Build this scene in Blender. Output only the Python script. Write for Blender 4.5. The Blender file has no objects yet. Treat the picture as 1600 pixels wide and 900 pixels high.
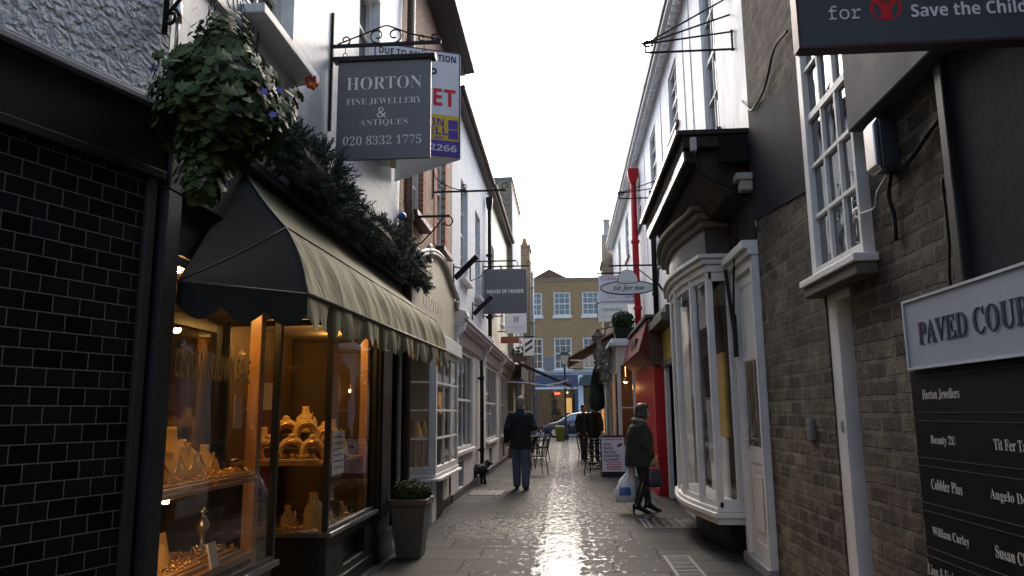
import bpy, bmesh, math, random
from mathutils import Vector, Matrix, noise

S = bpy.context.scene
COL = S.collection
RN = random.Random(11)

# ------------------------------------------------------------------ camera, sky, sun, exposure
cam = bpy.data.cameras.new('camera')
cam.sensor_width = 36.0
cam.lens = 36.0 * 1159.0 / 1600.0
cam.clip_start = 0.05
cam.clip_end = 3000
camo = bpy.data.objects.new('camera', cam)
COL.objects.link(camo)
_yaw, _pit, _rol = math.radians(4.05), math.radians(9.6), math.radians(0.55)
_f = Vector((-math.sin(_yaw) * math.cos(_pit), math.cos(_yaw) * math.cos(_pit), math.sin(_pit)))
_r = Vector((math.cos(_yaw), math.sin(_yaw), 0))
_u = _r.cross(_f)
_r2 = _r * math.cos(_rol) - _u * math.sin(_rol)
_u2 = _u * math.cos(_rol) + _r * math.sin(_rol)
_m = Matrix.Identity(4)
for _i in range(3):
    _m[_i][0], _m[_i][1], _m[_i][2] = _r2[_i], _u2[_i], -_f[_i]
_m.translation = (0, 0, 1.5)
camo.matrix_world = _m
S.camera = camo

SUN_EL, SUN_AZ = math.radians(40), math.radians(5)       # azimuth from +Y towards +X
W = bpy.data.worlds.new('World')
S.world = W
W.use_nodes = True
_nt = W.node_tree
_bg = _nt.nodes['Background']
_sky = _nt.nodes.new('ShaderNodeTexSky')
_sky.sky_type = 'NISHITA'
_sky.sun_disc = False
_sky.sun_elevation = SUN_EL
_sky.sun_rotation = SUN_AZ
_sky.air_density = 1.0
_sky.dust_density = 5.0
_sky.ozone_density = 1.0
_nt.links.new(_sky.outputs[0], _bg.inputs[0])
_bg.inputs[1].default_value = 0.15
sun = bpy.data.lights.new('sun', 'SUN')
sun.energy = 1.5
sun.angle = math.radians(66)
sun.color = (1.0, 0.96, 0.90)
suno = bpy.data.objects.new('sun', sun)
COL.objects.link(suno)
_d = Vector((math.sin(SUN_AZ) * math.cos(SUN_EL), math.cos(SUN_AZ) * math.cos(SUN_EL), math.sin(SUN_EL)))
suno.rotation_euler = _d.to_track_quat('Z', 'Y').to_euler()
suno.location = (0, 30, 40)
S.view_settings.view_transform = 'Standard'
S.view_settings.look = 'None'
S.view_settings.gamma = 1
S.view_settings.use_curve_mapping = False
S.view_settings.exposure = 1.7
S.cycles.use_denoising = True
S.cycles.max_bounces = 8
S.cycles.diffuse_bounces = 4
S.cycles.glossy_bounces = 4
S.cycles.transparent_max_bounces = 12
S.cycles.sample_clamp_indirect = 4.0
S.cycles.caustics_reflective = False
S.cycles.caustics_refractive = False

# ------------------------------------------------------------------ mesh helpers
def V(*a):
    return Vector(a[0]) if len(a) == 1 else Vector(a)

class MB:
    def __init__(s):
        s.v, s.f = [], []
    def add(s, vs, fs):
        o = len(s.v)
        s.v += [tuple(p) for p in vs]
        s.f += [tuple(i + o for i in f) for f in fs]
        return s
    def poly(s, *pts):
        return s.add(pts, [tuple(range(len(pts)))])
    def box(s, x0, x1, y0, y1, z0, z1):
        x0, x1 = min(x0, x1), max(x0, x1); y0, y1 = min(y0, y1), max(y0, y1); z0, z1 = min(z0, z1), max(z0, z1)
        vs = [(x, y, z) for x in (x0, x1) for y in (y0, y1) for z in (z0, z1)]
        return s.add(vs, [(0, 1, 3, 2), (4, 6, 7, 5), (0, 4, 5, 1), (2, 3, 7, 6), (0, 2, 6, 4), (1, 5, 7, 3)])
    def obox(s, c, u, v, w):
        c, u, v, w = V(c), V(u), V(v), V(w)
        vs = [c + a * u + b * v + d * w for a in (-1, 1) for b in (-1, 1) for d in (-1, 1)]
        fs = [(0, 1, 3, 2), (4, 6, 7, 5), (0, 4, 5, 1), (2, 3, 7, 6), (0, 2, 6, 4), (1, 5, 7, 3)]
        if u.cross(v).dot(w) < 0:
            fs = [f[::-1] for f in fs]
        return s.add(vs, fs)
    def beam(s, p, q, w, h, up=(0, 0, 1)):
        p, q = V(p), V(q)
        d = q - p
        a = d.cross(V(up))
        if a.length < 1e-6:
            a = d.cross(V(1, 0, 0))
        a.normalize()
        b = a.cross(d).normalized()
        return s.obox((p + q) / 2, d / 2, a * w / 2, b * h / 2)
    def extrude(s, pts, vec):
        """closed prism: polygon pts (3-D) swept by vec"""
        n = len(pts); vec = V(vec)
        a = [V(p) for p in pts]; b = [p + vec for p in a]
        nrm = Vector()
        for i in range(n):
            nrm += (a[i] - a[0]).cross(a[(i + 1) % n] - a[0])
        fl = nrm.dot(vec) > 0
        fs = [tuple(range(n))[::-1] if fl else tuple(range(n)), tuple(range(n, 2 * n)) if fl else tuple(range(n, 2 * n))[::-1]]
        for i in range(n):
            j = (i + 1) % n
            q = (i, j, n + j, n + i)
            fs.append(q if fl else q[::-1])
        return s.add(a + b, fs)
    def ring_loft(s, rings, cap=True, closed=True):
        n = len(rings[0]); o = []
        for r in rings:
            o += [tuple(p) for p in r]
        fs = []
        for k in range(len(rings) - 1):
            for i in range(n if closed else n - 1):
                j = (i + 1) % n
                fs.append((k * n + i, k * n + j, (k + 1) * n + j, (k + 1) * n + i))
        if cap:
            fs.append(tuple(range(n))[::-1])
            fs.append(tuple(range((len(rings) - 1) * n, len(rings) * n)))
        return s.add(o, fs)
    def tube(s, pts, r, seg=8, cap=True):
        pts = [V(p) for p in pts]
        n = len(pts)
        rr = r if isinstance(r, (list, tuple)) else [r] * n
        t0 = (pts[1] - pts[0]).normalized()
        ref = V(0, 0, 1) if abs(t0.z) < .9 else V(1, 0, 0)
        a = t0.cross(ref).normalized()
        rings = []
        for i in range(n):
            t = (pts[min(i + 1, n - 1)] - pts[max(i - 1, 0)])
            if t.length < 1e-9:
                t = t0
            t.normalize()
            a = (a - t * a.dot(t))
            if a.length < 1e-6:
                a = t.cross(V(0, 1, 0))
            a.normalize()
            b = t.cross(a)
            rings.append([pts[i] + (a * math.cos(2 * math.pi * k / seg) + b * math.sin(2 * math.pi * k / seg)) * rr[i] for k in range(seg)])
        return s.ring_loft(rings, cap)
    def lathe(s, prof, c=(0, 0, 0), seg=16, sx=1, sy=1, cap=True):
        rings = []
        for r, z in prof:
            rings.append([(c[0] + math.cos(2 * math.pi * k / seg) * r * sx, c[1] + math.sin(2 * math.pi * k / seg) * r * sy, c[2] + z) for k in range(seg)])
        return s.ring_loft(rings, cap)
    def ell(s, c, rx, ry, rz, seg=14, n=8, rot=None):
        rings = []
        for i in range(n + 1):
            th = -math.pi / 2 + math.pi * i / n
            r = max(math.cos(th), .02)
            rings.append([V(math.cos(2 * math.pi * k / seg) * rx * r, math.sin(2 * math.pi * k / seg) * ry * r, math.sin(th) * rz) for k in range(seg)])
        M = rot if rot else Matrix.Identity(3)
        c = V(c)
        return s.ring_loft([[c + M @ p for p in rg] for rg in rings])
    def build(s, name, mat, parent=None, smooth=False, bevel=0.0, bseg=2):
        me = bpy.data.meshes.new(name)
        me.from_pydata(s.v, [], s.f)
        me.update()
        if isinstance(mat, (list, tuple)):
            for m in mat: me.materials.append(m)
        elif mat is not None:
            me.materials.append(mat)
        if smooth:
            me.polygons.foreach_set('use_smooth', [True] * len(me.polygons))
        return link(name, me, parent, bevel, bseg)

def link(name, me, parent=None, bevel=0.0, bseg=2):
    o = bpy.data.objects.new(name, me)
    COL.objects.link(o)
    if parent is not None:
        adopt(o, parent)
    if bevel > 0:
        b = o.modifiers.new('bevel', 'BEVEL')
        b.width = bevel; b.segments = bseg; b.limit_method = 'ANGLE'; b.angle_limit = math.radians(40)
    return o

def world_of(o):
    m = o.matrix_basis.copy()
    p = o
    while p.parent is not None:
        m = p.matrix_parent_inverse @ m
        p = p.parent
        m = p.matrix_basis @ m
    return m

def adopt(o, parent):
    o.parent = parent
    o.matrix_parent_inverse = world_of(parent).inverted()

def thing(name, label, cat, loc=(0, 0, 0), group=None):
    o = bpy.data.objects.new(name, None)
    o.empty_display_size = .1
    COL.objects.link(o)
    o.location = loc
    o['label'] = label; o['category'] = cat
    if group: o['group'] = group
    return o

def tag(o, label, cat, group=None):
    o['label'] = label; o['category'] = cat
    if group: o['group'] = group
    return o

def struct(o):
    o['kind'] = 'structure'
    return o

def dup(root, loc, label=None, rotz=0, scale=None, group=None):
    r = root.copy(); COL.objects.link(r)
    r.location = loc
    r.rotation_euler = (0, 0, rotz)
    if scale: r.scale = scale
    if label: r['label'] = label
    if group: r['group'] = group
    for ch in list(root.children):
        c = ch.copy(); COL.objects.link(c); c.parent = r
        for g in list(ch.children):
            d = g.copy(); COL.objects.link(d); d.parent = c
    return r

# ------------------------------------------------------------------ materials
def _new(name):
    m = bpy.data.materials.new(name)
    m.use_nodes = True
    nt = m.node_tree
    return m, nt, nt.nodes['Principled BSDF']

def _n(nt, kind, **kw):
    n = nt.nodes.new(kind)
    for k, v in kw.items():
        if hasattr(n, k) and not k.startswith('in_'):
            setattr(n, k, v)
    return n

def _coords(nt, scale=(1, 1, 1)):
    tc = nt.nodes.new('ShaderNodeTexCoord')
    mp = nt.nodes.new('ShaderNodeMapping')
    mp.inputs['Scale'].default_value = scale
    nt.links.new(tc.outputs['Object'], mp.inputs[0])
    return mp.outputs[0]

def _noise(nt, vec, scale, detail=4, rough=.55):
    n = nt.nodes.new('ShaderNodeTexNoise')
    n.inputs['Scale'].default_value = scale
    n.inputs['Detail'].default_value = detail
    n.inputs['Roughness'].default_value = rough
    nt.links.new(vec, n.inputs['Vector'])
    return n.outputs['Fac']

def _ramp(nt, fac, stops):
    r = nt.nodes.new('ShaderNodeValToRGB')
    el = r.color_ramp.elements
    while len(el) < len(stops): el.new(.5)
    for e, (p, c) in zip(el, stops):
        e.position = p
        e.color = (c, c, c, 1) if isinstance(c, (int, float)) else (*c[:3], 1)
    nt.links.new(fac, r.inputs[0])
    return r.outputs[0]

def _mix(nt, fac, a, b, mode='MIX'):
    m = nt.nodes.new('ShaderNodeMix')
    m.data_type = 'RGBA'; m.blend_type = mode
    for sock, val in ((m.inputs[0], fac), (m.inputs[6], a), (m.inputs[7], b)):
        if isinstance(val, (int, float)): sock.default_value = val
        elif isinstance(val, (tuple, list)): sock.default_value = (*val[:3], 1)
        else: nt.links.new(val, sock)
    return m.outputs[2]

def _bump(nt, h, strength, dist=.01, normal=None):
    b = nt.nodes.new('ShaderNodeBump')
    b.inputs['Strength'].default_value = strength
    b.inputs['Distance'].default_value = dist
    nt.links.new(h, b.inputs['Height'])
    if normal is not None: nt.links.new(normal, b.inputs['Normal'])
    return b.outputs[0]

def sc(c, k):
    return tuple(min(1, x * k) for x in c)

def paint(name, col, rough=.55, vary=.18, scale=3.0, bump=.15, bscale=60, dirt=.0, dirtcol=(.05, .045, .04), metal=0, spec=.5, streak=False, coat=0):
    """painted / plain surface with mottling, fine bump and optional patchy dirt"""
    m, nt, p = _new(name)
    v = _coords(nt)
    n1 = _noise(nt, v, scale, 6, .6)
    c = _mix(nt, n1, sc(col, 1 - vary), sc(col, 1 + vary))
    if dirt > 0:
        vs = _coords(nt, (3, 3, .35) if streak else (1, 1, 1))
        n2 = _noise(nt, vs, 2.3, 8, .7)
        f = _ramp(nt, n2, [(.45, 0.0), (.75, dirt)])
        c = _mix(nt, f, c, dirtcol)
    nt.links.new(c, p.inputs['Base Color'])
    n3 = _noise(nt, v, bscale, 4, .6)
    if bump > 0:
        nt.links.new(_bump(nt, n3, bump, .004), p.inputs['Normal'])
    rr = _ramp(nt, n1, [(.2, max(0, rough - .1)), (.8, min(1, rough + .1))])
    nt.links.new(rr, p.inputs['Roughness'])
    p.inputs['Metallic'].default_value = metal
    p.inputs['Specular IOR Level'].default_value = spec
    if coat: p.inputs['Coat Weight'].default_value = coat
    return m

def brick(name, axis, c1, c2, mortar, bw=.225, bh=.075, ms=.01, rough=.85, vary=.5, dirt=.4, bump=.5, dirtcol=(.02, .02, .02), off=.5, spec=.3, ang=0.0, mrough=None, c3=None):
    """axis 'x': wall lies in YZ; 'y': wall lies in XZ; ang: wall turned about Z (degrees)"""
    m, nt, p = _new(name)
    tc = nt.nodes.new('ShaderNodeTexCoord')
    src = tc.outputs['Object']
    if ang:
        rt = nt.nodes.new('ShaderNodeMapping'); rt.vector_type = 'POINT'
        rt.inputs['Rotation'].default_value = (0, 0, math.radians(ang))
        nt.links.new(src, rt.inputs[0]); src = rt.outputs[0]
    sep = nt.nodes.new('ShaderNodeSeparateXYZ'); nt.links.new(src, sep.inputs[0])
    cmb = nt.nodes.new('ShaderNodeCombineXYZ')
    nt.links.new(sep.outputs[1 if axis == 'x' else 0], cmb.inputs[0])
    nt.links.new(sep.outputs[2], cmb.inputs[1])
    # slight waviness of the courses
    wob = nt.nodes.new('ShaderNodeTexNoise'); wob.inputs['Scale'].default_value = 2.2; wob.inputs['Detail'].default_value = 3
    nt.links.new(tc.outputs['Object'], wob.inputs['Vector'])
    wv = nt.nodes.new('ShaderNodeVectorMath'); wv.operation = 'SCALE'; wv.inputs['Scale'].default_value = .032 if ms > .004 else .0
    sb = nt.nodes.new('ShaderNodeVectorMath'); sb.operation = 'SUBTRACT'; sb.inputs[1].default_value = (.5, .5, .5)
    nt.links.new(wob.outputs['Color'], sb.inputs[0]); nt.links.new(sb.outputs[0], wv.inputs[0])
    ad = nt.nodes.new('ShaderNodeVectorMath'); ad.operation = 'ADD'
    nt.links.new(cmb.outputs[0], ad.inputs[0]); nt.links.new(wv.outputs[0], ad.inputs[1])
    b = nt.nodes.new('ShaderNodeTexBrick')
    b.offset = off
    b.inputs['Scale'].default_value = 1
    b.inputs['Brick Width'].default_value = bw
    b.inputs['Row Height'].default_value = bh
    b.inputs['Mortar Size'].default_value = ms
    b.inputs['Mortar Smooth'].default_value = .3
    b.inputs['Bias'].default_value = 0
    b.inputs['Color1'].default_value = (*c1, 1); b.inputs['Color2'].default_value = (*c2, 1); b.inputs['Mortar'].default_value = (*mortar, 1)
    nt.links.new(ad.outputs[0], b.inputs['Vector'])
    v = tc.outputs['Object']
    n1 = _noise(nt, v, 9, 6, .7)
    c = _mix(nt, 1.0, b.outputs['Color'], _ramp(nt, n1, [(.25, 1 - vary), (.75, 1 + vary * .35)]), 'MULTIPLY')
    if c3 is not None:
        n4 = _noise(nt, v, .9, 5, .65)
        c = _mix(nt, _ramp(nt, n4, [(.42, 0.), (.68, .75)]), c, c3)
    n2 = _noise(nt, v, 1.1, 7, .68)
    c = _mix(nt, _ramp(nt, n2, [(.42, 0.0), (.74, dirt)]), c, dirtcol)
    nt.links.new(c, p.inputs['Base Color'])
    hgt = nt.nodes.new('ShaderNodeMath'); hgt.operation = 'MULTIPLY_ADD'
    inv = nt.nodes.new('ShaderNodeMath'); inv.operation = 'SUBTRACT'; inv.inputs[0].default_value = 1
    nt.links.new(b.outputs['Fac'], inv.inputs[1])
    n3 = _noise(nt, v, 55, 5, .65)
    nt.links.new(n3, hgt.inputs[0]); hgt.inputs[1].default_value = .55 if ms > .004 else .05; nt.links.new(inv.outputs[0], hgt.inputs[2])
    bn = _bump(nt, hgt.outputs[0], min(1, bump), .012 * max(1, bump))
    if bump > 1:
        n7 = _noise(nt, v, 13, 5, .7)
        bn = _bump(nt, n7, .8, .03, bn)
    nt.links.new(bn, p.inputs['Normal'])
    if mrough is None:
        p.inputs['Roughness'].default_value = rough
    else:
        nt.links.new(_ramp(nt, b.outputs['Fac'], [(0, rough), (1, mrough)]), p.inputs['Roughness'])
    p.inputs['Specular IOR Level'].default_value = spec
    return m

def emit(name, col, strength):
    m, nt, p = _new(name)
    p.inputs['Base Color'].default_value = (*col, 1)
    p.inputs['Emission Color'].default_value = (*col, 1)
    p.inputs['Emission Strength'].default_value = strength
    return m

def glass(name, tint=(1, 1, 1), base=.06, dusty=.0):
    m = bpy.data.materials.new(name); m.use_nodes = True
    nt = m.node_tree; nt.nodes.clear()
    out = nt.nodes.new('ShaderNodeOutputMaterial')
    tr = nt.nodes.new('ShaderNodeBsdfTransparent'); tr.inputs[0].default_value = (*tint, 1)
    gl = nt.nodes.new('ShaderNodeBsdfGlossy'); gl.inputs['Roughness'].default_value = .015
    v = _coords(nt)
    nt.links.new(_bump(nt, _noise(nt, v, 1.3, 2), .06, .05), gl.inputs['Normal'])
    lw = nt.nodes.new('ShaderNodeLayerWeight'); lw.inputs[0].default_value = .5
    pw = nt.nodes.new('ShaderNodeMath'); pw.operation = 'POWER'; pw.inputs[1].default_value = 4
    nt.links.new(lw.outputs['Facing'], pw.inputs[0])
    ma = nt.nodes.new('ShaderNodeMath'); ma.operation = 'MULTIPLY_ADD'; ma.inputs[1].default_value = .85; ma.inputs[2].default_value = base
    ma.use_clamp = True
    nt.links.new(pw.outputs[0], ma.inputs[0])
    mx = nt.nodes.new('ShaderNodeMixShader')
    nt.links.new(ma.outputs[0], mx.inputs[0]); nt.links.new(tr.outputs[0], mx.inputs[1]); nt.links.new(gl.outputs[0], mx.inputs[2])
    nt.links.new(mx.outputs[0], out.inputs[0])
    return m

def pane_mat(name, col=(.02, .022, .025), spec=.8):
    """window glass with a dark room behind it"""
    m, nt, p = _new(name)
    v = _coords(nt)
    n = _noise(nt, v, 1.7, 3)
    nt.links.new(_mix(nt, n, sc(col, .5), sc(col, 1.6)), p.inputs['Base Color'])
    p.inputs['Roughness'].default_value = .03
    p.inputs['Specular IOR Level'].default_value = spec
    nt.links.new(_bump(nt, _noise(nt, v, 2.5, 2), .05, .05), p.inputs['Normal'])
    return m

def leafmat(name, a, b, rough=.5, scale=14, spec=.25):
    """foliage: every leaf its own shade, with a slow drift through the plant"""
    m, nt, p = _new(name)
    v = _coords(nt)
    geo = nt.nodes.new('ShaderNodeNewGeometry')
    n = _noise(nt, v, scale, 3)
    k = nt.nodes.new('ShaderNodeMath'); k.operation = 'MULTIPLY_ADD'
    nt.links.new(geo.outputs['Random Per Island'], k.inputs[0]); k.inputs[1].default_value = .75
    k2 = nt.nodes.new('ShaderNodeMath'); k2.operation = 'MULTIPLY'; nt.links.new(n, k2.inputs[0]); k2.inputs[1].default_value = .45
    nt.links.new(k2.outputs[0], k.inputs[2])
    c = _mix(nt, _ramp(nt, k.outputs[0], [(.2, 0.), (.95, 1.)]), sc(a, .7), sc(b, 1.35))
    nt.links.new(c, p.inputs['Base Color'])
    p.inputs['Roughness'].default_value = rough
    p.inputs['Specular IOR Level'].default_value = spec
    return m

# ------------------------------------------------------------------ lettering
def styled(s, k):
    tab = {'b': (0x1D400, 0x1D41A, 0x1D7CE), 'i': (0x1D468, 0x1D482, 0x1D7CE), 's': (0x1D5D4, 0x1D5EE, 0x1D7EC), 'm': (0x1D670, 0x1D68A, 0x1D7F6)}
    if k not in tab: return s
    A, a, z = tab[k]
    o = ''
    for c in s:
        if 'A' <= c <= 'Z': o += chr(A + ord(c) - 65)
        elif 'a' <= c <= 'z': o += chr(a + ord(c) - 97)
        elif '0' <= c <= '9': o += chr(z + ord(c) - 48)
        else: o += c
    return o

def letters(text, c, u, n, h, w, mat, parent, style='', thin=0.0, depth=.003, name='lettering'):
    """text as a thin raised mesh: centre c, reading direction u, outward normal n, bounding height h and width w (None keeps proportion)"""
    cu = bpy.data.curves.new('letters', 'FONT')
    cu.body = styled(text, style)
    cu.size = 1; cu.offset = thin; cu.extrude = .02
    cu.resolution_u = 3
    t = bpy.data.objects.new('letters', cu)
    COL.objects.link(t)
    dg = bpy.context.evaluated_depsgraph_get()
    me = bpy.data.meshes.new_from_object(t.evaluated_get(dg))
    bpy.data.objects.remove(t); bpy.data.curves.remove(cu)
    xs = [v.co.x for v in me.vertices]; ys = [v.co.y for v in me.vertices]
    x0, x1, y0, y1 = min(xs), max(xs), min(ys), max(ys)
    sy = h / (y1 - y0); sx = sy if w is None else w / (x1 - x0)
    u, n, c = V(u).normalized(), V(n).normalized(), V(c)
    up = n.cross(u)
    for v in me.vertices:
        a, b, d = v.co
        v.co = c + u * ((a - (x0 + x1) / 2) * sx) + up * ((b - (y0 + y1) / 2) * sy) + n * (depth * (d + .02) / .04)
    me.materials.clear(); me.materials.append(mat)
    me.name = name
    return link(name, me, parent)
# ------------------------------------------------------------------ shared materials
M = {}
M['white'] = paint('white_paint', (.72, .73, .74), .6, .14, 3.5, .35, 22, .62, (.34, .34, .33), streak=True)
M['whitewood'] = paint('white_wood_paint', (.66, .66, .63), .5, .08, 4, .08, 60, .35, (.26, .25, .23), spec=.3)
M['whitebrick'] = brick('white_painted_brick', 'x', (.74, .76, .78), (.66, .69, .72), (.60, .62, .64), vary=.25, dirt=.3, dirtcol=(.35, .36, .36), bump=.8)
M['whitebrick_y'] = brick('white_painted_brick_end', 'y', (.74, .76, .78), (.66, .69, .72), (.60, .62, .64), vary=.25, dirt=.3, dirtcol=(.35, .36, .36), bump=.8)
M['brownbrick'] = brick('brown_stock_brick', 'x', (.34, .19, .11), (.24, .13, .08), (.42, .36, .28), vary=.5, dirt=.25)
M['rubbed'] = brick('red_rubbed_brick', 'x', (.36, .10, .05), (.28, .08, .045), (.36, .25, .18), bw=.225, bh=.075, ms=.006, vary=.35, dirt=.15)
M['stock_y'] = brick('yellow_stock_brick', 'y', (.46, .28, .125), (.34, .20, .085), (.42, .34, .22), vary=.5, dirt=.2, c3=(.30, .20, .10), dirtcol=(.14, .10, .06))
M['party_y'] = brick('grey_brown_brick_gable', 'y', (.34, .27, .17), (.27, .21, .13), (.36, .31, .23), bw=.30, bh=.11, ms=.014, vary=.4, dirt=.2)
M['party_x'] = brick('grey_brown_brick_side', 'x', (.34, .27, .17), (.27, .21, .13), (.36, .31, .23), bw=.30, bh=.11, ms=.014, vary=.4, dirt=.2)
M['sootbrick'] = brick('sooty_stock_brick', 'x', (.29, .235, .165), (.10, .08, .056), (.25, .225, .185), bw=.27, bh=.105, ms=.017, vary=.75, dirt=.6, bump=2.2, c3=(.075, .062, .05), spec=.12)
M['grate'] = paint('worn_iron_grating', (.09, .09, .09), .6, .3, 9, .2, 60, spec=.2)
M['sootbrick_y'] = brick('sooty_stock_brick_return', 'y', (.26, .215, .165), (.16, .13, .10), (.36, .33, .29), ms=.011, vary=.65, dirt=.7, bump=1.0, c3=(.10, .085, .07))
M['black'] = paint('black_paint', (.010, .011, .012), .5, .4, 5, .1, 50, spec=.15)
M['iron'] = paint('black_wrought_iron', (.012, .011, .013), .6, .4, 20, .3, 90, spec=.25)
M['bluegrey'] = paint('dark_blue_grey_paint', (.017, .020, .023), .4, .25, 4, .08, 60, spec=.25)
M['lead'] = paint('lead_flashing', (.22, .23, .25), .5, .3, 5, .3, 30)
M['brown'] = paint('dark_brown_paint', (.050, .030, .024), .5, .4, 6, .2, 60)
M['slate'] = paint('slate_roof', (.09, .09, .10), .6, .35, 3, .3, 8)
M['pane'] = pane_mat('dark_window_glass')
M['paneblue'] = pane_mat('grey_window_glass', (.05, .06, .07))
M['glass'] = glass('shop_glass')
M['gold'] = paint('gold', (.9, .6, .2), .22, .1, 9, 0, metal=1)
M['steel'] = paint('brushed_steel', (.5, .5, .5), .35, .1, 9, .05, metal=1)
M['letter_pale'] = paint('pale_lettering', (.72, .73, .72), .5, .05, 5, 0)
M['letter_dark'] = paint('dark_lettering', (.015, .016, .022), .45, .1, 5, 0)
M['room'] = paint('shop_room_plaster', (.35, .31, .25), .8, .15, 2, 0)

# ------------------------------------------------------------------ ground
def paving(gully=False):
    m, nt, p = _new('wet_gully_flags' if gully else 'wet_york_stone_paving')
    tc = nt.nodes.new('ShaderNodeTexCoord')
    v = tc.outputs['Object']
    b = nt.nodes.new('ShaderNodeTexBrick'); b.offset = .43; b.offset_frequency = 2; b.squash = .8; b.squash_frequency = 3
    for k, val in (('Scale', 1), ('Brick Width', .95), ('Row Height', .62), ('Mortar Size', .012), ('Mortar Smooth', .4), ('Bias', 0)):
        b.inputs[k].default_value = val
    b.inputs['Color1'].default_value = (.070, .069, .065, 1); b.inputs['Color2'].default_value = (.042, .042, .041, 1); b.inputs['Mortar'].default_value = (.016, .015, .014, 1)
    wob = nt.nodes.new('ShaderNodeTexNoise'); wob.inputs['Scale'].default_value = 1.4; wob.inputs['Detail'].default_value = 3
    nt.links.new(v, wob.inputs['Vector'])
    sb = nt.nodes.new('ShaderNodeVectorMath'); sb.operation = 'SUBTRACT'; sb.inputs[1].default_value = (.5, .5, .5); nt.links.new(wob.outputs['Color'], sb.inputs[0])
    wv = nt.nodes.new('ShaderNodeVectorMath'); wv.operation = 'SCALE'; wv.inputs['Scale'].default_value = .05; nt.links.new(sb.outputs[0], wv.inputs[0])
    ad = nt.nodes.new('ShaderNodeVectorMath'); ad.operation = 'ADD'; nt.links.new(v, ad.inputs[0]); nt.links.new(wv.outputs[0], ad.inputs[1])
    nt.links.new(ad.outputs[0], b.inputs['Vector'])
    n1 = _noise(nt, v, 3.2, 8, .68)
    c = _mix(nt, 1, b.outputs['Color'], _ramp(nt, n1, [(.25, .45), (.75, 1.4)]), 'MULTIPLY')
    # where water lies: along the centre gully and a patch by the left wall
    sep = nt.nodes.new('ShaderNodeSeparateXYZ'); nt.links.new(v, sep.inputs[0])
    def gauss(sock, c0, wdt):
        a = nt.nodes.new('ShaderNodeMath'); a.operation = 'SUBTRACT'; nt.links.new(sock, a.inputs[0]); a.inputs[1].default_value = c0
        d = nt.nodes.new('ShaderNodeMath'); d.operation = 'DIVIDE'; nt.links.new(a.outputs[0], d.inputs[0]); d.inputs[1].default_value = wdt
        q = nt.nodes.new('ShaderNodeMath'); q.operation = 'MULTIPLY'; nt.links.new(d.outputs[0], q.inputs[0]); nt.links.new(d.outputs[0], q.inputs[1])
        e = nt.nodes.new('ShaderNodeMath'); e.operation = 'MULTIPLY'; nt.links.new(q.outputs[0], e.inputs[0]); e.inputs[1].default_value = -1
        x = nt.nodes.new('ShaderNodeMath'); x.operation = 'EXPONENT'; nt.links.new(e.outputs[0], x.inputs[0])
        return x.outputs[0]
    g1 = gauss(sep.outputs[0], -.10, .25)
    g2a = gauss(sep.outputs[0], -1.2, .75); g2b = gauss(sep.outputs[1], 10.3, 1.0)
    g2 = nt.nodes.new('ShaderNodeMath'); g2.operation = 'MULTIPLY'; nt.links.new(g2a, g2.inputs[0]); nt.links.new(g2b, g2.inputs[1])
    g3 = nt.nodes.new('ShaderNodeMath'); g3.operation = 'MULTIPLY'; nt.links.new(gauss(sep.outputs[0], -.02, .75), g3.inputs[0]); g3.inputs[1].default_value = .34
    g2s = nt.nodes.new('ShaderNodeMath'); g2s.operation = 'MULTIPLY_ADD'; nt.links.new(g2.outputs[0], g2s.inputs[0]); g2s.inputs[1].default_value = .5; nt.links.new(g3.outputs[0], g2s.inputs[2]); g2 = g2s
    ga = nt.nodes.new('ShaderNodeMath'); ga.operation = 'MAXIMUM'; nt.links.new(g1, ga.inputs[0]); nt.links.new(g2.outputs[0], ga.inputs[1])
    mp = nt.nodes.new('ShaderNodeMapping'); mp.inputs['Scale'].default_value = (1.0, .5, 1); nt.links.new(v, mp.inputs[0])
    nw = _noise(nt, mp.outputs[0], 13.0, 5, .62)
    wet = nt.nodes.new('ShaderNodeMath'); wet.operation = 'MULTIPLY_ADD'; nt.links.new(ga.outputs[0], wet.inputs[0]); wet.inputs[1].default_value = .40; nt.links.new(nw, wet.inputs[2])
    wetm = _ramp(nt, wet.outputs[0], [(.67, 0.), (.71, 1.)])
    if gully: wetm = _ramp(nt, nw, [(.34, .25), (.44, 1.)])
    c = _mix(nt, wetm, c, _mix(nt, 1, c, (.45, .45, .45), 'MULTIPLY'))
    nt.links.new(c, p.inputs['Base Color'])
    rdry = _ramp(nt, n1, [(.3, .50), (.7, .72)])
    nt.links.new(_mix(nt, wetm, rdry, (.16, .16, .16) if gully else (.19, .19, .19)), p.inputs['Roughness'])
    inv = nt.nodes.new('ShaderNodeMath'); inv.operation = 'SUBTRACT'; inv.inputs[0].default_value = 1; nt.links.new(b.outputs['Fac'], inv.inputs[1])
    n5 = _noise(nt, v, 24, 6, .65)
    hh = nt.nodes.new('ShaderNodeMath'); hh.operation = 'MULTIPLY_ADD'; nt.links.new(n5, hh.inputs[0]); hh.inputs[1].default_value = .45; nt.links.new(inv.outputs[0], hh.inputs[2])
    bm = nt.nodes.new('ShaderNodeBump'); bm.inputs['Distance'].default_value = .007
    nt.links.new(hh.outputs[0], bm.inputs['Height'])
    nt.links.new(_ramp(nt, wetm, [(0, .75), (1, .45)]), bm.inputs['Strength'])
    mp2 = nt.nodes.new('ShaderNodeMapping'); mp2.inputs['Scale'].default_value = (1, .6, 1); nt.links.new(v, mp2.inputs[0])
    n6 = _noise(nt, mp2.outputs[0], 6.5, 3, .5)
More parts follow.
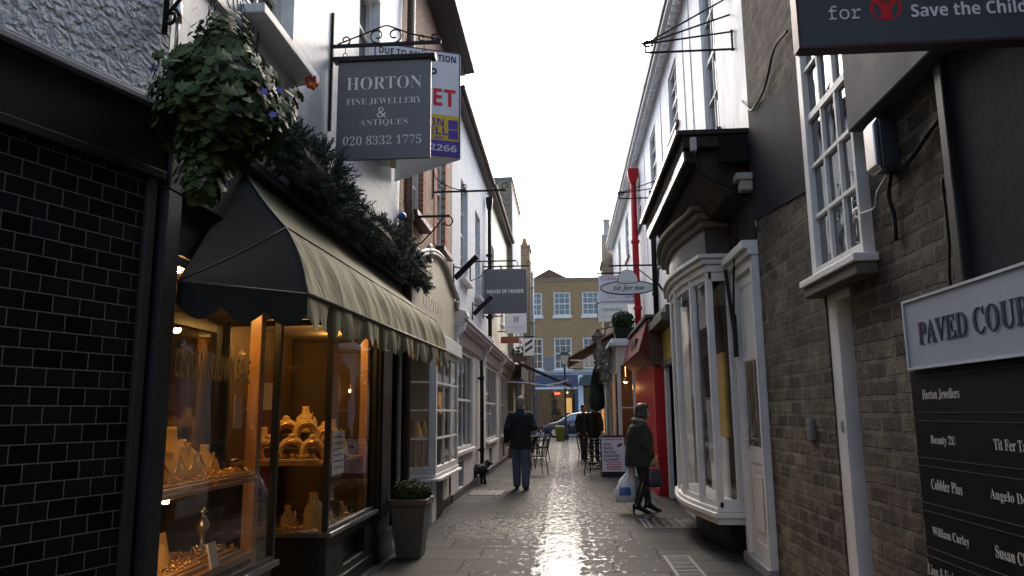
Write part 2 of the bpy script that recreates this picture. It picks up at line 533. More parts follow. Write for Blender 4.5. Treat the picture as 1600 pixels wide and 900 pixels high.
    b2 = nt.nodes.new('ShaderNodeBump'); b2.inputs['Distance'].default_value = .025; nt.links.new(n6, b2.inputs['Height']); nt.links.new(bm.outputs[0], b2.inputs['Normal']); nt.links.new(_ramp(nt, wetm, [(0, .12), (1, .5)]), b2.inputs['Strength']); nt.links.new(b2.outputs[0], p.inputs['Normal'])
    nt.links.new(_ramp(nt, wetm, [(0, .03), (1, 1.0)]), p.inputs['Specular IOR Level'])
    return m
M['paving'] = paving()
M['gullyflag'] = paving(True)
M['gully'] = paint('gully_stone', (.10, .10, .10), .10, .5, 5, .35, 22)
M['asphalt'] = paint('asphalt', (.05, .05, .052), .55, .3, 4, .4, 70)

g = MB(); g.poly((-400, -200, -.012), (400, -200, -.012), (400, 900, -.012), (-400, 900, -.012))
struct(g.build('ground', paint('earth', (.08, .075, .07), .8)))
g = MB(); g.poly((-9, -8, 0), (9, -8, 0), (9, 43.6, 0), (-9, 43.6, 0))
struct(g.build('pavement', M['paving']))
# centre gully: narrow flags laid end to end, each a few mm proud of or below the next
g = MB()
y = 2.0
while y < 42:
    L = RN.uniform(.55, .95)
    dz = RN.uniform(.002, .006)
    t = RN.uniform(-.002, .002); t2 = RN.uniform(.002, .018)
    g.add([(-.27, y, dz), (.06, y, dz + t), (.06, y + L - .014, dz + t + t2), (-.27, y + L - .014, dz + t2)], [(0, 1, 2, 3)])
    y += L
struct(g.build('gully', M['gullyflag']))
# street across the end, kerbs
g = MB(); g.poly((-120, 43.72, -.008), (120, 43.72, -.008), (120, 52.6, -.008), (-120, 52.6, -.008))
struct(g.build('road', M['asphalt']))
ks = paint('kerb_stone', (.27, .26, .25), .6)
g = MB(); g.box(-60, 60, 43.6, 43.75, -.1, .05); struct(g.build('kerb', ks, bevel=.01))
g = MB(); g.box(-60, 60, 52.55, 52.7, -.1, .10); g.box(-60, 60, 52.7, 55.9, -.1, .095); struct(g.build('far_pavement', ks))

# drain gratings let into the paving
def grate(x0, x1, y0, y1, n, label, along='x'):
    t = thing('drain_grate', label, 'grate', ((x0 + x1) / 2, (y0 + y1) / 2, 0), 'gratings set in the paving')
    fr = MB()
    fr.box(x0, x1, y0, y0 + .03, -.004, .008); fr.box(x0, x1, y1 - .03, y1, -.004, .008)
    fr.box(x0, x0 + .03, y0 + .03, y1 - .03, -.004, .008); fr.box(x1 - .03, x1, y0 + .03, y1 - .03, -.004, .008)
    fr.build('frame', M['grate'], t)
    b = MB()
    for i in range(n):
        if along == 'x':
            yy = y0 + .03 + (y1 - y0 - .06) * (i + .5) / n
            b.box(x0 + .03, x1 - .03, yy - .016, yy + .016, .001, .007)
        else:
            xx = x0 + .03 + (x1 - x0 - .06) * (i + .5) / n
            b.box(xx - .016, xx + .016, y0 + .03, y1 - .03, .001, .007)
    b.build('grille', M['grate'], t)
    g = MB(); g.poly((x0 + .03, y0 + .03, .0005), (x1 - .03, y0 + .03, .0005), (x1 - .03, y1 - .03, .0005), (x0 + .03, y1 - .03, .0005))
    g.build('pit', M['black'], t)
grate(-1.85, -1.25, 14.2, 15.2, 4, 'pale barred cellar grating in the paving beside the black dog', 'y')
grate(1.0, 1.7, 10.2, 11.1, 6, 'barred cellar grating in the paving just in front of the woman in boots', 'y')
grate(.98, 1.26, 7.2, 8.3, 16, 'long narrow drain grating in the paving beside the white bow window')

# ------------------------------------------------------------------ building helpers
def facade(mb, side, X, y0, y1, z0, z1, holes=(), depth=.14):
    """outer skin of a wall in the plane x = X facing the alley (side +1: faces +x), with reveals round its openings"""
    ys = sorted({y0, y1, *[h[0] for h in holes], *[h[1] for h in holes]})
    zs = sorted({z0, z1, *[h[2] for h in holes], *[h[3] for h in holes]})
    ys = [a for a in ys if y0 <= a <= y1]; zs = [a for a in zs if z0 <= a <= z1]
    def q(a, b, c, d):
        mb.poly(*((a, b, c, d) if side > 0 else (d, c, b, a)))
    for i in range(len(ys) - 1):
        for j in range(len(zs) - 1):
            cy, cz = (ys[i] + ys[i + 1]) / 2, (zs[j] + zs[j + 1]) / 2
            if any(h[0] < cy < h[1] and h[2] < cz < h[3] for h in holes): continue
            q((X, ys[i], zs[j]), (X, ys[i + 1], zs[j]), (X, ys[i + 1], zs[j + 1]), (X, ys[i], zs[j + 1]))
    B = X - side * depth
    for ya, yb, za, zb in holes:
        q((X, ya, za), (B, ya, za), (B, yb, za), (X, yb, za))
        q((X, ya, zb), (X, yb, zb), (B, yb, zb), (B, ya, zb))
        q((X, ya, za), (X, ya, zb), (B, ya, zb), (B, ya, za))
        q((X, yb, za), (B, yb, za), (B, yb, zb), (X, yb, zb))

def shell(mb, X, XB, y0, y1, z0, z1, near=True, far=True, top=True):
    """the sides, back and top behind a facade"""
    if near: mb.poly((X, y0, z0), (XB, y0, z0), (XB, y0, z1), (X, y0, z1))
    if far: mb.poly((X, y1, z0), (X, y1, z1), (XB, y1, z1), (XB, y1, z0))
    mb.poly((XB, y0, z0), (XB, y1, z0), (XB, y1, z1), (XB, y0, z1))
    if top: mb.poly((X, y0, z1), (XB, y0, z1), (XB, y1, z1), (X, y1, z1))

def bx(mb, X, side, d0, d1, *r):
    """box from depth d0 to d1 measured out of the wall plane"""
    mb.box(X + side * d0, X + side * d1, *r)

def sash(parent, side, X, ya, yb, za, zb, cols=2, rows=2, fw=.07, bar=.022, inset=.10, fmat=None, gmat=None, sill=True, mid=True, sillmat=None, sillout=.08, box=True):
    fmat = fmat or M['whitewood']; gmat = gmat or M['pane']
    f = MB(); P = X - side * inset
    bx(f, P, side, 0, .05, ya, ya + fw, za, zb); bx(f, P, side, 0, .05, yb - fw, yb, za, zb)
    bx(f, P, side, 0, .05, ya + fw, yb - fw, za, za + fw); bx(f, P, side, 0, .05, ya + fw, yb - fw, zb - fw, zb)
    iy0, iy1, iz0, iz1 = ya + fw, yb - fw, za + fw, zb - fw
    for i in range(1, cols):
        yy = iy0 + (iy1 - iy0) * i / cols
        bx(f, P, side, .008, .034, yy - bar / 2, yy + bar / 2, iz0, iz1)
    for j in range(1, rows):
        zz = iz0 + (iz1 - iz0) * j / rows
        k = .022 if (mid and j * 2 == rows) else bar / 2
        bx(f, P, side, .006, .037, iy0, iy1, zz - k, zz + k)
    w = f.build('window', fmat, parent)
    p = MB(); bx(p, P, side, -.012, .004, iy0 - .01, iy1 + .01, iz0 - .01, iz1 + .01)
    p.build('pane', gmat, w)
    if sill:
        s = MB(); bx(s, X, side, -inset - .02, sillout, ya - .06, yb + .06, za - .075, za)
        s.build('sill', sillmat or fmat, w, bevel=.008)
    return w

def spiral(c, u, v, r0, r1, a0, a1, n=22):
    c, u, v = V(c), V(u), V(v)
    return [c + (u * math.cos(a0 + (a1 - a0) * i / n) + v * math.sin(a0 + (a1 - a0) * i / n)) * (r0 + (r1 - r0) * i / n) for i in range(n + 1)]
# ================================================================== LEFT SIDE
XL = -2.0
# ------------------------------------------------------------------ stucco house with black tiled front (turned 18.5 degrees to the alley)
A18 = math.radians(18.5)
def tp(s, o, z):
    return (XL + math.sin(A18) * s + math.cos(A18) * o, 3.42 + math.cos(A18) * s - math.sin(A18) * o, z)
def tbox(mb, s0, s1, o0, o1, z0, z1):
    c = V(tp((s0 + s1) / 2, (o0 + o1) / 2, (z0 + z1) / 2))
    mb.obox(c, V(math.sin(A18), math.cos(A18), 0) * (s1 - s0) / 2, V(math.cos(A18), -math.sin(A18), 0) * (o1 - o0) / 2, V(0, 0, (z1 - z0) / 2))

def stucco():
    m, nt, p = _new('rough_cast_stucco')
    v = _coords(nt)
    vo = nt.nodes.new('ShaderNodeTexVoronoi'); vo.inputs['Scale'].default_value = 30; vo.feature = 'SMOOTH_F1'
    wob = nt.nodes.new('ShaderNodeVectorMath'); wob.operation = 'ADD'
    nz = nt.nodes.new('ShaderNodeTexNoise'); nz.inputs['Scale'].default_value = 12; nz.inputs['Detail'].default_value = 4; nt.links.new(v, nz.inputs['Vector'])
    s2 = nt.nodes.new('ShaderNodeVectorMath'); s2.operation = 'SCALE'; s2.inputs['Scale'].default_value = .12; nt.links.new(nz.outputs['Color'], s2.inputs[0])
    nt.links.new(v, wob.inputs[0]); nt.links.new(s2.outputs[0], wob.inputs[1]); nt.links.new(wob.outputs[0], vo.inputs['Vector'])
    n1 = _noise(nt, v, 2.2, 6, .6)
    c = _mix(nt, n1, (.42, .46, .48), (.62, .66, .68))
    c = _mix(nt, _ramp(nt, vo.outputs['Distance'], [(.2, .0), (.75, .45)]), c, (.22, .24, .25))
    nt.links.new(c, p.inputs['Base Color']); p.inputs['Roughness'].default_value = .75
    h = nt.nodes.new('ShaderNodeMath'); h.operation = 'MULTIPLY_ADD'; nt.links.new(_noise(nt, v, 35, 4), h.inputs[0]); h.inputs[1].default_value = .6
    iv = nt.nodes.new('ShaderNodeMath'); iv.operation = 'SUBTRACT'; iv.inputs[0].default_value = 1; nt.links.new(vo.outputs['Distance'], iv.inputs[1]); nt.links.new(iv.outputs[0], h.inputs[2])
    nt.links.new(_bump(nt, h.outputs[0], 1.0, .03), p.inputs['Normal'])
    return m
M['stucco'] = stucco()
M['tile'] = brick('black_glazed_tile', 'y', (.003, .003, .004), (.016, .017, .018), (.17, .18, .17), bw=.125, bh=.0775, ms=.0028, rough=.28, vary=.3, dirt=.0, bump=.4, spec=.14, ang=-(90 - 18.5), mrough=.8)

b = thing('tiled_shop_building', 'grey roughcast stucco house with a black glazed tile shop front', 'building', tp(-1, 0, 0))
w = MB(); tbox(w, -9, .0, -4, 0, 3.0, 8.6); w.build('stucco_wall', M['stucco'], b)
w = MB(); tbox(w, -9, -.07, -4, -.01, 0, 2.72); w.build('tile_wall', M['tile'], b)
w = MB(); tbox(w, -9, .0, -.5, .035, 2.66, 3.0); tbox(w, -9, .0, .035, .05, 2.655, 2.70); w.build('fascia', M['black'], b, bevel=.004)
w = MB(); tbox(w, -9, .01, -.1, .075, 3.0, 3.03); tbox(w, -9, .01, .045, .06, 3.03, 3.05); w.build('flashing', M['lead'], b, bevel=.004)
w = MB(); tbox(w, -.07, -.02, -.3, .02, 0, 2.66); w.build('edge_trim', paint('bronze_trim', (.035, .035, .032), .4), b, bevel=.004)

# ------------------------------------------------------------------ jeweller's: white house above, dark shop front below
def scored(name):
    return brick(name, 'x', (.76, .79, .81), (.72, .75, .78), (.44, .46, .48), bw=.9, bh=.36, ms=.004, rough=.5, vary=.2, dirt=.42, dirtcol=(.36, .37, .37), bump=.3)
M['scored'] = scored('white_scored_render')
jb = thing('jewellery_shop_building', 'white rendered house with a dark jewellery shop front glowing amber below', 'building', (XL, 6, 0))
w = MB()
holes = [(4.30, 5.08, 4.06, 5.9), (6.78, 7.62, 4.28, 6.1)]
facade(w, 1, XL, 3.43, 8.72, 3.08, 8.0, holes, .16)
shell(w, XL, XL - 5, 3.43, 8.72, 3.08, 8.0, near=True)
w.build('wall', M['scored'], jb)
w = MB(); w.box(XL - 5, XL - .02, 3.43, 8.72, 2.34, 3.08); w.build('shop_lintel', M['black'], jb)
for (ya, yb, za, zb) in holes:
    f = sash(jb, 1, XL, ya, yb, za, zb, 2, 4, inset=.15, sill=False)
    s = MB(); s.box(XL - .15, XL + .17, ya - .14, yb + .14, za - .07, za - .005)
    s.build('sill', M['white'], f, bevel=.008)
w = MB(); w.box(XL - 5, XL + .22, 3.43, 8.72, 8.0, 8.12); w.box(XL + .22, XL + .31, 3.43, 8.72, 8.02, 8.14)
w.build('eaves', M['brown'], jb)
# shop front joinery
w = MB()
w.box(XL - .05, XL + .05, 3.43, 3.565, 0, 2.62)
w.box(XL - .05, XL + .055, 3.43, 8.5, 2.62, 3.0); w.box(XL - .05, XL + .12, 3.43, 8.5, 3.0, 3.06)
w.box(XL - .12, XL + .04, 7.80, 8.32, 0, 2.62); w.box(XL + .04, XL + .07, 7.78, 8.34, 0, .30); w.box(XL + .04, XL + .06, 7.86, 8.26, .42, 2.2)
w.build('pilasters_and_fascia', M['bluegrey'], jb, bevel=.006)
# stall risers and window ledges
w = MB()
w.box(XL - .06, XL, 3.57, 5.10, .12, .50); w.box(XL - .04, XL + .02, 3.57, 5.10, 0, .12)
w.box(XL - .95, XL - .06, 5.04, 5.10, 0, .50)
w.build('stall_riser', M['bluegrey'], jb, bevel=.005)
w = MB()
w.box(XL - .06, XL, 6.25, 7.80, .42, .50); w.box(XL - .06, XL, 6.25, 6.75, .12, .42); w.box(XL - .06, XL, 7.45, 7.80, .12, .42); w.box(XL - .06, XL, 6.75, 7.45, .12, .19)
w.box(XL - .12, XL - .08, 6.70, 7.50, .15, .46)
w.box(XL - .04, XL + .02, 6.25, 7.80, 0, .12)
w.box(XL - .95, XL - .06, 6.25, 6.31, .0, .50)
w.build('stall_riser', M['bluegrey'], jb, bevel=.005)
ledge = paint('worn_glossy_ledge', (.10, .11, .12), .16, .3, 6, .1, 20)
w = MB(); w.box(XL - .05, XL + .045, 3.57, 5.13, .503, .545); w.box(XL - .95, XL - .05, 5.05, 5.13, .503, .545); w.build('window_ledge', ledge, jb, bevel=.008)
w = MB(); w.box(XL - .05, XL + .045, 6.22, 7.80, .503, .545); w.box(XL - .95, XL - .05, 6.22, 6.30, .503, .545); w.build('window_ledge', ledge, jb, bevel=.008)
# window frames and glazing
def shopglass(y0, y1, ret):
    f = MB()
    for yy in (y0, y1 - .04): f.box(XL - .04, XL + .01, yy, yy + .04, .548, 2.32)
    f.box(XL - .04, XL + .01, y0 + .04, y1 - .04, 2.27, 2.32); f.box(XL - .04, XL + .01, y0 + .04, y1 - .04, .548, .575)
    f.box(XL - .95, XL - .90, ret - .02, ret + .02, .548, 2.32); f.box(XL - .90, XL - .04, ret - .02, ret + .02, 2.27, 2.32)
    wo = f.build('window', M['bluegrey'], jb, bevel=.003)
    p = MB(); p.poly((XL - .015, y0 + .03, .56), (XL - .015, y1 - .03, .56), (XL - .015, y1 - .03, 2.29), (XL - .015, y0 + .03, 2.29))
    p.poly((XL - .92, ret, .56), (XL - .03, ret, .56), (XL - .03, ret, 2.29), (XL - .92, ret, 2.29))
    p.build('pane', M['glass'], wo)
    return wo
w1 = shopglass(3.57, 5.12, 5.10)
w2 = shopglass(6.24, 7.80, 6.26)
wood = paint('amber_varnished_wood', (.42, .22, .08), .4, .35, 5, .15, 30)
w = MB(); w.box(XL - .17, XL - .09, 4.97, 5.05, .50, 2.34); w.box(XL - .14, XL - .06, 7.66, 7.74, .5, 2.34); w.build('wooden_post', wood, jb, bevel=.005)
# interior shell
inn = paint('amber_shop_panelling', (.055, .034, .014), .6, .3, 3, .1, 30)
dk = paint('dark_shop_lining', (.06, .045, .03), .6, .3, 3, .05, 30)
w = MB()
w.box(XL - 3.6, XL - 3.5, 3.5, 8.5, 0, 2.34)                        # back wall
w.box(XL - 3.5, XL - .08, 3.50, 3.56, 0, 2.30)                     # near end
w.box(XL - 3.5, XL - .13, 8.30, 8.38, 0, 2.34)                     # far end
w.box(XL - .98, XL - .93, 6.32, 7.78, .5, 2.34)                    # back of the far window
w.build('shop_lining', inn, jb)
w = MB(); w.box(XL - .98, XL - .93, 3.58, 4.40, .5, 2.34); w.build('window_back', dk, jb)
w = MB(); w.box(XL - 3.6, XL - .06, 3.5, 8.38, 2.325, 2.338); w.build('shop_ceiling', M['room'], jb)
w = MB(); w.box(XL - .98, XL - .06, 3.57, 5.0, 2.300, 2.322); w.build('window_soffit', dk, jb)
w = MB(); w.box(XL - 3.5, XL - .07, 3.56, 8.30, .001, .012); w.build('shop_floor', dk, jb)
w = MB(); w.box(XL - .93, XL - .08, 3.58, 4.95, .58, .62); w.box(XL - .93, XL - .08, 6.33, 7.78, .46, .50); w.build('display_floor', wood, jb)
w = MB(); w.box(XL - .62, XL - .06, 3.58, 4.95, 1.075, 1.10); w.build('shelf', wood, jb, bevel=.003)
w = MB(); w.box(XL - .90, XL - .10, 6.36, 7.64, 1.075, 1.10); w.build('shelf', wood, jb, bevel=.003)
# shop door at the back of the recess
w = MB(); w.box(XL - 1.02, XL - .96, 5.14, 5.24, 0, 2.3); w.box(XL - 1.02, XL - .96, 6.12, 6.22, 0, 2.3); w.box(XL - 1.02, XL - .96, 5.24, 6.12, 2.2, 2.3); w.box(XL - 1.02, XL - .96, 5.24, 6.12, .02, .25)
d = w.build('door', M['bluegrey'], jb, bevel=.004)
w = MB(); w.box(XL - 1.0, XL - .99, 5.24, 6.12, .25, 2.2); w.build('pane', M['glass'], d)
w = MB(); w.box(XL - .95, XL - .03, 5.14, 6.22, .002, .014); w.build('doorstep', M['lead'], jb)
letters('CLOSING DOWN SALE', (XL - .006, 4.16, 1.775), (0, 1, 0), (1, 0, 0), .15, .92, paint('cream_window_lettering', (.55, .44, .22), .7, spec=.1), jb, 's', -.012, .0006, name='window_lettering')
letters('ENSON', (XL - .27, 6.235, 1.895), (1, 0, 0), (0, -1, 0), .06, .22, paint('brown_window_lettering', (.10, .05, .03), .6), jb, 's', name='window_lettering')

# paper notices inside the glass
notice = paint('printed_paper', (.62, .60, .55), .8, .1, 9, 0)
def paper(y0, y1, z0, z1, X, label, lines=6, mat=None):
    w = MB(); w.box(X, X + .003, y0, y1, z0, z1)
    o = tag(w.build('paper_notice', mat or notice, None), label, 'notice', 'paper notices in the jewellery window')
    t = MB()
    for i in range(lines):
        z = z1 - (z1 - z0) * (i + 1) / (lines + 1.2)
        t.box(X + .0035, X + .0045, y0 + .03, y1 - .03 - RN.uniform(0, .08) * (y1 - y0), z - .006, z + .006)
    t.build('print_lines', M['letter_dark'], o)
paper(6.52, 6.86, .98, 1.36, XL - .055, 'white printed notice with a heading stuck low on the far jewellery window')
w = MB(); w.box(XL - .60, XL - .46, 6.285, 6.288, 1.55, 1.78)
tag(w.build('price_card', notice), 'small cream card hung in the side glass of the far jewellery window', 'card')
w = MB(); w.box(XL - .19, XL - .187, 4.82, 4.94, 1.42, 1.64)
tag(w.build('price_card', notice), 'small cream card fixed beside the wooden post of the near jewellery window', 'card')

# ------------------------------------------------------------------ jewellery on display
velvet = paint('cream_velvet', (.50, .34, .15), .85, .15, 9, .15, 60)
velvet2 = paint('tan_leatherette', (.42, .27, .12), .6, .2, 9, .15, 60)
def bust_mesh(h, wd):
    m = MB(); rings = []
    prof = [(0, .50, .34, 0), (.12, .52, .33, .0), (.42, .50, .26, -.02), (.60, .42, .20, -.05), (.70, .27, .17, -.08), (.78, .17, .15, -.09), (.93, .15, .14, -.10), (1.0, .16, .15, -.10)]
    for t, a, c, off in prof:
        rings.append([(math.cos(2 * math.pi * k / 18) * c * wd + off * wd + .1 * wd * (1 - t), math.sin(2 * math.pi * k / 18) * a * wd, t * h) for k in range(18)])
    m.ring_loft(rings)
    return m
def bust(x, y, z, h, wd, label, rz=0.0, mat=None):
    """necklace bust looking out of the window (+x), turned by rz"""
    t = thing('display_bust', label, 'jewellery display bust', (0, 0, 0), 'necklace busts in the jewellery windows')
    wd = max(wd, h * .82); m = bust_mesh(h, wd); m.build('bust_form', mat or velvet, t, smooth=True)
    n = MB()
    pts = []
    for i in range(25):
        a = math.pi * (i / 24) * 1.0
        yy = math.cos(a) * .24 * wd
        dz = .78 - .40 * math.sin(a)
        xx = (.27 - .30 * (dz - .35)) * wd
        pts.append((xx, yy, dz * h))
    n.tube(pts, .008, 6)
    for i in range(8, 17):
        p = pts[i]; n.ell((p[0] + .004, p[1], p[2] - .008), .008, .008, .010, 6, 4)
    n.build('necklace', M['gold'], t, smooth=True)
    t.location = (x, y, z); t.rotation_euler = (0, 0, rz)
    return t
def arch(x, y, z, h, wd, label, rz=0.0, mat=None, lean=.22):
    """horseshoe necklace stand: an inverted U leaning back, with the necklace lying along it"""
    t = thing('necklace_stand', label, 'necklace stand', (0, 0, 0), 'horseshoe necklace stands in the jewellery windows')
    pts, rad = [], []
    for i in range(25):
        a = math.pi * i / 24
        yy = math.cos(a) * wd * .5 * (1.0 - .12 * math.sin(a)); zz = .03 + (h - .06) * math.sin(a) ** .7
        pts.append((-lean * zz, yy, zz)); rad.append(.030 * h / .2 * (.75 + .45 * math.sin(a)))
    m = MB(); m.tube(pts, rad, 10); m.build('stand_form', mat or velvet, t, smooth=True)
    m = MB(); m.ell((-lean * h * 1.05, 0, h * 1.02), wd * .17, wd * .17, h * .16, 12, 8); m.build('neck', mat or velvet, t, smooth=True)
    n = MB(); q = [(a_ + r_ * .93, b_, c_ + .004) for (a_, b_, c_), r_ in zip(pts, rad)][4:21]; n.tube(q, .008, 6)
    for k in range(5, 12): n.ell((q[k][0] + .004, q[k][1], q[k][2] - .012), .008, .008, .010, 6, 4)
    n.build('necklace', M['gold'], t, smooth=True)
    t.location = (x, y, z); t.rotation_euler = (0, 0, rz)
    return t
def tray(x0, x1, y0, y1, z, label, n=10, tilt=0.03):
    t = thing('jewellery_tray', label, 'jewellery tray', ((x0 + x1) / 2, (y0 + y1) / 2, z), 'trays of rings in the jewellery windows')
    m = MB(); m.box(x0, x1, y0, y1, z + .001, z + .028)
    for i in range(4):
        xx = x0 + .02 + (x1 - x0 - .06) * i / 3
        m.box(xx, xx + .022, y0 + .012, y1 - .012, z + .029, z + .042)
    m.build('tray_pad', velvet2, t, bevel=.006)
    r = MB()
    for i in range(n * 2):
        xx, yy = RN.uniform(x0 + .03, x1 - .03), RN.uniform(y0 + .02, y1 - .02)
        c = V(xx, yy, z + .055); a0 = RN.uniform(0, 6.28)
        u = V(math.cos(a0), math.sin(a0), 0)
        r.tube([c + u * .012 * math.cos(k * .7) + V(0, 0, 1) * .012 * math.sin(k * .7) for k in range(10)], .0028, 5)
        if i % 2: r.ell(c + V(0, 0, .015), .005, .005, .005, 6, 4)
    r.build('rings', M['gold'], t, smooth=True)
# near window, upper shelf
bust(XL - .36, 4.36, 1.10, .34, .22, 'tall cream necklace bust at the back of the near shelf, nearest the tiled wall', -.6)
bust(XL - .20, 4.06, 1.13, .18, .18, 'low cream necklace bust at the front left of the near shelf', -.7)
bust(XL - .21, 4.26, 1.13, .20, .16, 'cream necklace bust second along the front of the near shelf', -.7)
bust(XL - .34, 4.52, 1.10, .24, .17, 'tan necklace bust in the middle of the near shelf', -.6, mat=velvet2)
bust(XL - .33, 4.74, 1.10, .22, .15, 'small cream bust at the right end of the near shelf row', -.7)
arch(XL - .42, 4.62, 1.10, .22, .19, 'cream horseshoe necklace stand at the back of the near shelf', -.9)
tray(XL - .28, XL - .07, 3.72, 4.34, 1.10, 'tan ring tray at the left front edge of the near upper shelf', 18)
tray(XL - .26, XL - .07, 4.40, 4.92, 1.10, 'long tan ring tray at the right end of the near upper shelf', 22)
# near window, display floor
tray(XL - .50, XL - .12, 3.80, 4.42, .62, 'wide tan ring tray on the near window floor, nearest the tiled wall', 24)
tray(XL - .42, XL - .12, 4.46, 4.90, .62, 'tan ring tray on the near window floor, farther from the tiled wall', 18)
def easel(x, y, z, hh, label, mat):
    t = thing('price_easel', label, 'card stand', (x, y, z), 'price cards standing in the near jewellery window')
    m = MB(); m.obox((x, y, z + hh / 2 + .002), (.02 * hh + .002, 0, .004), (0, hh * .35, 0), (-.12 * hh, 0, hh / 2)); m.build('card', mat, t)
    m = MB(); m.tube([(x - .06, y, z), (x - .02, y, z + hh * .7)], .004, 5); m.build('prop', M['gold'], t)
easel(XL - .36, 4.34, .665, .16, 'tall leaning cream price card at the back of the lower tray', velvet)
easel(XL - .26, 4.16, .665, .12, 'squat cream price card beside the tall one on the lower tray', velvet)
easel(XL - .10, 4.44, .62, .14, 'cream price card leaning by the glass between the two lower trays', notice)
m = MB(); m.lathe([(.05, 0), (.05, .01), (.012, .03), (.012, .10), (.035, .12), (.045, .16), (.02, .20), (.008, .22), (.03, .235), (.004, .26)], (XL - .34, 4.78, .664), 14)
tag(m.build('silver_stand', M['steel'], smooth=True), 'little silver pedestal ornament standing on a tray on the near window floor', 'ornament')
# far window, upper shelf and floor
arch(XL - .22, 6.50, 1.10, .20, .19, 'cream horseshoe necklace stand at the front corner of the far shelf', -1.0)
arch(XL - .40, 6.48, 1.10, .21, .22, 'cream horseshoe necklace stand second in from the corner of the far shelf', -1.1)
arch(XL - .62, 6.50, 1.10, .20, .20, 'cream horseshoe necklace stand third in from the corner of the far shelf', -1.1)
arch(XL - .34, 6.66, 1.22, .24, .20, 'cream horseshoe necklace stand raised in the second row of the far shelf, nearer the corner', -1.0)
arch(XL - .52, 6.64, 1.22, .24, .22, 'cream horseshoe necklace stand raised in the second row of the far shelf, farther in', -1.1)
arch(XL - .20, 6.80, 1.14, .26, .20, 'cream horseshoe necklace stand behind the dark corner post of the far window', -.9)
m = MB(); m.box(XL - .70, XL - .26, 6.58, 6.74, 1.102, 1.215)
tag(m.build('display_block', dk, bevel=.006), 'dark leather block lifting the second row of necklace stands', 'display block')
m = MB(); m.box(XL - .62, XL - .30, 6.78, 6.96, 1.102, 1.33)
tag(m.build('display_block', dk, bevel=.006), 'tall dark leather block under the highest busts of the far shelf', 'display block')
bust(XL - .42, 6.86, 1.333, .25, .20, 'highest cream necklace bust on the tall dark block of the far shelf', -.9)
bust(XL - .22, 7.02, 1.10, .36, .22, 'cream necklace bust seen past the dark corner post of the far window', -.7)
bust(XL - .74, 6.66, 1.10, .30, .20, 'cream bust at the inner end of the far shelf, behind the front row', -1.0)
bust(XL - .24, 7.32, 1.10, .16, .18, 'low cream bust near the white notice end of the far shelf', -.3)
tray(XL - .80, XL - .14, 6.36, 6.46, 1.10, 'narrow tray of rings along the side edge of the far shelf', 14)
tray(XL - .26, XL - .10, 7.06, 7.24, 1.10, 'small ring tray on the far shelf behind the notice', 8)
bust(XL - .46, 6.62, .50, .22, .18, 'cream necklace bust standing on the floor of the far window', -.5)
bust(XL - .26, 6.72, .50, .32, .20, 'taller cream bust on the floor of the far window, by the corner post', -.5)
bust(XL - .20, 7.34, .50, .17, .15, 'tiny cream bust on the far window floor near the pilaster', -.3)
tray(XL - .72, XL - .16, 6.38, 6.54, .50, 'tan ring tray on the far window floor, along the side glass', 14)
tray(XL - .36, XL - .10, 7.0, 7.55, .50, 'long tan ring tray on the far window floor, below the notice', 18)

# lamps in the shop windows: small recessed spots
bulb = emit('warm_spot_lamp', (1.0, .42, .14), 14)
def spot(x, y, label, e=9.0, z=2.322, lamp=True):
    t = thing('ceiling_spotlight', label, 'spotlight', (x, y, z), 'recessed spotlights in the jewellery shop')
    m = MB(); m.lathe([(.042, 0), (.042, -.012), (.034, -.012), (.03, -.004)], (x, y, z), 14); m.build('rim', M['gold'], t)
    m = MB(); m.lathe([(.026, -.004), (.026, -.008)], (x, y, z), 12); m.build('lamp_glass', bulb, t)
    if lamp:
        l = bpy.data.lights.new('shop_lamp', 'POINT'); l.energy = e * .55; l.color = (1.0, .52, .14); l.shadow_soft_size = .03
        o = bpy.data.objects.new('shop_lamp', l); COL.objects.link(o); o.location = (x, y, z - .05); adopt(o, t)
spot(XL - .12, 3.86, 'warm ceiling spotlight nearest the tiled wall in the near window', 9, 2.298)
spot(XL - .30, 4.55, 'warm ceiling spotlight over the right half of the near window', 5, 2.298)
spot(XL - .50, 6.42, 'warm ceiling spotlight at the side glass of the far window', 6)
spot(XL - .22, 6.50, 'warm ceiling spotlight behind the corner post of the far window', 6)
spot(XL - .35, 7.45, 'warm ceiling spotlight at the pilaster end of the far window', 4)
spot(XL - 1.9, 5.4, 'warm ceiling spotlight deep inside the shop behind the door', 6)
t = thing('shelf_spotlight', 'little warm spotlight under the shelf of the near window', 'spotlight', (XL - .12, 3.90, 1.07))
m = MB(); m.lathe([(.02, 0), (.02, -.02), (.016, -.024)], (XL - .12, 3.90, 1.072), 10); m.build('lamp_housing', bulb, t)
l = bpy.data.lights.new('shop_lamp', 'POINT'); l.energy = 1.6; l.color = (1.0, .60, .22); l.shadow_soft_size = .03
o = bpy.data.objects.new('shop_lamp', l); COL.objects.link(o); o.location = (XL - .12, 3.90, 1.02); adopt(o, t)

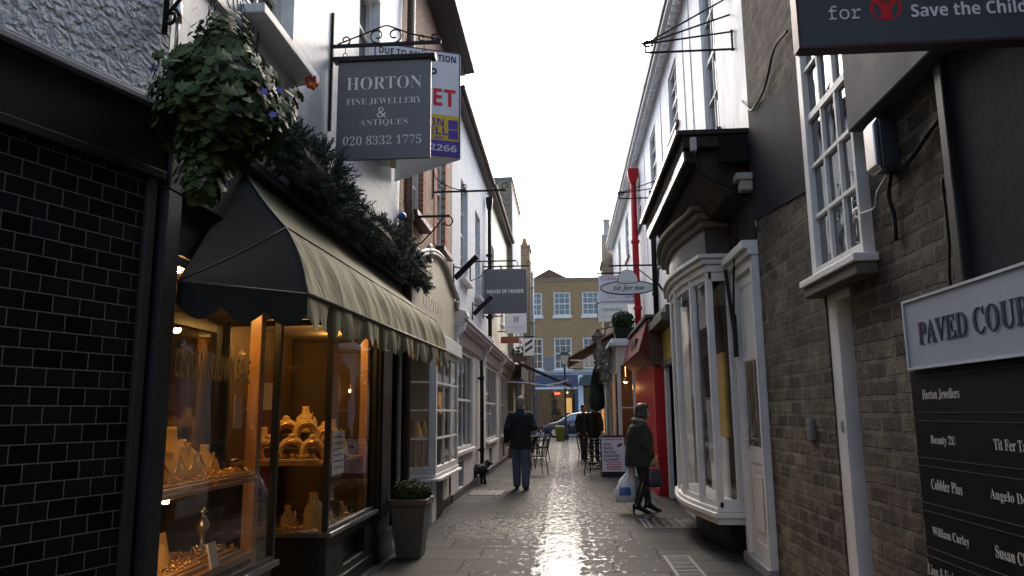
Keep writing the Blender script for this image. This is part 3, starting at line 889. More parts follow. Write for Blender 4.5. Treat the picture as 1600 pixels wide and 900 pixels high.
# ------------------------------------------------------------------ awning
def canvas():
    m, nt, p = _new('olive_grey_awning_canvas')
    v = _coords(nt)
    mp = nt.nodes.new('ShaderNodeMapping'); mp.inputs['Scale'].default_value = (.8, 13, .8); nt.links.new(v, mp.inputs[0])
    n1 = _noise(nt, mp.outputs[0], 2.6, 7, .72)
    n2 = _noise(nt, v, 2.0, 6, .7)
    c = _mix(nt, _ramp(nt, n1, [(.40, 0.), (.60, 1.)]), (.085, .080, .046), (.25, .232, .130))  # vertical streaks put light reflections into the canvas colour
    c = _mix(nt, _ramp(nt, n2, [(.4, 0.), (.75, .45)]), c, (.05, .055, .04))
    nt.links.new(c, p.inputs['Base Color'])
    p.inputs['Roughness'].default_value = .8; p.inputs['Specular IOR Level'].default_value = .2
    mp2 = nt.nodes.new('ShaderNodeMapping'); mp2.inputs['Scale'].default_value = (.6, 7, .6); nt.links.new(v, mp2.inputs[0])
    nt.links.new(_bump(nt, _noise(nt, mp2.outputs[0], 2, 3), .5, .03), p.inputs['Normal'])
    return m
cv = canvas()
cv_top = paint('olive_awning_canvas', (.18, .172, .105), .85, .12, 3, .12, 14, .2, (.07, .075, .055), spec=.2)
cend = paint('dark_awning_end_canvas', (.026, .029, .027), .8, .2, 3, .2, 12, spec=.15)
aw = thing('shop_awning', 'olive grey canvas awning with scalloped valance over the jewellery windows', 'awning', (XL, 6, 2.2))
AP0, AP1 = V(XL + .02, 4.28, 3.03), V(XL + .02, 8.25, 2.98)
AC0, AC1 = V(-1.42, 3.98, 2.165), V(-1.31, 8.12, 2.19)
AW0, AW1 = V(XL + .02, 3.62, 2.19), V(XL + .02, 8.25, 2.2)
AK0, AK1 = V(-1.635, 4.17, 2.60), V(-1.43, 8.18, 2.53)
N = 64
def awpt(t, s):
    """s 0..1 from wall to knee, 1..2 from knee to front edge"""
    if s <= 1:
        p = AP0.lerp(AP1, t).lerp(AK0.lerp(AK1, t), s); p.z -= .025 * math.sin(math.pi * s)
        return p
    p = AK0.lerp(AK1, t).lerp(AC0.lerp(AC1, t), s - 1)
    q = math.sin(math.pi * (s - 1)); ripple = .012 * math.sin(t * 95 + 1.2 * math.sin(t * 13)) + .009 * math.sin(t * 41 + 2)
    return p + V(.022 * q + ripple * q, 0, .01 * q)
m = MB()
m.ring_loft([[awpt(i / N, j / 6) for i in range(N + 1)] for j in range(7)], cap=False, closed=False)
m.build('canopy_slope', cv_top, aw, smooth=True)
m = MB()
m.ring_loft([[awpt(i / 160, 1 + j / 8) for i in range(161)] for j in range(9)], cap=False, closed=False)
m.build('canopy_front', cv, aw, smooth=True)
m = MB()
edge = [AP0.lerp(AK0, k / 8) + V(0, 0, -.025 * math.sin(math.pi * k / 8)) for k in range(9)] + [AK0.lerp(AC0, k / 8) + V(.022 * math.sin(math.pi * k / 8), 0, .01 * math.sin(math.pi * k / 8)) for k in range(1, 9)]
pr = [[AW0.lerp(e, j / 6) + V(0, .035 * math.sin(math.pi * j / 6), 0) for e in edge] for j in range(7)]
m.ring_loft(pr, cap=False, closed=False)
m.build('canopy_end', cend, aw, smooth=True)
m = MB(); m.tube([AW0, AC0], .006, 8); m.tube(edge, .007, 8); m.tube([AC0, AC1, AW1], .011, 8); m.tube([AK0, AK1], .008, 8)
m.tube([AW0.lerp(AK0, j / 6) + V(0, .035 * math.sin(math.pi * j / 6) - .006, 0) for j in range(7)], .003, 6)
m.build('piping', paint('awning_piping', (.10, .10, .08), .6), aw, smooth=True)
def valance(p, q, n, h, mt, jig):
    m = MB(); out = V(q - p).cross(V(0, 0, 1)).normalized()
    K = 10
    for i in range(n):
        a, b = p.lerp(q, i / n), p.lerp(q, (i + 1) / n)
        tops, bots = [], []
        for k in range(K + 1):
            t = k / K
            c = a.lerp(b, t)
            wv = out * (jig * math.sin((i + t) * 2.1) + jig * .6 * math.sin((i + t) * 5.3))
            tops.append(c); bots.append(c + V(0, 0, -h * (.62 + .38 * math.sin(math.pi * t))) + wv)
        m.ring_loft([tops, [x.lerp(y, .5) + V(0, 0, 0) for x, y in zip(tops, bots)], bots], cap=False, closed=False)
    return m
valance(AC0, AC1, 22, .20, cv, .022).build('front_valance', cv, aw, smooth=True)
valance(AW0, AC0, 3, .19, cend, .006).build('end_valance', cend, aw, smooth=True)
m = MB()
for yy in (5.2, 7.2): m.tube([(XL + .06, yy, 2.3), (-1.40, yy + .1, 2.17)], .012, 6)
m.build('folding_arm', M['iron'], aw)

# ------------------------------------------------------------------ fir garland along the fascia
def sprig(mb, p, d, L, dense, r=.03):
    d = V(d).normalized()
    a = d.cross(V(0, 0, 1));
    if a.length < .1: a = d.cross(V(1, 0, 0))
    a.normalize(); b = a.cross(d)
    mb.tube([p, p + d * L], [.004, .0015], 3, cap=False)
    n = int(L * dense)
    for i in range(n):
        t = i / n
        ph = RN.uniform(0, 6.283)
        o = (a * math.cos(ph) + b * math.sin(ph))
        q = p + d * (L * t)
        ln = r * RN.uniform(.7, 1.25) * (1 - .45 * t)
        tip = q + o * ln + d * ln * .9
        sd = d.cross(o) * .0052
        mb.add([q - sd, q + sd, tip], [(0, 1, 2)])
gm = MB()
for i in range(3000):
    y = RN.uniform(4.45, 9.55)
    # swelling along the length
    k = 1 + .22 * math.sin(y * 2.6) + .12 * math.sin(y * 5.9 + 1)
    ph = RN.uniform(-.9, 3.6)
    r0 = RN.uniform(.04, .235) * k * (1.0 if y < 8.4 else 1.0 - .35 * (y - 8.4))
    cz = 3.19 + .03 * math.sin(y * 1.7)
    c = V(XL + .13 + .02 * math.sin(y * 3), y, cz)
    o = V(math.cos(ph) * 1.0, 0, math.sin(ph))
    if o.x < -.3: o.x = -.3
    d = o + V(0, RN.uniform(-.8, .8), RN.uniform(-.35, .15))
    sprig(gm, c + V(o.x * r0 * .62, 0, o.z * r0 * 1.1), d, RN.uniform(.08, .15) * k, 150, .042)
gl = thing('fir_garland', 'long bushy dark green fir garland running along above the jewellery awning', 'garland', (XL + .2, 7, 3.2))
gm.build('fir_sprigs', leafmat('fir_needles', (.014, .030, .022), (.044, .072, .052), .8), gl)
m = MB(); m.tube([(XL + .17 + .03 * math.sin(y * .1 * 3), y * .1, 3.2) for y in range(46, 93, 3)], .12, 8); m.build('garland_core', paint('bark_brown', (.03, .022, .016), .9), gl)
def bauble(x, y, z, r, col, label):
    t = thing('bauble', label, 'bauble', (x, y, z), 'christmas baubles in the fir garland')
    m = MB(); m.ell((x, y, z), r, r, r, 14, 8); m.build('ball', paint('bauble', col, .2, .1, 5, 0), t, smooth=True)
    m = MB(); m.lathe([(r * .25, r * .95), (r * .25, r * 1.15)], (x, y, z), 8); m.build('cap', M['gold'], t)
bauble(XL + .30, 7.55, 3.58, .045, (.02, .18, .55), 'shiny blue bauble on top of the fir garland')

# ------------------------------------------------------------------ hanging basket and its bracket on the stucco corner
hb = V(-1.66, 3.32, 3.0)
t = thing('hanging_basket', 'hanging basket thick with trailing dark ivy and violets by the stucco corner', 'hanging basket', hb)
m = MB(); m.lathe([(.05, -.20), (.16, -.15), (.22, -.05), (.235, .03), (.21, .03)], hb, 18); m.ell(hb + V(0, 0, .06), .23, .23, .20, 18, 10); m.build('bowl_and_dark_core', paint('moss_and_dark_core', (.02, .022, .014), .9), t)  # the ball is a dark core added to block light between the leaves
lf = MB(); vl = MB(); lt = MB()
def ivy(mb, p, nrm, s, ph):
    nrm = V(nrm).normalized()
    a = nrm.cross(V(.2, .1, 1)).normalized(); b = nrm.cross(a)
    u = a * math.cos(ph) + b * math.sin(ph); v = nrm.cross(u)
    shp = [(0, 0), (.30, -.34), (.52, -.10), (.34, .12), (.62, .38), (.26, .40), (.02, 1.0), (-.24, .40), (-.60, .36), (-.33, .10), (-.50, -.12), (-.28, -.34)]
    vs = [p + (u * x + v * y) * s + nrm * (-.18 * s * (x * x + .4 * y * y)) for x, y in shp]
    mb.add(vs, [(0, i, i + 1) for i in range(1, 11)] + [(0, 11, 1)])
for i in range(1900):
    ph = RN.uniform(0, 6.283); z = RN.uniform(-.26, .42)
    if z > .10: rr = .27 * max(0, 1 - (z - .10) / .32) ** 1.5 + .04
    elif z > -.08: rr = .31
    else: rr = .31 - (-.08 - z) * .85
    rr *= RN.uniform(.70, 1.06) * (1 + .12 * math.sin(ph * 3 + z * 9) + .07 * math.sin(ph * 7 - z * 14))
    o = V(math.cos(ph), math.sin(ph), .0)
    p = hb + o * rr + V(0, 0, z)
    nr = o + V(RN.uniform(-.6, .6), RN.uniform(-.6, .6), RN.uniform(-.1, .8))
    near_side = math.cos(ph) < -.3 or math.cos(ph) > .6
    ivy(lt if (z > -.05 and near_side and RN.random() < .22) else lf, p, nr, RN.uniform(.036, .066), RN.uniform(-1.0, 1.0) + math.pi)
for i in range(260):                                               # trailing tail under the basket
    z = -RN.uniform(.10, .47); ph = RN.uniform(0, 6.28)
    rr = .17 * (1 - (-z - .2) * 1.2) * RN.uniform(.5, 1)
    p = hb + V(math.cos(ph) * rr - .06, math.sin(ph) * rr, z)
    ivy(lt if RN.random() < .55 and z < -.3 else lf, p, V(math.cos(ph), math.sin(ph), .4), RN.uniform(.032, .055), RN.uniform(-.8, .8) + math.pi)
for i in range(170):                                               # upright shoots
    ph = RN.uniform(0, 6.28); r1 = RN.uniform(.0, .16)
    p = hb + V(math.cos(ph) * r1, math.sin(ph) * r1, .30 + .16 * RN.random())
    ivy(lf, p, V(math.cos(ph), math.sin(ph), .9), RN.uniform(.03, .05), RN.uniform(0, 6.28))
lf.build('ivy_leaves', leafmat('dark_ivy_leaf', (.024, .046, .014), (.072, .110, .038), .62), t)
lt.build('light_leaves', leafmat('young_leaf', (.035, .070, .014), (.060, .100, .028), .6), t)
vio = paint('violet_petal', (.16, .13, .50), .6)
for (dx, dy, dz) in ((-.22, -.22, .10), (.28, -.14, .0), (.31, -.10, -.10), (.31, -.04, .05)):
    c = hb + V(dx, dy, dz); fl = MB()
    for k in range(5):
        a = k * 1.2566
        ivy(fl, c, V(.1, -1, .25), .026, a)
    fl.build('violet_flower', vio, t)
ch = MB()
hook = hb + V(-.02, 0, .98)
for k in range(3):
    a = k * 2.094 + .4
    p0 = hb + V(math.cos(a) * .2, math.sin(a) * .2, .05)
    L = (hook - p0).length; n = int(L / .03); d = (hook - p0) / L
    for i in range(n):
        c = p0 + d * ((i + .5) * L / n)
        s = d.cross(V(0, 0, 1) if i % 2 else V(1, .3, 0)).normalized()
        ch.tube([c + d * .018 * math.cos(q * 1.0472) + s * .008 * math.sin(q * 1.0472) for q in range(7)], .0025, 4, cap=False)
ch.build('chain', M['iron'], t)
t = thing('basket_bracket', 'black iron lamp style bracket on the stucco corner holding the ivy basket', 'bracket', tp(0, 0, 3.5))
m = MB(); a = V(tp(-.05, .02, 3.42)); e = V(tp(-.05, .02, 4.2)); m.tube([a, e], .014, 8)
m.tube([V(tp(-.05, .02, 3.95)), hook + V(0, 0, .04)], .012, 8); m.tube(spiral(V(tp(-.05, .06, 3.5)), V(math.cos(A18), -math.sin(A18), 0), V(0, 0, 1), .05, .02, 0, 8), .009, 6)
m.tube([V(tp(-.05, .03, 3.52)), V(tp(-.05, .15, 3.62)), V(tp(-.05, .22, 3.80))], .010, 6)
m.build('bracket_iron', M['iron'], t, smooth=True)
m = MB(); m.tube([V(tp(.0, .05, 3.30)), V(tp(.0, .05, 3.60))], .010, 8); m.lathe([(.02, 0), (.02, .10)], tp(.0, .05, 3.50), 10); m.build('cable_gland', M['steel'], t, smooth=True)

# orange flower pinned by the sill
t = thing('orange_flower', 'orange and red paper flower fixed at the end of the first window sill', 'flower', (XL + .14, 5.10, 3.98))
m = MB()
for k in range(6): m.ell((XL + .15 + .02 * math.cos(k), 5.10 + .035 * math.cos(k * 1.05), 3.96 + .035 * math.sin(k * 1.05)), .02, .026, .026, 8, 5)
m.build('petals', paint('orange_petal', (.75, .16, .03), .6, .4, 30), t, smooth=True)
m = MB(); m.ell((XL + .17, 5.10, 4.0), .014, .014, .014, 8, 5); m.tube([(XL + .0, 5.10, 3.92), (XL + .15, 5.10, 3.96)], .004, 5); m.build('flower_heart', paint('violet_heart', (.12, .05, .45), .6), t)

# street name plate on the white wall
t = thing('street_name_plate', 'old white street name plate with raised frame and letters PAVED COURT', 'street sign', (XL + .02, 3.95, 4.0))
m = MB(); m.box(XL + .003, XL + .022, 3.50, 4.42, 3.88, 4.12); m.build('plate', M['white'], t)
m = MB(); m.box(XL + .022, XL + .032, 3.50, 4.42, 4.10, 4.12); m.box(XL + .022, XL + .032, 3.50, 4.42, 3.88, 3.90); m.box(XL + .022, XL + .032, 3.50, 3.52, 3.90, 4.10); m.box(XL + .022, XL + .032, 4.40, 4.42, 3.90, 4.10)
m.build('plate_frame', paint('grey_plate_frame', (.10, .11, .12), .5), t)
letters('PAVED COURT', (XL + .023, 3.96, 4.0), (0, 1, 0), (1, 0, 0), .12, .82, paint('grey_cast_letters', (.10, .12, .15), .5), t, 's')
# ------------------------------------------------------------------ hanging shop sign of the jeweller
M['signgrey'] = paint('grey_sign_paint', (.115, .115, .125), .45, .08, 3, .06, 60)
def scroll_bracket(t, X, side, y, z, L, plate0, plate1, style=0, mat=None, r=.012):
    mat = mat or M['iron']
    m = MB()
    m.beam((X + side * .012, y, plate0), (X + side * .012, y, plate1), .022, .022, (0, 1, 0))
    e = X + side * L
    m.beam((X, y, z), (e, y, z), .026, .026)
    U, Z = V(side, 0, 0), V(0, 0, 1)
    if style == 0:
        c = V(X + side * L * .5, y, z + .085)
        for s in (-1, 1):
            cc = c + U * (.075 * s)
            m.tube(spiral(cc, U * s, Z, .072, .022, -1.57, 5.2, 26), r * .6, 6)
        m.tube([V(X + side * .06, y, z + .02), V(X + side * L * .28, y, z + .10), c + V(-side * .02, 0, .09), c + V(side * .02, 0, .09), V(X + side * L * .72, y, z + .09), V(e, y, z + .02)], r * .6, 6)
        m.tube(spiral(V(X + side * .13, y, z + .055), U, Z, .05, .02, -2.0, 3.6, 18), r * .6, 6)
        m.tube(spiral(V(e - side * .05, y, z + .05), U * -1, Z, .045, .015, -2.2, 3.6, 18), r * .6, 6)
        m.tube(spiral(V(e - side * .17, y, z + .05), U * -1, Z, .035, .012, -2.2, 3.6, 18), r * .6, 6)
    elif style == 1:
        m.tube([V(X + side * .02, y, z + .30)] + [V(X + side * (.05 + .4 * k), y, z + .03 + .20 * math.exp(-2.2 * k) * math.sin(1.2 + 2.2 * k)) for k in (0, .3, .6, .9, 1.2)], r * .7, 6)
        m.tube(spiral(V(X + side * .14, y, z + .09), U, Z, .08, .02, -1.57, 5, 24), r * .6, 6)
        m.tube(spiral(V(X + side * .5, y, z + .07), U * -1, Z, .06, .02, -1.57, 4.8, 24), r * .6, 6)
        m.tube(spiral(V(e, y, z + .07), U * -1, Z, .07, .02, -1.57, 4.6, 22), r * .6, 6)
    else:
        m.tube(spiral(V(e - side * .03, y, z - .08), U, Z, .08, .03, 1.57, -3.0, 18), r * .7, 6)
        m.tube([V(X + side * .02, y, z - .42), V(X + side * .22, y, z - .34), V(X + side * .42, y, z - .12), V(X + side * .5, y, z)], r * .8, 6)
    return m.build('bracket_iron', mat, t, smooth=False)

t = thing('hanging_shop_sign', 'grey hanging board reading HORTON fine jewellery and antiques on a black scroll bracket', 'shop sign', (XL, 5.96, 4.7))
scroll_bracket(t, XL, 1, 5.96, 4.70, .98, 3.92, 5.02)
m = MB(); m.box(-1.925, -1.105, 5.945, 5.975, 3.645, 4.54); m.build('sign_board', M['signgrey'], t, bevel=.003)
m = MB(); m.extrude([(-1.965, 5.92, 4.54), (-1.965, 5.905, 4.575), (-1.965, 5.96, 4.60), (-1.965, 6.015, 4.575), (-1.965, 6.0, 4.54)], (.90, 0, 0)); m.build('sign_hood', M['bluegrey'], t)
for xx in (-1.87, -1.17):
    m = MB()
    m.tube([(xx, 5.96, 4.70), (xx, 5.96, 4.63)], .004, 5)
    m.tube([V(xx, 5.96, 4.615) + V(math.cos(k * .7), 0, math.sin(k * .7)) * .018 for k in range(10)], .004, 5)
    m.build('hook', M['iron'], t)
F = (0, -1, 0); RX = (1, 0, 0)
yS = 5.944
letters('HORTON', (-1.512, yS, 4.335), RX, F, .115, .66, M['letter_pale'], t, 'b', -.0135)
letters('FINE JEWELLERY', (-1.512, yS, 4.165), RX, F, .062, .66, M['letter_pale'], t, 'b', -.0135)
letters('&', (-1.53, yS, 4.065), RX, F, .095, .085, M['letter_pale'], t, 'b', -.008)
letters('ANTIQUES', (-1.512, yS, 3.970), RX, F, .066, .42, M['letter_pale'], t, 'b', -.0135)
letters('020 8332 1775', (-1.522, yS, 3.815), RX, F, .080, .68, M['letter_pale'], t, 'b', -.0135)

# ------------------------------------------------------------------ letting agent's V board
t = thing('to_let_board', 'white agency board with red LET lettering and yellow band behind the grey jewellery sign', 'agency board', (XL, 7.6, 4.8))
a, bnd = V(-1.965, 7.27, 0), V(-1.09, 7.62, 0)
dirv = (bnd - a).normalized(); nrm = V(dirv.y, -dirv.x, 0)
bw = paint('white_sign_board', (.72, .73, .75), .4, .05, 3, .03)
def slab(mb, p, q, z0, z1, th):
    d = (q - p).normalized(); n = V(d.y, -d.x, 0)
    mb.extrude([V(p.x, p.y, z0), V(q.x, q.y, z0), V(q.x, q.y, z1), V(p.x, p.y, z1)], -n * th)
Z0, Z1 = 4.225, 5.44
m = MB(); slab(m, a, bnd, Z0, Z1, .02); m.build('front_board', bw, t)
m = MB(); slab(m, V(-1.09, 7.66, 0), V(-1.965, 8.35, 0), Z0, Z1, .02); m.build('rear_board', bw, t)
def fr(mb, s0, s1, z0, z1, o=.002):
    L = (bnd - a).length
    p = a + dirv * (L * s0) + nrm * o; q = a + dirv * (L * s1) + nrm * o
    mb.poly((p.x, p.y, z0), (q.x, q.y, z0), (q.x, q.y, z1), (p.x, p.y, z1))
yel = paint('yellow_sign_band', (.72, .50, .03), .45, .05, 3, 0); pur = paint('purple_sign_band', (.10, .06, .33), .45, .05, 3, 0)
m = MB(); fr(m, .01, .985, 4.41, 4.70); m.build('yellow_band', yel, t)
m = MB(); fr(m, .01, .985, 4.24, 4.41); m.build('purple_band', pur, t)
m = MB(); fr(m, .86, .975, 4.545, 4.65, .003); fr(m, .86, .975, 4.43, 4.535, .003); m.build('purple_blocks', pur, t)
m = MB()
for s in (0, .985): fr(m, s, s + .015, Z0, Z1, .004)
fr(m, .015, .985, Z0, Z0 + .015, .004); fr(m, .015, .985, Z1 - .015, Z1, .004); m.build('board_edging', paint('plum_edging', (.12, .05, .12), .5), t)
Lb = (bnd - a).length
def lt_(s, c, z, h, w, mt, st='s'):
    p = a + dirv * (Lb * c) + nrm * .003
    letters(s, (p.x, p.y, z), dirv, nrm, h, w, mt, t, st)
red = paint('red_sign_letters', (.62, .015, .03), .45, .05, 3, 0)
lt_('DUE TO RELOCATION', .50, 5.355, .075, .84, M['letter_dark'])
lt_('SHOP', .50, 5.17, .12, .42, M['letter_dark'])
lt_('TO LET', .52, 4.90, .20, .80, red)
lt_('IN', .74, 4.615, .085, .13, pur); lt_('ELL', .745, 4.515, .085, .20, pur); lt_('ANY', .75, 4.437, .035, .11, pur)
lt_('2266', .80, 4.325, .075, .30, bw)
m = MB(); m.box(-1.80, -1.75, 7.40, 7.45, 4.08, 5.3); m.box(-1.97, -1.80, 7.41, 7.44, 4.9, 4.95); m.build('board_post', paint('raw_timber', (.33, .25, .10), .7), t)

# ------------------------------------------------------------------ downpipe between the white and the brick house
def downpipe(x, y, z0, z1, r, mt, label, hopper=True, side=1):
    t = thing('downpipe', label, 'downpipe', (x, y, z0), 'rainwater pipes on the house fronts')
    m = MB(); m.tube([(x, y, z0), (x, y, z1)], r, 12)
    m.build('pipe', mt, t, smooth=True)
    k = z0 + .6
    while k < z1 - .2:
        m = MB(); m.lathe([(r * 1.3, -.04), (r * 1.3, .04)], (x, y, k), 12); m.box(x - side * .09, x + side * .01, y - r * 1.9, y + r * 1.9, k - .02, k + .02); m.build('collar', mt, t); k += 1.6
    if hopper:
        m = MB(); m.ring_loft([[(x + sx * a, y + sy * a, z1 + zz) for sx, sy in ((-1, -1), (1, -1), (1, 1), (-1, 1))] for a, zz in ((r * 1.05, -.1), (r * 1.7, .10), (r * 1.7, .24))]); m.build('hopper', mt, t, bevel=.008)
    return t
downpipe(XL + .10, 8.80, .1, 8.0, .055, M['brown'], 'dark brown downpipe between the white jeweller house and the brick house', False)

# ------------------------------------------------------------------ brick house with the cream curved shop fascia
bh = thing('brick_house', 'narrow brown brick house with red dressed window edges and a cream arched fascia', 'building', (XL, 10.8, 0))
holes = [(9.22, 10.18, 4.12, 6.1), (11.35, 12.15, 4.12, 6.2)]
w = MB(); facade(w, 1, XL, 8.76, 12.93, 2.5, 7.75, holes, .13); shell(w, XL, XL - 5, 8.76, 12.93, 2.5, 7.75); w.build('wall', M['brownbrick'], bh)
w = MB()
for (ya, yb, za, zb) in holes:
    for (p, q) in ((ya - .24, ya - .002), (yb + .002, yb + .24)): w.box(XL, XL + .012, p, q, za, zb + .3)
    w.box(XL, XL + .014, ya - .002, yb + .002, zb + .002, zb + .3)
w.build('red_dressing', M['rubbed'], bh)
for (ya, yb, za, zb) in holes: sash(bh, 1, XL, ya, yb, za, zb, 2, 4, inset=.11, sillmat=M['brown'], sillout=.14)
w = MB(); w.box(XL - 5, XL + .25, 8.74, 12.97, 7.75, 7.92)
w.extrude([(XL + .25, 8.72, 7.78), (XL + .42, 8.72, 7.80), (XL + .42, 8.72, 7.92), (XL - 2.5, 8.72, 10.2), (XL - 2.5, 8.72, 7.9)], (0, 4.26, 0))
w.build('roof', paint('dark_slate_and_gutter', (.030, .026, .030), .6, .5, 12, .6, 25), bh)
# cream arched fascia
cream = paint('cream_fascia_paint', (.52, .46, .33), .5, .12, 2, .08, 40, .2, (.25, .2, .13), streak=True)
def prof(y):
    if y < 9.4: return 3.52
    if y < 11.2: return 3.52 + .32 * math.sin((y - 9.4) / 1.8 * math.pi / 2)
    return 3.84 - .34 * (1 - math.cos((y - 11.2) / 1.7 * math.pi)) / 2
ys = [8.95 + .11 * i for i in range(37)]; ys = [y for y in ys if y <= 12.9]
w = MB(); w.extrude([(XL + .01, y, prof(y)) for y in ys] + [(XL + .01, ys[-1], 2.70), (XL + .01, ys[0], 2.70)], (.07, 0, 0)); w.build('fascia', cream, bh)
w = MB(); w.tube([(XL + .10, y, prof(y) + .03) for y in ys], .045, 8); w.tube([(XL + .12, y, prof(y) + .075) for y in ys], .03, 8)
w.tube(spiral((XL + .12, ys[-1] + .01, prof(ys[-1]) - .10), (0, 0, 1), (0, 1, 0), .14, .03, 0, 6, 26), .035, 8)
w.tube(spiral((XL + .12, 10.2, 3.72), (0, 0, 1), (0, -1, 0), .14, .03, 0, 6, 26), .035, 8)
w.box(XL + .01, XL + .14, 8.95, 12.9, 2.66, 2.72)
w.build('fascia_moulding', paint('grey_brown_moulding', (.20, .17, .15), .5, .2, 8, .2), bh, smooth=True)
letters('CLOTHES', (XL + .082, 10.70, 3.08), (0, 1, 0), (1, 0, 0), .20, 1.6, paint('white_fascia_letters', (.68, .64, .55), .5), bh, 's', -.012)
# ground floor: dark doorway, then white bay
w = MB(); w.box(XL - .9, XL - .8, 8.74, 10.0, 0, 2.5); w.box(XL - .8, XL - .02, 8.45, 8.52, 0, 2.6); w.box(XL - .8, XL - .29, 10.02, 10.08, 0, 2.5); w.build('door_recess', M['black'], bh)
w = MB(); w.box(XL - .78, XL - .72, 8.85, 9.75, .05, 2.15); d = w.build('door', M['bluegrey'], bh)
w = MB(); w.ell((XL - .70, 8.95, 1.05), .03, .03, .03, 8, 6); w.build('handle', M['gold'], d)
BX = -1.83
w = MB()
w.extrude([(XL - .26, 10.12, .62), (BX - .03, 10.50, .62), (BX, 10.56, .62), (BX, 12.72, .62), (BX - .10, 12.85, .62), (XL - .3, 12.85, .62)], (0, 0, .05))
w.extrude([(XL - .28, 10.09, .57), (BX + .03, 10.50, .57), (BX + .05, 10.56, .57), (BX + .05, 12.74, .57), (BX - .07, 12.9, .57), (XL - .3, 12.9, .57)], (0, 0, .045))
w.extrude([(XL - .25, 10.16, 0), (BX - .06, 10.56, 0), (BX - .06, 10.9, 0), (XL - .3, 10.9, 0)], (0, 0, .57))
w.box(XL - .3, XL - .02, 10.9, 12.9, 0, .57)
w.build('bay_base', M['whitewood'], bh, bevel=.008)
w = MB()
w.extrude([(XL - .28, 10.09, 2.44), (BX + .03, 10.50, 2.44), (BX + .05, 10.56, 2.44), (BX + .05, 12.74, 2.44), (BX - .07, 12.9, 2.44), (XL - .3, 12.9, 2.44)], (0, 0, .22))
w.build('bay_head', M['whitewood'], bh, bevel=.008)
w = MB(); w.box(BX - .4, BX - .075, 10.9, 11.55, .03, .50); w.box(XL - .02, XL + .02, 10.9, 12.9, 0, .14); w.build('base_recess', M['black'], bh)
def panelwin(parent, p, q, z0, z1, cols, rows, fw, bar, mt=None, gl=None, th=.05):
    """glazed panel standing between floor points p and q"""
    p, q = V(*p, 0), V(*q, 0); d = (q - p); L = d.length; d.normalize(); n = V(d.y, -d.x, 0)
    f = MB()
    def b(s0, s1, za, zb, o0, o1):
        c = p + d * (s0 + s1) / 2 + n * (o0 + o1) / 2 + V(0, 0, (za + zb) / 2)
        f.obox(c, d * (s1 - s0) / 2, n * (o1 - o0) / 2, V(0, 0, (zb - za) / 2))
    b(0, fw, z0, z1, -th, 0); b(L - fw, L, z0, z1, -th, 0); b(fw, L - fw, z0, z0 + fw, -th, 0); b(fw, L - fw, z1 - fw, z1, -th, 0)
    for i in range(1, cols):
        s = fw + (L - 2 * fw) * i / cols; b(s - bar / 2, s + bar / 2, z0 + fw, z1 - fw, -th * .8, -.006)
    for j in range(1, rows):
        z = z0 + fw + (z1 - z0 - 2 * fw) * j / rows; b(fw, L - fw, z - bar / 2, z + bar / 2, -th * .75, -.008)
    w = f.build('window', mt or M['whitewood'], parent)
    g = MB(); a0, a1 = p + d * (fw - .01) - n * th * .5, q - d * (fw - .01) - n * th * .5
    g.poly((a0.x, a0.y, z0 + fw - .01), (a1.x, a1.y, z0 + fw - .01), (a1.x, a1.y, z1 - fw + .01), (a0.x, a0.y, z1 - fw + .01))
    g.build('pane', gl or M['glass'], w)
    return w
panelwin(bh, (XL - .26, 10.14), (BX - .02, 10.52), .672, 2.44, 1, 4, .10, .026)
panelwin(bh, (BX - .01, 10.54), (BX - .01, 12.72), .672, 2.44, 3, 4, .09, .03)
w = MB(); w.box(XL - 1.5, XL - 1.45, 10.1, 12.9, 0, 2.6); w.box(XL - 1.45, XL - .27, 12.86, 12.92, 0, 2.6); w.box(XL - 1.45, XL - .27, 10.11, 10.15, 0, 2.6)
w.box(XL - 1.45, BX - .08, 10.60, 12.8, .60, .615)
w.build('shop_lining', paint('pale_shop_lining', (.40, .38, .34), .8, .3, 2.2, 0), bh)
w = MB(); w.box(XL - 1.46, BX - .1, 10.55, 12.85, 2.46, 2.5); w.build('shop_ceiling', M['room'], bh)
for k, (yy, zz, r1) in enumerate(((11.1, .62, .10), (11.7, .62, .07), (12.2, .62, .09))):
    t = thing('table_lamp', ['bell shaped brown lamp shade in the white bay nearest the planter', 'little lamp shade in the middle of the white bay', 'brown lamp shade at the far end of the white bay'][k], 'lamp', (XL - .25, yy, zz), 'shaded lamps in the white bay window')
    m = MB(); m.lathe([(r1 * .8, .003), (r1 * .3, .05), (.02, .08), (.02, .55)], (XL - .25, yy, zz), 12); m.build('lamp_base', wood, t, smooth=True)
    m = MB(); m.lathe([(r1 * 1.3, .5), (r1 * .5, .78)], (XL - .25, yy, zz), 16, cap=False); m.build('lamp_shade', velvet2, t, smooth=True)

# ------------------------------------------------------------------ white painted brick house with panelled shop fronts
wb = thing('white_brick_house', 'white painted brick house with two tall upper windows and white panelled shop fronts', 'building', (XL, 16, 0))
holes = [(14.1, 15.15, 4.15, 6.15), (16.45, 17.45, 4.15, 6.15)]
w = MB(); facade(w, 1, XL, 12.97, 18.95, 3.2, 7.45, holes, .16); shell(w, XL, XL - 5, 12.97, 18.95, 3.2, 7.45); w.build('wall', M['whitebrick'], wb)
for (ya, yb, za, zb) in holes: sash(wb, 1, XL, ya, yb, za, zb, 2, 4, inset=.13, gmat=M['paneblue'], sillout=.12)
w = MB(); w.box(XL - 5, XL + .16, 12.95, 18.97, 7.45, 7.56); w.tube([(XL + .20, 12.95, 7.53), (XL + .20, 18.97, 7.53)], .05, 8)
w.extrude([(XL + .12, 12.95, 7.56), (XL - 2.5, 12.95, 7.95), (XL - 2.5, 12.95, 7.56)], (0, 6.02, 0)); w.build('roof', M['brown'], wb)
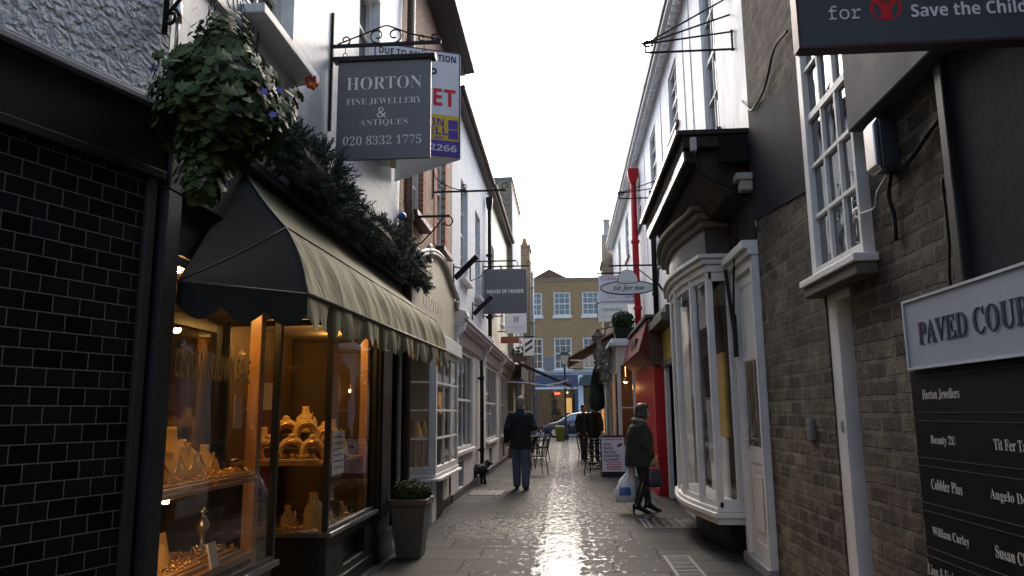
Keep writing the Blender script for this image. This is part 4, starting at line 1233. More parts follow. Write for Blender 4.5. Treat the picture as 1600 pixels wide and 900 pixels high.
def shopfront(parent, y0, y1, wins, grilles, xo=0, zc=3.0, sill=.82, mt=None, fm=None):
    mt = mt or M['whitewood']
    X = XL + xo
    w = MB()
    hs = [(a, b_, sill, 2.72) for a, b_ in wins] + [(a, b_, .14, .62) for a, b_ in grilles]
    facade(w, 1, X, y0, y1, 0, 2.78, hs, .10)
    w.box(X - .9, X - .11, y0, y1, 2.74, 2.78)
    wl = w.build('shop_wall', mt, parent)
    w = MB(); w.box(X - .2, X + .05, y0, y1, 2.78, 3.04); w.box(X - .1, X + .03, y0, y1, 2.745, 2.80); w.build('shop_fascia', fm or paint('grey_fascia', (.30, .29, .29), .5, .1, 3, .1), parent, bevel=.01)
    w = MB(); w.box(X - .2, X + .12, y0, y1, 3.045, 3.10); w.box(X - .2, X + .22, y0, y1, 3.10, 3.16); w.box(X - .2, X + .27, y0, y1, 3.16, 3.205); w.build('cornice', M['white'], parent, bevel=.012)
    for a, b_ in wins:
        sash(parent, 1, X, a, b_, sill, 2.72, 4, 2, fw=.06, bar=.03, inset=.07, gmat=M['glass'], sillout=.07, mid=True)
    g = MB()
    for a, b_ in grilles: g.box(X - .12, X - .09, a, b_, .14, .62)
    if grilles: g.build('cellar_vent', M['black'], parent)
    b_ = MB(); b_.box(X, X + .03, y0, y1, .0, .13); b_.build('plinth', M['bluegrey'], parent)
    ln = MB(); ln.box(X - 1.0, X - .95, y0, y1, 0, 2.74); ln.box(X - .95, X - .12, y0 + .01, y0 + .05, 0, 2.74); ln.box(X - .95, X - .12, y1 - .05, y1 - .01, 0, 2.74); ln.box(X - .95, X - .12, y0, y1, sill - .06, sill - .03); ln.build('shop_lining', M['room'], parent)
def console(parent, y, X, mt=None):
    w = MB()
    w.extrude([(X, y - .09, 2.62), (X + .06, y - .09, 2.62), (X + .11, y - .09, 2.75), (X + .10, y - .09, 2.85), (X + .22, y - .09, 2.98), (X + .24, y - .09, 3.12), (X, y - .09, 3.12)], (0, .18, 0))
    w.tube(spiral((X + .12, y, 3.03), (1, 0, 0), (0, 0, 1), .10, .03, 0, 6, 20), .03, 6)
    w.extrude([(X, y - .13, 3.205), (X + .30, y - .13, 3.205), (X + .26, y - .13, 3.30), (X, y - .13, 3.40)], (0, .26, 0))
    w.build('console', mt or M['white'], parent, bevel=.01)
shopfront(wb, 12.97, 18.0, [(13.35, 16.0)], [(13.9, 14.6)])
shopfront(wb, 18.02, 22.2, [(18.7, 21.6)], [(19.3, 20.2)])
for yy in (13.1, 17.7, 22.1): console(wb, yy, XL)
downpipe(XL + .09, 16.95, .1, 2.7, .045, M['black'], 'thin black downpipe between the two white panelled shop windows', False)
t = downpipe(XL + .12, 18.55, 3.3, 6.8, .05, M['black'], 'black downpipe with a square hopper head on the white painted brick house')
# iron stays with flat flag ends
for k, (yy, zz, lb) in enumerate(((13.15, 4.05, 'dark angled wall plate on a stay at the start of the white brick wall'), (15.9, 3.75, 'dark angled wall plate on a stay between the two white wall windows'))):
    t = thing('wall_stay', lb, 'wall stay', (XL, yy, zz), 'dark angled stays on the white brick wall')
    m = MB(); m.beam((XL + .03, yy, zz - .12), (XL + .45, yy - .1, zz + .26), .10, .02, (0, 1, 0)); m.build('stay_plate', M['black'], t)
    m = MB(); m.beam((XL, yy, zz + .1), (XL + .2, yy, zz + .05), .02, .02); m.beam((XL + .01, yy, zz - .25), (XL + .01, yy, zz + .15), .02, .02, (0, 1, 0)); m.build('stay_arm', M['iron'], t)

# scroll brackets
t = thing('sign_bracket', 'empty black scroll bracket high on the brick house, above the cream fascia', 'sign bracket', (XL, 11.0, 4.9), 'iron sign brackets on the left wall')
scroll_bracket(t, XL, 1, 11.0, 4.90, 1.14, 4.8, 5.35, 1)
t = thing('sign_bracket', 'small plain iron bracket low on the brick house beside the brown downpipe', 'sign bracket', (XL, 9.05, 4.0), 'iron sign brackets on the left wall')
scroll_bracket(t, XL, 1, 9.05, 3.98, .58, 3.7, 4.0, 2)
# House of Fraser hanging sign
t = thing('hanging_shop_sign', 'square dark grey hanging board reading HOUSE OF FRASER over the white shop fronts', 'shop sign', (XL, 18.0, 5.1))
m = MB(); m.box(XL, XL + .02, 17.98, 18.02, 3.8, 5.2); m.beam((XL, 18, 5.10), (XL + 1.16, 18, 5.10), .03, .03); m.beam((XL, 18, 3.86), (XL + .5, 18, 3.86), .025, .025)
m.tube(spiral((XL + 1.14, 18, 5.17), (1, 0, 0), (0, 0, 1), .08, .03, -1.57, 3.5, 18), .012, 6); m.build('bracket_iron', M['iron'], t)
m = MB(); m.box(XL + .03, XL + 1.09, 17.975, 18.025, 3.92, 5.03); m.build('sign_board', M['signgrey'], t, bevel=.004)
letters('HOUSE OF FRASER', (XL + .56, 17.974, 4.47), RX, F, .090, .90, paint('white_sign_letters', (.85, .85, .85), .5), t, 's')
t = thing('sign_bracket', 'black scroll bracket above the dark square sign on the white brick house', 'sign bracket', (XL, 15.5, 5.0), 'iron sign brackets on the left wall')
scroll_bracket(t, XL, 1, 15.5, 4.72, 1.0, 4.3, 4.75, 2)

# ------------------------------------------------------------------ farther houses on the left
ch_ = thing('cream_house', 'low cream painted house with brown eaves beyond the white brick house', 'building', (XL, 22, 0))
holes = [(19.95, 20.95, 4.3, 6.2), (23.0, 24.0, 4.3, 6.2)]
w = MB(); facade(w, 1, XL, 18.99, 25.98, 3.2, 7.45, holes, .16); shell(w, XL, XL - 5, 18.99, 25.98, 3.2, 7.45); w.build('wall', paint('cream_wall', (.62, .58, .46), .6, .12, 2, .1), ch_)
for (ya, yb, za, zb) in holes: sash(ch_, 1, XL, ya, yb, za, zb, 2, 4, inset=.13, gmat=M['paneblue'])
w = MB(); w.box(XL - 5, XL + .18, 18.99, 25.98, 7.45, 7.6); w.tube([(XL + .22, 18.99, 7.56), (XL + .22, 25.98, 7.56)], .06, 8)
w.extrude([(XL + .15, 18.99, 7.6), (XL - 2.5, 18.99, 7.85), (XL - 2.5, 18.99, 7.6)], (0, 6.99, 0)); w.build('roof', M['brown'], ch_)
shopfront(ch_, 22.22, 25.98, [(22.9, 25.2)], [(23.4, 24.2)], mt=paint('stone_shopfront', (.32, .28, .22), .6, .2, 2, .1))
console(ch_, 25.8, XL)
pt = thing('tall_brick_house', 'taller grey brown brick house whose gable rises above the cream house', 'building', (-4, 29, 0))
w = MB(); w.box(-9, -1.82, 26.0, 31.0, 0, 9.95); w.build('wall', M['party_y'], pt)
w = MB(); w.box(-1.818, -1.805, 26.02, 30.98, 3.2, 9.5); w.build('front_render', M['whitebrick'], pt)
w = MB(); w.box(-9.03, -1.78, 25.97, 31.03, 9.95, 10.03); w.build('coping', M['lead'], pt)
w = MB(); w.box(-1.81, -1.55, 26.0, 31.0, 2.7, 3.2); w.build('fascia', M['brown'], pt)
w = MB()
w.box(-1.815, -1.79, 27.0, 30.0, .6, 2.6); w.build('window', M['pane'], pt)
for yy in (27.2, 29.4): sash(pt, 1, -1.80, yy, yy + .9, 4.4, 6.2, 2, 4, inset=-.01, gmat=M['paneblue'])
eb = thing('end_brick_house', 'narrow old brick house with a stubby chimney closing the left side of the alley', 'building', (-3, 34.5, 0))
w = MB(); w.box(-8, -1.50, 33.0, 36.0, 0, 8.3); w.build('wall', M['party_y'], eb)
w = MB(); w.box(-2.02, -1.54, 33.2, 34.6, 8.3, 9.15); w.box(-2.08, -1.49, 33.14, 34.66, 9.0, 9.12)
w.build('chimney', M['party_y'], eb)
w = MB()
for yy in (33.5, 34.2): w.lathe([(.13, 9.15), (.10, 9.5)], (-1.78, yy, 0), 12)
w.build('chimney_pot', paint('terracotta', (.35, .17, .09), .7), eb, smooth=True)
w = MB(); w.box(-1.50, -1.40, 33.3, 35.8, 2.7, 3.2); w.box(-1.50, -1.47, 33.4, 35.7, .4, 2.6); w.build('shop_front', M['bluegrey'], eb)
w = MB(); w.box(-8, -1.81, 31.02, 32.98, 0, 6.2); 
tag(w.build('link_wall', M['party_y']), 'low brick linking wall between the tall gabled house and the end house', 'wall')
downpipe(-1.42, 33.05, .1, 7.8, .07, M['lead'], 'thick grey stack pipe on the corner of the end brick house', False)

# hanging sign with a W, striped flag, planter box
t = thing('hanging_shop_sign', 'cream hanging board with a scribbled W below the dark square sign', 'shop sign', (-1.8, 22, 4.3))
m = MB(); m.box(-1.78, -1.13, 21.98, 22.02, 3.86, 4.52); m.build('sign_board', bw, t)
m = MB(); m.beam((XL, 22, 4.58), (-1.1, 22, 4.58), .03, .03); m.box(XL, XL + .25, 21.98, 22.02, 3.9, 3.93); m.build('bracket_iron', M['iron'], t)
letters('W', (-1.42, 21.978, 4.26), RX, F, .20, .22, paint('grey_ink', (.2, .2, .22), .6), t, 'i', 0)
m = MB(); m.box(-1.72, -1.19, 21.976, 21.979, 4.02, 4.03); m.build('rule_line', paint('grey_ink', (.4, .4, .42), .6), t)
t = thing('hanging_shop_sign', 'small board with black and white diagonal stripes under the W sign', 'shop sign', (-1.3, 23.5, 3.6))
m = MB(); m.box(-1.32, -.98, 23.48, 23.5, 3.3, 3.85); m.build('sign_board', bw, t)
m = MB()
for i in range(2): m.extrude([(-1.27, 23.476, 3.38 + .2 * i), (-1.03, 23.476, 3.54 + .2 * i), (-1.03, 23.476, 3.64 + .2 * i), (-1.27, 23.476, 3.48 + .2 * i)], (0, .003, 0))
m.build('stripes', M['letter_dark'], t)
m = MB(); m.beam((XL, 23.5, 3.9), (-.96, 23.5, 3.9), .03, .03); m.build('bracket_iron', M['iron'], t)
m = MB(); m.box(-1.96, -1.40, 22.6, 22.64, 3.62, 3.82)
tag(m.build('red_board', paint('dull_red_board', (.14, .03, .025), .6)), 'small dull red board behind the cream W sign', 'sign board')

def leafball(mb, c, r, n, s, sq=1.0):
    for i in range(n):
        d = V(RN.gauss(0, 1), RN.gauss(0, 1), RN.gauss(0, 1)); d.normalize()
        k = RN.uniform(.72, 1.0) ** .6
        p = V(c) + V(d.x * r, d.y * r, d.z * r * sq) * k
        nn = d + V(RN.uniform(-.7, .7), RN.uniform(-.7, .7), RN.uniform(-.3, .9)); nn.normalize()
        a = nn.cross(V(.3, .2, 1)).normalized(); b_ = nn.cross(a); q = RN.uniform(0, 6.28)
        u = a * math.cos(q) + b_ * math.sin(q); v = nn.cross(u); z = s * RN.uniform(.7, 1.3)
        mb.add([p, p + u * z * .35 + v * z * .5, p + v * z, p - u * z * .35 + v * z * .5], [(0, 1, 2, 3)])
M['box_leaf'] = leafmat('box_leaf', (.010, .022, .009), (.032, .054, .020), .75, spec=.08)
t = thing('plant_box', 'small plant box with a bushy green plant on the cornice under the striped sign', 'planter', (-1.5, 25, 3.3))
m = MB(); m.box(-1.75, -1.25, 24.7, 25.2, 3.21, 3.40); m.build('trough', M['brown'], t)
m = MB(); leafball(m, (-1.5, 24.95, 3.52), .32, 500, .07, .7); m.build('foliage', M['box_leaf'], t)

# floor planter by the dark doorway
t = thing('floor_planter', 'tall tapered grey planter with a clipped box ball beside the dark doorway', 'planter', (-1.70, 8.27, 0))
def sqr(c, a, z): return [(c[0] + sx * a, c[1] + sy * a, z) for sx, sy in ((-1, -1), (1, -1), (1, 1), (-1, 1))]
c = (-1.70, 8.22)
pg = paint('fibre_clay_grey', (.070, .076, .074), .6, .2, 5, .15, 40, .25, (.07, .075, .06))
m = MB(); m.ring_loft([sqr(c, .13, .0), sqr(c, .188, .54), sqr(c, .205, .545), sqr(c, .21, .61), sqr(c, .185, .61), sqr(c, .18, .56)]); m.build('pot', pg, t, bevel=.008)
m = MB(); m.poly(*sqr(c, .18, .57)); m.build('soil', paint('soil', (.02, .016, .012), .95), t)
m = MB(); leafball(m, (c[0], c[1], .66), .215, 2600, .030, .66); m.build('box_ball', M['box_leaf'], t)
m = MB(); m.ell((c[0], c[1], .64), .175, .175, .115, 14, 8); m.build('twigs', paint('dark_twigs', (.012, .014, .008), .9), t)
# ================================================================== RIGHT SIDE
XR = 1.85
# ------------------------------------------------------------------ near sooty brick house
rb = thing('sooty_brick_house', 'sooty old brick house with a white sash window over a recessed door', 'building', (XR, 4, 0))
holes = [(4.47, 5.34, 2.46, 4.75), (4.90, 5.36, 0, 2.33)]
w = MB(); facade(w, -1, XR, -8.0, 7.05, 0, 8.2, holes, .28); w.build('wall', M['sootbrick'], rb)
w = MB(); shell(w, XR, XR + 5, -8.0, 7.05, 0, 8.2); w.build('rear_walls', M['sootbrick_y'], rb)
# window (double row sash, standing slightly out)
wf = MB()
X = XR - .06
wy0, wy1, wz0, wz1 = 4.45, 5.37, 2.42, 4.78
def rbx(mb, a, b, *r): mb.box(X + a, X + b, *r)
rbx(wf, -.01, .10, wy0, wy0 + .035, wz0, wz1); rbx(wf, -.01, .10, wy1 - .09, wy1, wz0, wz1); rbx(wf, -.01, .10, wy0 + .035, wy1 - .09, wz0, wz0 + .07); rbx(wf, -.01, .10, wy0 + .035, wy1 - .09, wz1 - .08, wz1)
for i in (1, 2):
    yy = wy0 + .035 + (wy1 - wy0 - .125) * i / 3; rbx(wf, .01, .06, yy - .014, yy + .014, wz0 + .07, wz1 - .08)
for j in range(1, 6):
    zz = wz0 + .07 + (wz1 - wz0 - .15) * j / 6; k = .026 if j == 3 else .014
    rbx(wf, .008, .065, wy0 + .035, wy1 - .09, zz - k, zz + k)
wo = wf.build('window', M['whitewood'], rb, bevel=.003)
w = MB(); rbx(w, .035, .05, wy0 + .05, wy1 - .07, wz0 + .05, wz1 - .06)
def mirror_pane():
    m, nt, p = _new('old_reflecting_glass')
    v = _coords(nt)
    p.inputs['Base Color'].default_value = (.02, .024, .028, 1); p.inputs['Roughness'].default_value = .015; p.inputs['Specular IOR Level'].default_value = 1.0; p.inputs['IOR'].default_value = 2.1
    nt.links.new(_bump(nt, _noise(nt, v, 2.6, 2), .12, .05), p.inputs['Normal'])
    return m
M['mirror'] = mirror_pane()
w.build('pane', M['mirror'], wo)
w = MB(); rbx(w, -.09, .06, wy0 - .05, wy1 + .06, wz0 - .055, wz0 - .003); w.build('sill', M['whitewood'], wo, bevel=.008)
w = MB(); rbx(w, -.07, .06, wy0 - .03, wy1 + .04, wz0 - .13, wz0 - .057); w.build('sill_timber', paint('grubby_timber', (.10, .09, .075), .8, .5, 5, .4, 30, .5), wo, bevel=.01)
# recessed door
w = MB(); w.box(XR + .01, XR + .17, 5.18, 5.352, 0.0, 2.34); w.box(XR + .01, XR + .17, 4.905, 5.18, 2.24, 2.34); w.build('door_frame', M['whitewood'], rb, bevel=.005)
w = MB(); w.box(XR + .20, XR + .26, 4.905, 5.22, 0.02, 2.24); d = w.build('door', M['bluegrey'], rb)
w = MB(); w.box(XR + .003, XR + .009, 5.235, 5.265, 1.36, 1.43); w.box(XR + .168, XR + .198, 5.20, 5.225, 1.02, 1.18); w.build('latch', M['steel'], d)
w = MB(); w.box(XR - .02, XR + .27, 4.905, 5.355, .0, .06); w.build('doorstep', M['lead'], rb, bevel=.01)
# black painted panel on the brickwork, beyond the window
w = MB(); w.extrude([(XR - .012, 5.44, 3.12), (XR - .012, 7.04, 3.30), (XR - .012, 7.04, 4.42), (XR - .012, 5.44, 4.0)], (.010, 0, 0))
tag(w.build('black_wall_panel', paint('weathered_black_board', (.020, .022, .028), .8, .5, 2, .2, 30, .35, (.07, .065, .06), spec=.08)), 'weathered black board fixed to the brick wall left of the white sash window', 'wall panel')
# grey weathered board above the alarm box, and the black boarded bay near the camera
w = MB(); w.box(XR - .13, XR - .01, 2.2, 4.37, 3.14, 4.9)
tag(w.build('grey_fascia_box', paint('weathered_grey_lead', (.060, .060, .064), .8, .4, 2.5, .5, 16, .4, (.03, .03, .03)), bevel=.01), 'big weathered grey fascia box on the brick wall behind the charity sign', 'fascia box')
t = thing('boarded_shop_bay', 'black painted boarded bay with an upright post above the court directory', 'boarding', (XR - .05, 2.5, 2.2))
w = MB(); w.box(XR - .03, XR - .01, .8, 3.40, 0.3, 3.135); w.build('boarding', paint('textured_black_blue_board', (.018, .020, .025), .85, .3, 3, .9, 14, spec=.08), t)
w = MB(); w.box(XR - .065, XR - .01, 3.405, 3.47, 0.0, 3.135); w.box(XR - .045, XR - .01, 3.473, 3.51, 0.0, 3.135); w.build('post', M['bluegrey'], t, bevel=.006)

# directory of the court
t = thing('court_directory', 'black directory board headed PAVED COURT with white shop names on the right wall', 'directory sign', (XR - .17, 3.2, 1.0))
DX = 1.77
w = MB(); w.box(DX, DX + .03, 1.90, 3.985, .30, 1.694); w.build('black_board', paint('gloss_black_board', (.006, .006, .008), .5, .2, 2, .02, spec=.08), t, bevel=.003)
w = MB(); w.box(DX - .015, DX + .03, 1.90, 3.955, 1.698, 2.052); w.build('title_panel', paint('silver_grey_panel', (.27, .30, .36), .5, .10, 3, .02, 40, .25, (.16, .17, .19), streak=True, spec=.3), t)
w = MB(); w.box(DX - .022, DX - .015, 1.90, 3.955, 2.040, 2.052); w.box(DX - .022, DX - .015, 1.90, 3.955, 1.698, 1.711); w.box(DX - .022, DX - .015, 3.943, 3.955, 1.711, 2.04); w.build('panel_frame', paint('pale_frame', (.42, .45, .50), .4), t)
w = MB()
for zz in (1.665, 1.485, 1.445, 1.265, 1.225, 1.045, 1.005, .83, .79, .63): w.box(DX - .002, DX + .001, 1.90, 3.983, zz - .0012, zz + .0012)
w.build('strip_edges', paint('strip_edge', (.055, .055, .06), .5), t)
LU, LN = (0, -1, 0), (-1, 0, 0)
def dl(s, yl, z, h, w_, mt=paint('cream_small_letters', (.50, .49, .45), .6), x=DX, st='b', thin=-.006):
    letters(s, (x, yl - w_ / 2, z), LU, LN, h, w_, mt, t, st, thin, .0008)
navy = paint('navy_raised_letters', (.012, .016, .035), .6, spec=.2)
letters('PAVED COURT', (DX - .0155, 3.315, 1.872), LU, LN, .112, .99, navy, t, 'b', -.006, .004)
dl('Horton Jewellers', 3.87, 1.570, .052, .352)
dl('Beauty 2U', 3.828, 1.352, .052, .232); dl('Tit Fer Tat', 3.286, 1.355, .046, .24)
dl('Cobbler Plus', 3.87, 1.142, .050, .288); dl('Angelo Deli', 3.355, 1.144, .052, .285)
dl('William Curley', 3.905, .912, .052, .335); dl('Susan Clark', 3.365, .916, .050, .285)
dl('Lion & Unicorn', 3.99, .725, .050, .345)
for zz in (1.72, 2.03): w = MB(); w.ell((DX - .016, 3.93, zz), .003, .008, .008, 8, 5); w.build('screw', M['steel'], t)

# alarm box, cables, door entry panel
t = thing('alarm_box', 'upright grey metal alarm box on the brick wall right of the sash window', 'alarm box', (XR, 4.3, 3.0))
w = MB(); w.box(XR - .10, XR - .002, 4.02, 4.14, 2.80, 3.09); w.build('case', paint('dark_case', (.04, .04, .045), .4), t, bevel=.008)
w = MB(); w.extrude([(XR - .135, 4.015, 2.82), (XR - .105, 4.015, 2.79), (XR - .105, 4.015, 3.10), (XR - .135, 4.015, 3.06)], (0, .13, 0)); w.build('front_cover', M['steel'], t, bevel=.006)
def cable(pts, r, label, mt=None, n=8):
    out = []
    P = [V(p) for p in pts]
    for i in range(len(P) - 1):
        p0, p1, p2, p3 = P[max(i - 1, 0)], P[i], P[i + 1], P[min(i + 2, len(P) - 1)]
        for k in range(n):
            s = k / n
            out.append(.5 * ((2 * p1) + (p2 - p0) * s + (2 * p0 - 5 * p1 + 4 * p2 - p3) * s * s + (3 * p1 - p0 - 3 * p2 + p3) * s ** 3))
    out.append(P[-1])
    m = MB(); m.tube(out, r, 6)
    return tag(m.build('cable', mt or M['black'], smooth=True), label, 'cable')
cable([(XR - .02, 4.05, 2.84), (XR - .025, 3.95, 2.78), (XR - .03, 3.8, 2.80), (XR - .02, 3.65, 2.86), (XR - .03, 3.52, 2.88)], .012, 'thick black cable looping along the brick from the alarm box to the post')
cable([(XR - .02, 4.10, 2.80), (XR - .03, 4.14, 2.68), (XR - .02, 4.12, 2.55), (XR - .02, 4.13, 2.42)], .012, 'black cable hanging straight down the bricks below the alarm box')
cable([(XR - .04, 4.12, 2.79), (XR - .06, 4.22, 2.72), (XR - .04, 4.32, 2.66), (XR - .07, 4.44, 2.66)], .005, 'tangled pale thin wires between the alarm box and the sash window', M['letter_pale'])
cable([(XR - .02, 3.58, 2.6), (XR - .025, 3.57, 2.3), (XR - .03, 3.59, 2.1), (XR - .02, 3.57, 1.95)], .007, 'thin dark cable running down beside the black post')
cable([(XR - .02, 5.66, 4.5), (XR - .03, 6.0, 4.52), (XR - .02, 6.4, 4.35), (XR - .03, 6.8, 4.32), (XR - .02, 7.02, 4.45), (XR - .02, 7.2, 4.58)], .010, 'black cable sagging across the brick wall above the black board')
t = thing('entry_keypad', 'small grey door entry keypad on the brick wall by the recessed door', 'keypad', (XR, 5.84, 1.36))
w = MB(); w.box(XR - .035, XR - .001, 5.78, 5.89, 1.28, 1.44); w.build('plate', paint('keypad_grey', (.16, .16, .17), .4), t, bevel=.004)
w = MB()
for i in range(3):
    for j in range(4): w.box(XR - .040, XR - .0355, 5.795 + i * .03, 5.815 + i * .03, 1.295 + j * .034, 1.318 + j * .034)
w.build('keys', M['steel'], t)

# charity sign hung over the alley
t = thing('charity_sign', 'dark green hanging board reading for Save the Children with a red figure roundel', 'shop sign', (1.4, 2.6, 2.95))
SY = 2.60
w = MB(); w.box(.885, 2.02, SY, SY + .05, 2.815, 3.34); w.build('sign_board', paint('dark_grey_green_sign', (.055, .068, .074), .5, .35, 1.6, .05), t, bevel=.002)
w = MB(); w.box(.876, .886, SY - .006, SY + .056, 2.806, 3.34); w.box(.886, 2.02, SY - .006, SY + .056, 2.803, 2.814); w.build('sign_edge', paint('plum_black_edge', (.05, .02, .025), .4), t)
w = MB(); w.beam((.95, SY + .025, 3.40), (XR, SY + .025, 3.40), .04, .04); w.tube([(1.0, SY + .025, 3.34), (1.0, SY + .025, 3.40)], .008, 6); w.tube([(1.7, SY + .025, 3.34), (1.7, SY + .025, 3.40)], .008, 6); w.build('bracket_iron', M['iron'], t)
letters('for', (1.050, SY - .001, 2.940), RX, F, .055, .115, M['letter_pale'], t, 'm', 0, .002)
letters('Save the Children', (1.535, SY - .001, 2.935), RX, F, .052, .50, M['letter_pale'], t, 's', 0, .002)
redl = paint('red_roundel', (.55, .015, .025), .4, .05, 5, 0)
cx, cz = 1.197, 2.955
m = MB()
# broken ring of two arcs
for a0, a1 in ((math.radians(100), math.radians(262)), (math.radians(-82), math.radians(80))):
    o = [(cx + math.cos(a0 + (a1 - a0) * i / 20) * .056, SY - .001, cz + math.sin(a0 + (a1 - a0) * i / 20) * .056) for i in range(21)]
    inn_ = [(cx + math.cos(a0 + (a1 - a0) * i / 20) * (.056 - .010 * math.sin(math.pi * i / 20)), SY - .001, cz + math.sin(a0 + (a1 - a0) * i / 20) * (.056 - .010 * math.sin(math.pi * i / 20))) for i in range(20, -1, -1)]
    for i in range(20): m.poly(o[i], o[i + 1], inn_[19 - i], inn_[20 - i])
# figure with raised arms
hd = [(cx + math.cos(k * .5236) * .017, SY - .002, cz + .038 + math.sin(k * .5236) * .017) for k in range(12)]
m.poly(*hd)
m.poly((cx - .020, SY - .002, cz - .050), (cx + .020, SY - .002, cz - .050), (cx + .018, SY - .002, cz + .004), (cx, SY - .002, cz + .014), (cx - .018, SY - .002, cz + .004))
m.poly((cx - .017, SY - .0025, cz - .008), (cx, SY - .0025, cz + .012), (cx - .040, SY - .0025, cz + .034), (cx - .046, SY - .0025, cz + .026))
m.poly((cx + .017, SY - .0025, cz - .008), (cx + .046, SY - .0025, cz + .026), (cx + .040, SY - .0025, cz + .034), (cx, SY - .0025, cz + .012))
m.build('red_emblem', redl, t)

# ------------------------------------------------------------------ white upper storeys beyond, black canopy and white bow window below
wh = thing('white_bow_window_house', 'long white rendered house with dark eaves, black shop canopy and white bow window', 'building', (XR, 12, 0))
holes = [(8.35, 9.15, 4.75, 7.0), (11.2, 12.1, 6.0, 7.1), (14.0, 14.95, 5.85, 7.1), (17.0, 17.9, 5.85, 7.1), (20.5, 21.5, 5.85, 7.1), (23.5, 24.5, 5.8, 7.1)]
w = MB(); facade(w, -1, XR, 7.07, 27.4, 3.25, 7.5, holes, .12); shell(w, XR, XR + 5, 7.07, 27.4, 3.25, 7.5); w.build('wall', M['white'], wh)
for (ya, yb, za, zb) in holes: sash(wh, -1, XR, ya, yb, za, zb, 2, 4, fw=.05, inset=.08, gmat=M['paneblue'], sillmat=M['brown'], sillout=.05)
w = MB(); w.box(XR, XR - .22, 7.07, 27.4, 7.5, 7.58)
for i in range(100): w.box(XR - .06, XR - .16, 7.15 + i * .2, 7.22 + i * .2, 7.40, 7.498)
w.build('eaves_soffit', M['white'], wh)
w = MB(); w.extrude([(XR - .22, 7.07, 7.56), (XR - .25, 7.07, 7.58), (XR - .25, 7.07, 7.74), (XR - .12, 7.07, 7.74), (XR - .12, 7.07, 7.62)], (0, 20.4, 0)); w.extrude([(XR - .12, 7.07, 7.62), (XR - .2, 7.07, 7.76), (XR + 2.6, 7.07, 9.6), (XR + 2.6, 7.07, 7.6)], (0, 20.4, 0)); w.build('roof', M['slate'], wh)
for yy in (9.9, 10.5, 13.1, 16.0, 19.2): w = MB(); w.box(XR - .012, XR, yy, yy + .035, 4.6, 7.45); w.build('wall_batten', M['white'], wh)
# canopy
CX = 1.21
blk = paint('peeling_black_paint', (.024, .020, .016), .75, .7, 3, .5, 25, .5, (.075, .062, .048), spec=.15)
w = MB(); w.box(CX, XR, 7.12, 10.6, 4.08, 4.20)
w.box(CX - .05, XR, 7.08, 10.66, 4.20, 4.25); w.box(CX + .03, CX + .12, 7.18, 10.54, 3.95, 4.08)
w.extrude([(CX + .12, 7.22, 4.078), (XR, 7.22, 4.078), (XR, 7.22, 3.55), (1.62, 7.22, 3.60), (CX + .20, 7.22, 3.86)], (0, 3.3, 0))
w.box(XR - .012, XR - .002, 7.08, 8.19, 3.13, 4.07)  # thin dark sheet laid over the white wall below the canopy
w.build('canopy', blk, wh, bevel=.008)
w = MB(); w.box(1.56, XR - .015, 7.06, 7.118, 3.93, 4.17); w.box(1.53, XR - .01, 7.05, 7.11, 3.90, 3.927); w.build('canopy_box', paint('black_wire_mesh_box', (.012, .011, .010), .8, .6, 30, .8, 60, spec=.1), wh)
w = MB(); w.box(CX - .075, CX - .052, 7.08, 10.66, 4.215, 4.255); w.box(CX + .008, CX + .0295, 7.2, 10.5, 3.97, 4.07); w.build('canopy_flashing', paint('glossy_wet_lead', (.30, .26, .27), .12), wh)
w = MB(); w.box(CX + .06, CX + .12, 7.04, 7.10, 4.02, 4.16); w.build('alarm_sounder', paint('pale_sounder', (.4, .4, .38), .5), wh, bevel=.01)
w = MB(); w.box(XR - .17, XR - .013, 7.0, 7.16, 3.70, 3.77); w.box(XR - .13, XR - .013, 7.02, 7.14, 3.60, 3.70); w.build('stone_bracket', paint('grey_stone', (.30, .28, .24), .7, .3, 6, .3), wh, bevel=.01)
# bow window: plan curve
def bowx(y, k=0.0):
    t = (y - 8.2) / 2.8
    return 1.60 - .17 * math.sin(math.pi * min(max(t, 0), 1) * .93 + .12) - k
BY = [8.2 + .14 * i for i in range(21)]
def bowband(mb, k, z0, z1, y0e=0.0):
    pts = [(XR + .05, 8.2 - k - y0e)] + [(bowx(BY[0], k), 8.2 - k - y0e)] + [(bowx(y, k), y) for y in BY[1:-1]] + [(bowx(BY[-1], k), BY[-1] + k), (XR + .05, BY[-1] + k)]
    mb.extrude([(x, y, z0) for x, y in pts], (0, 0, z1 - z0))
w = MB(); bowband(w, .02, .33, .40); bowband(w, .06, .40, .455); bowband(w, .03, .458, .50); w.build('bow_sill', M['whitewood'], wh, bevel=.008)
w = MB(); bowband(w, .02, 3.02, 3.10); bowband(w, .06, 3.103, 3.16); bowband(w, .10, 3.163, 3.21); w.build('bow_head', M['whitewood'], wh, bevel=.008)
w = MB(); bowband(w, .0, 3.213, 3.52); w.build('bow_fascia', paint('brown_black_fascia', (.035, .028, .026), .4, .3, 3, .1), wh)
w = MB(); bowband(w, .05, 3.523, 3.60); bowband(w, .11, 3.603, 3.68); bowband(w, .17, 3.683, 3.74); w.build('bow_cornice', paint('grubby_stone_moulding', (.115, .098, .076), .8, .4, 5, .3, 30, .5), wh, bevel=.012)
w = MB(); pts = [(XR + .05, 8.45), (1.74, 8.45)] + [(bowx(y) + .20, y) for y in BY[3:-2]] + [(XR + .05, 10.6)]
w.extrude([(x, y, .02) for x, y in pts], (0, 0, .31)); w.build('bow_base', M['black'], wh)
gp = MB(); fp = MB()
sel = [0, 4, 10, 15, 20]
for k in sel:
    y = BY[k]; x = bowx(y)
    fp.box(x - .015, x + .055, y - (.0 if k == 0 else .035), y + (.07 if k == 0 else .035), .50, 3.02)
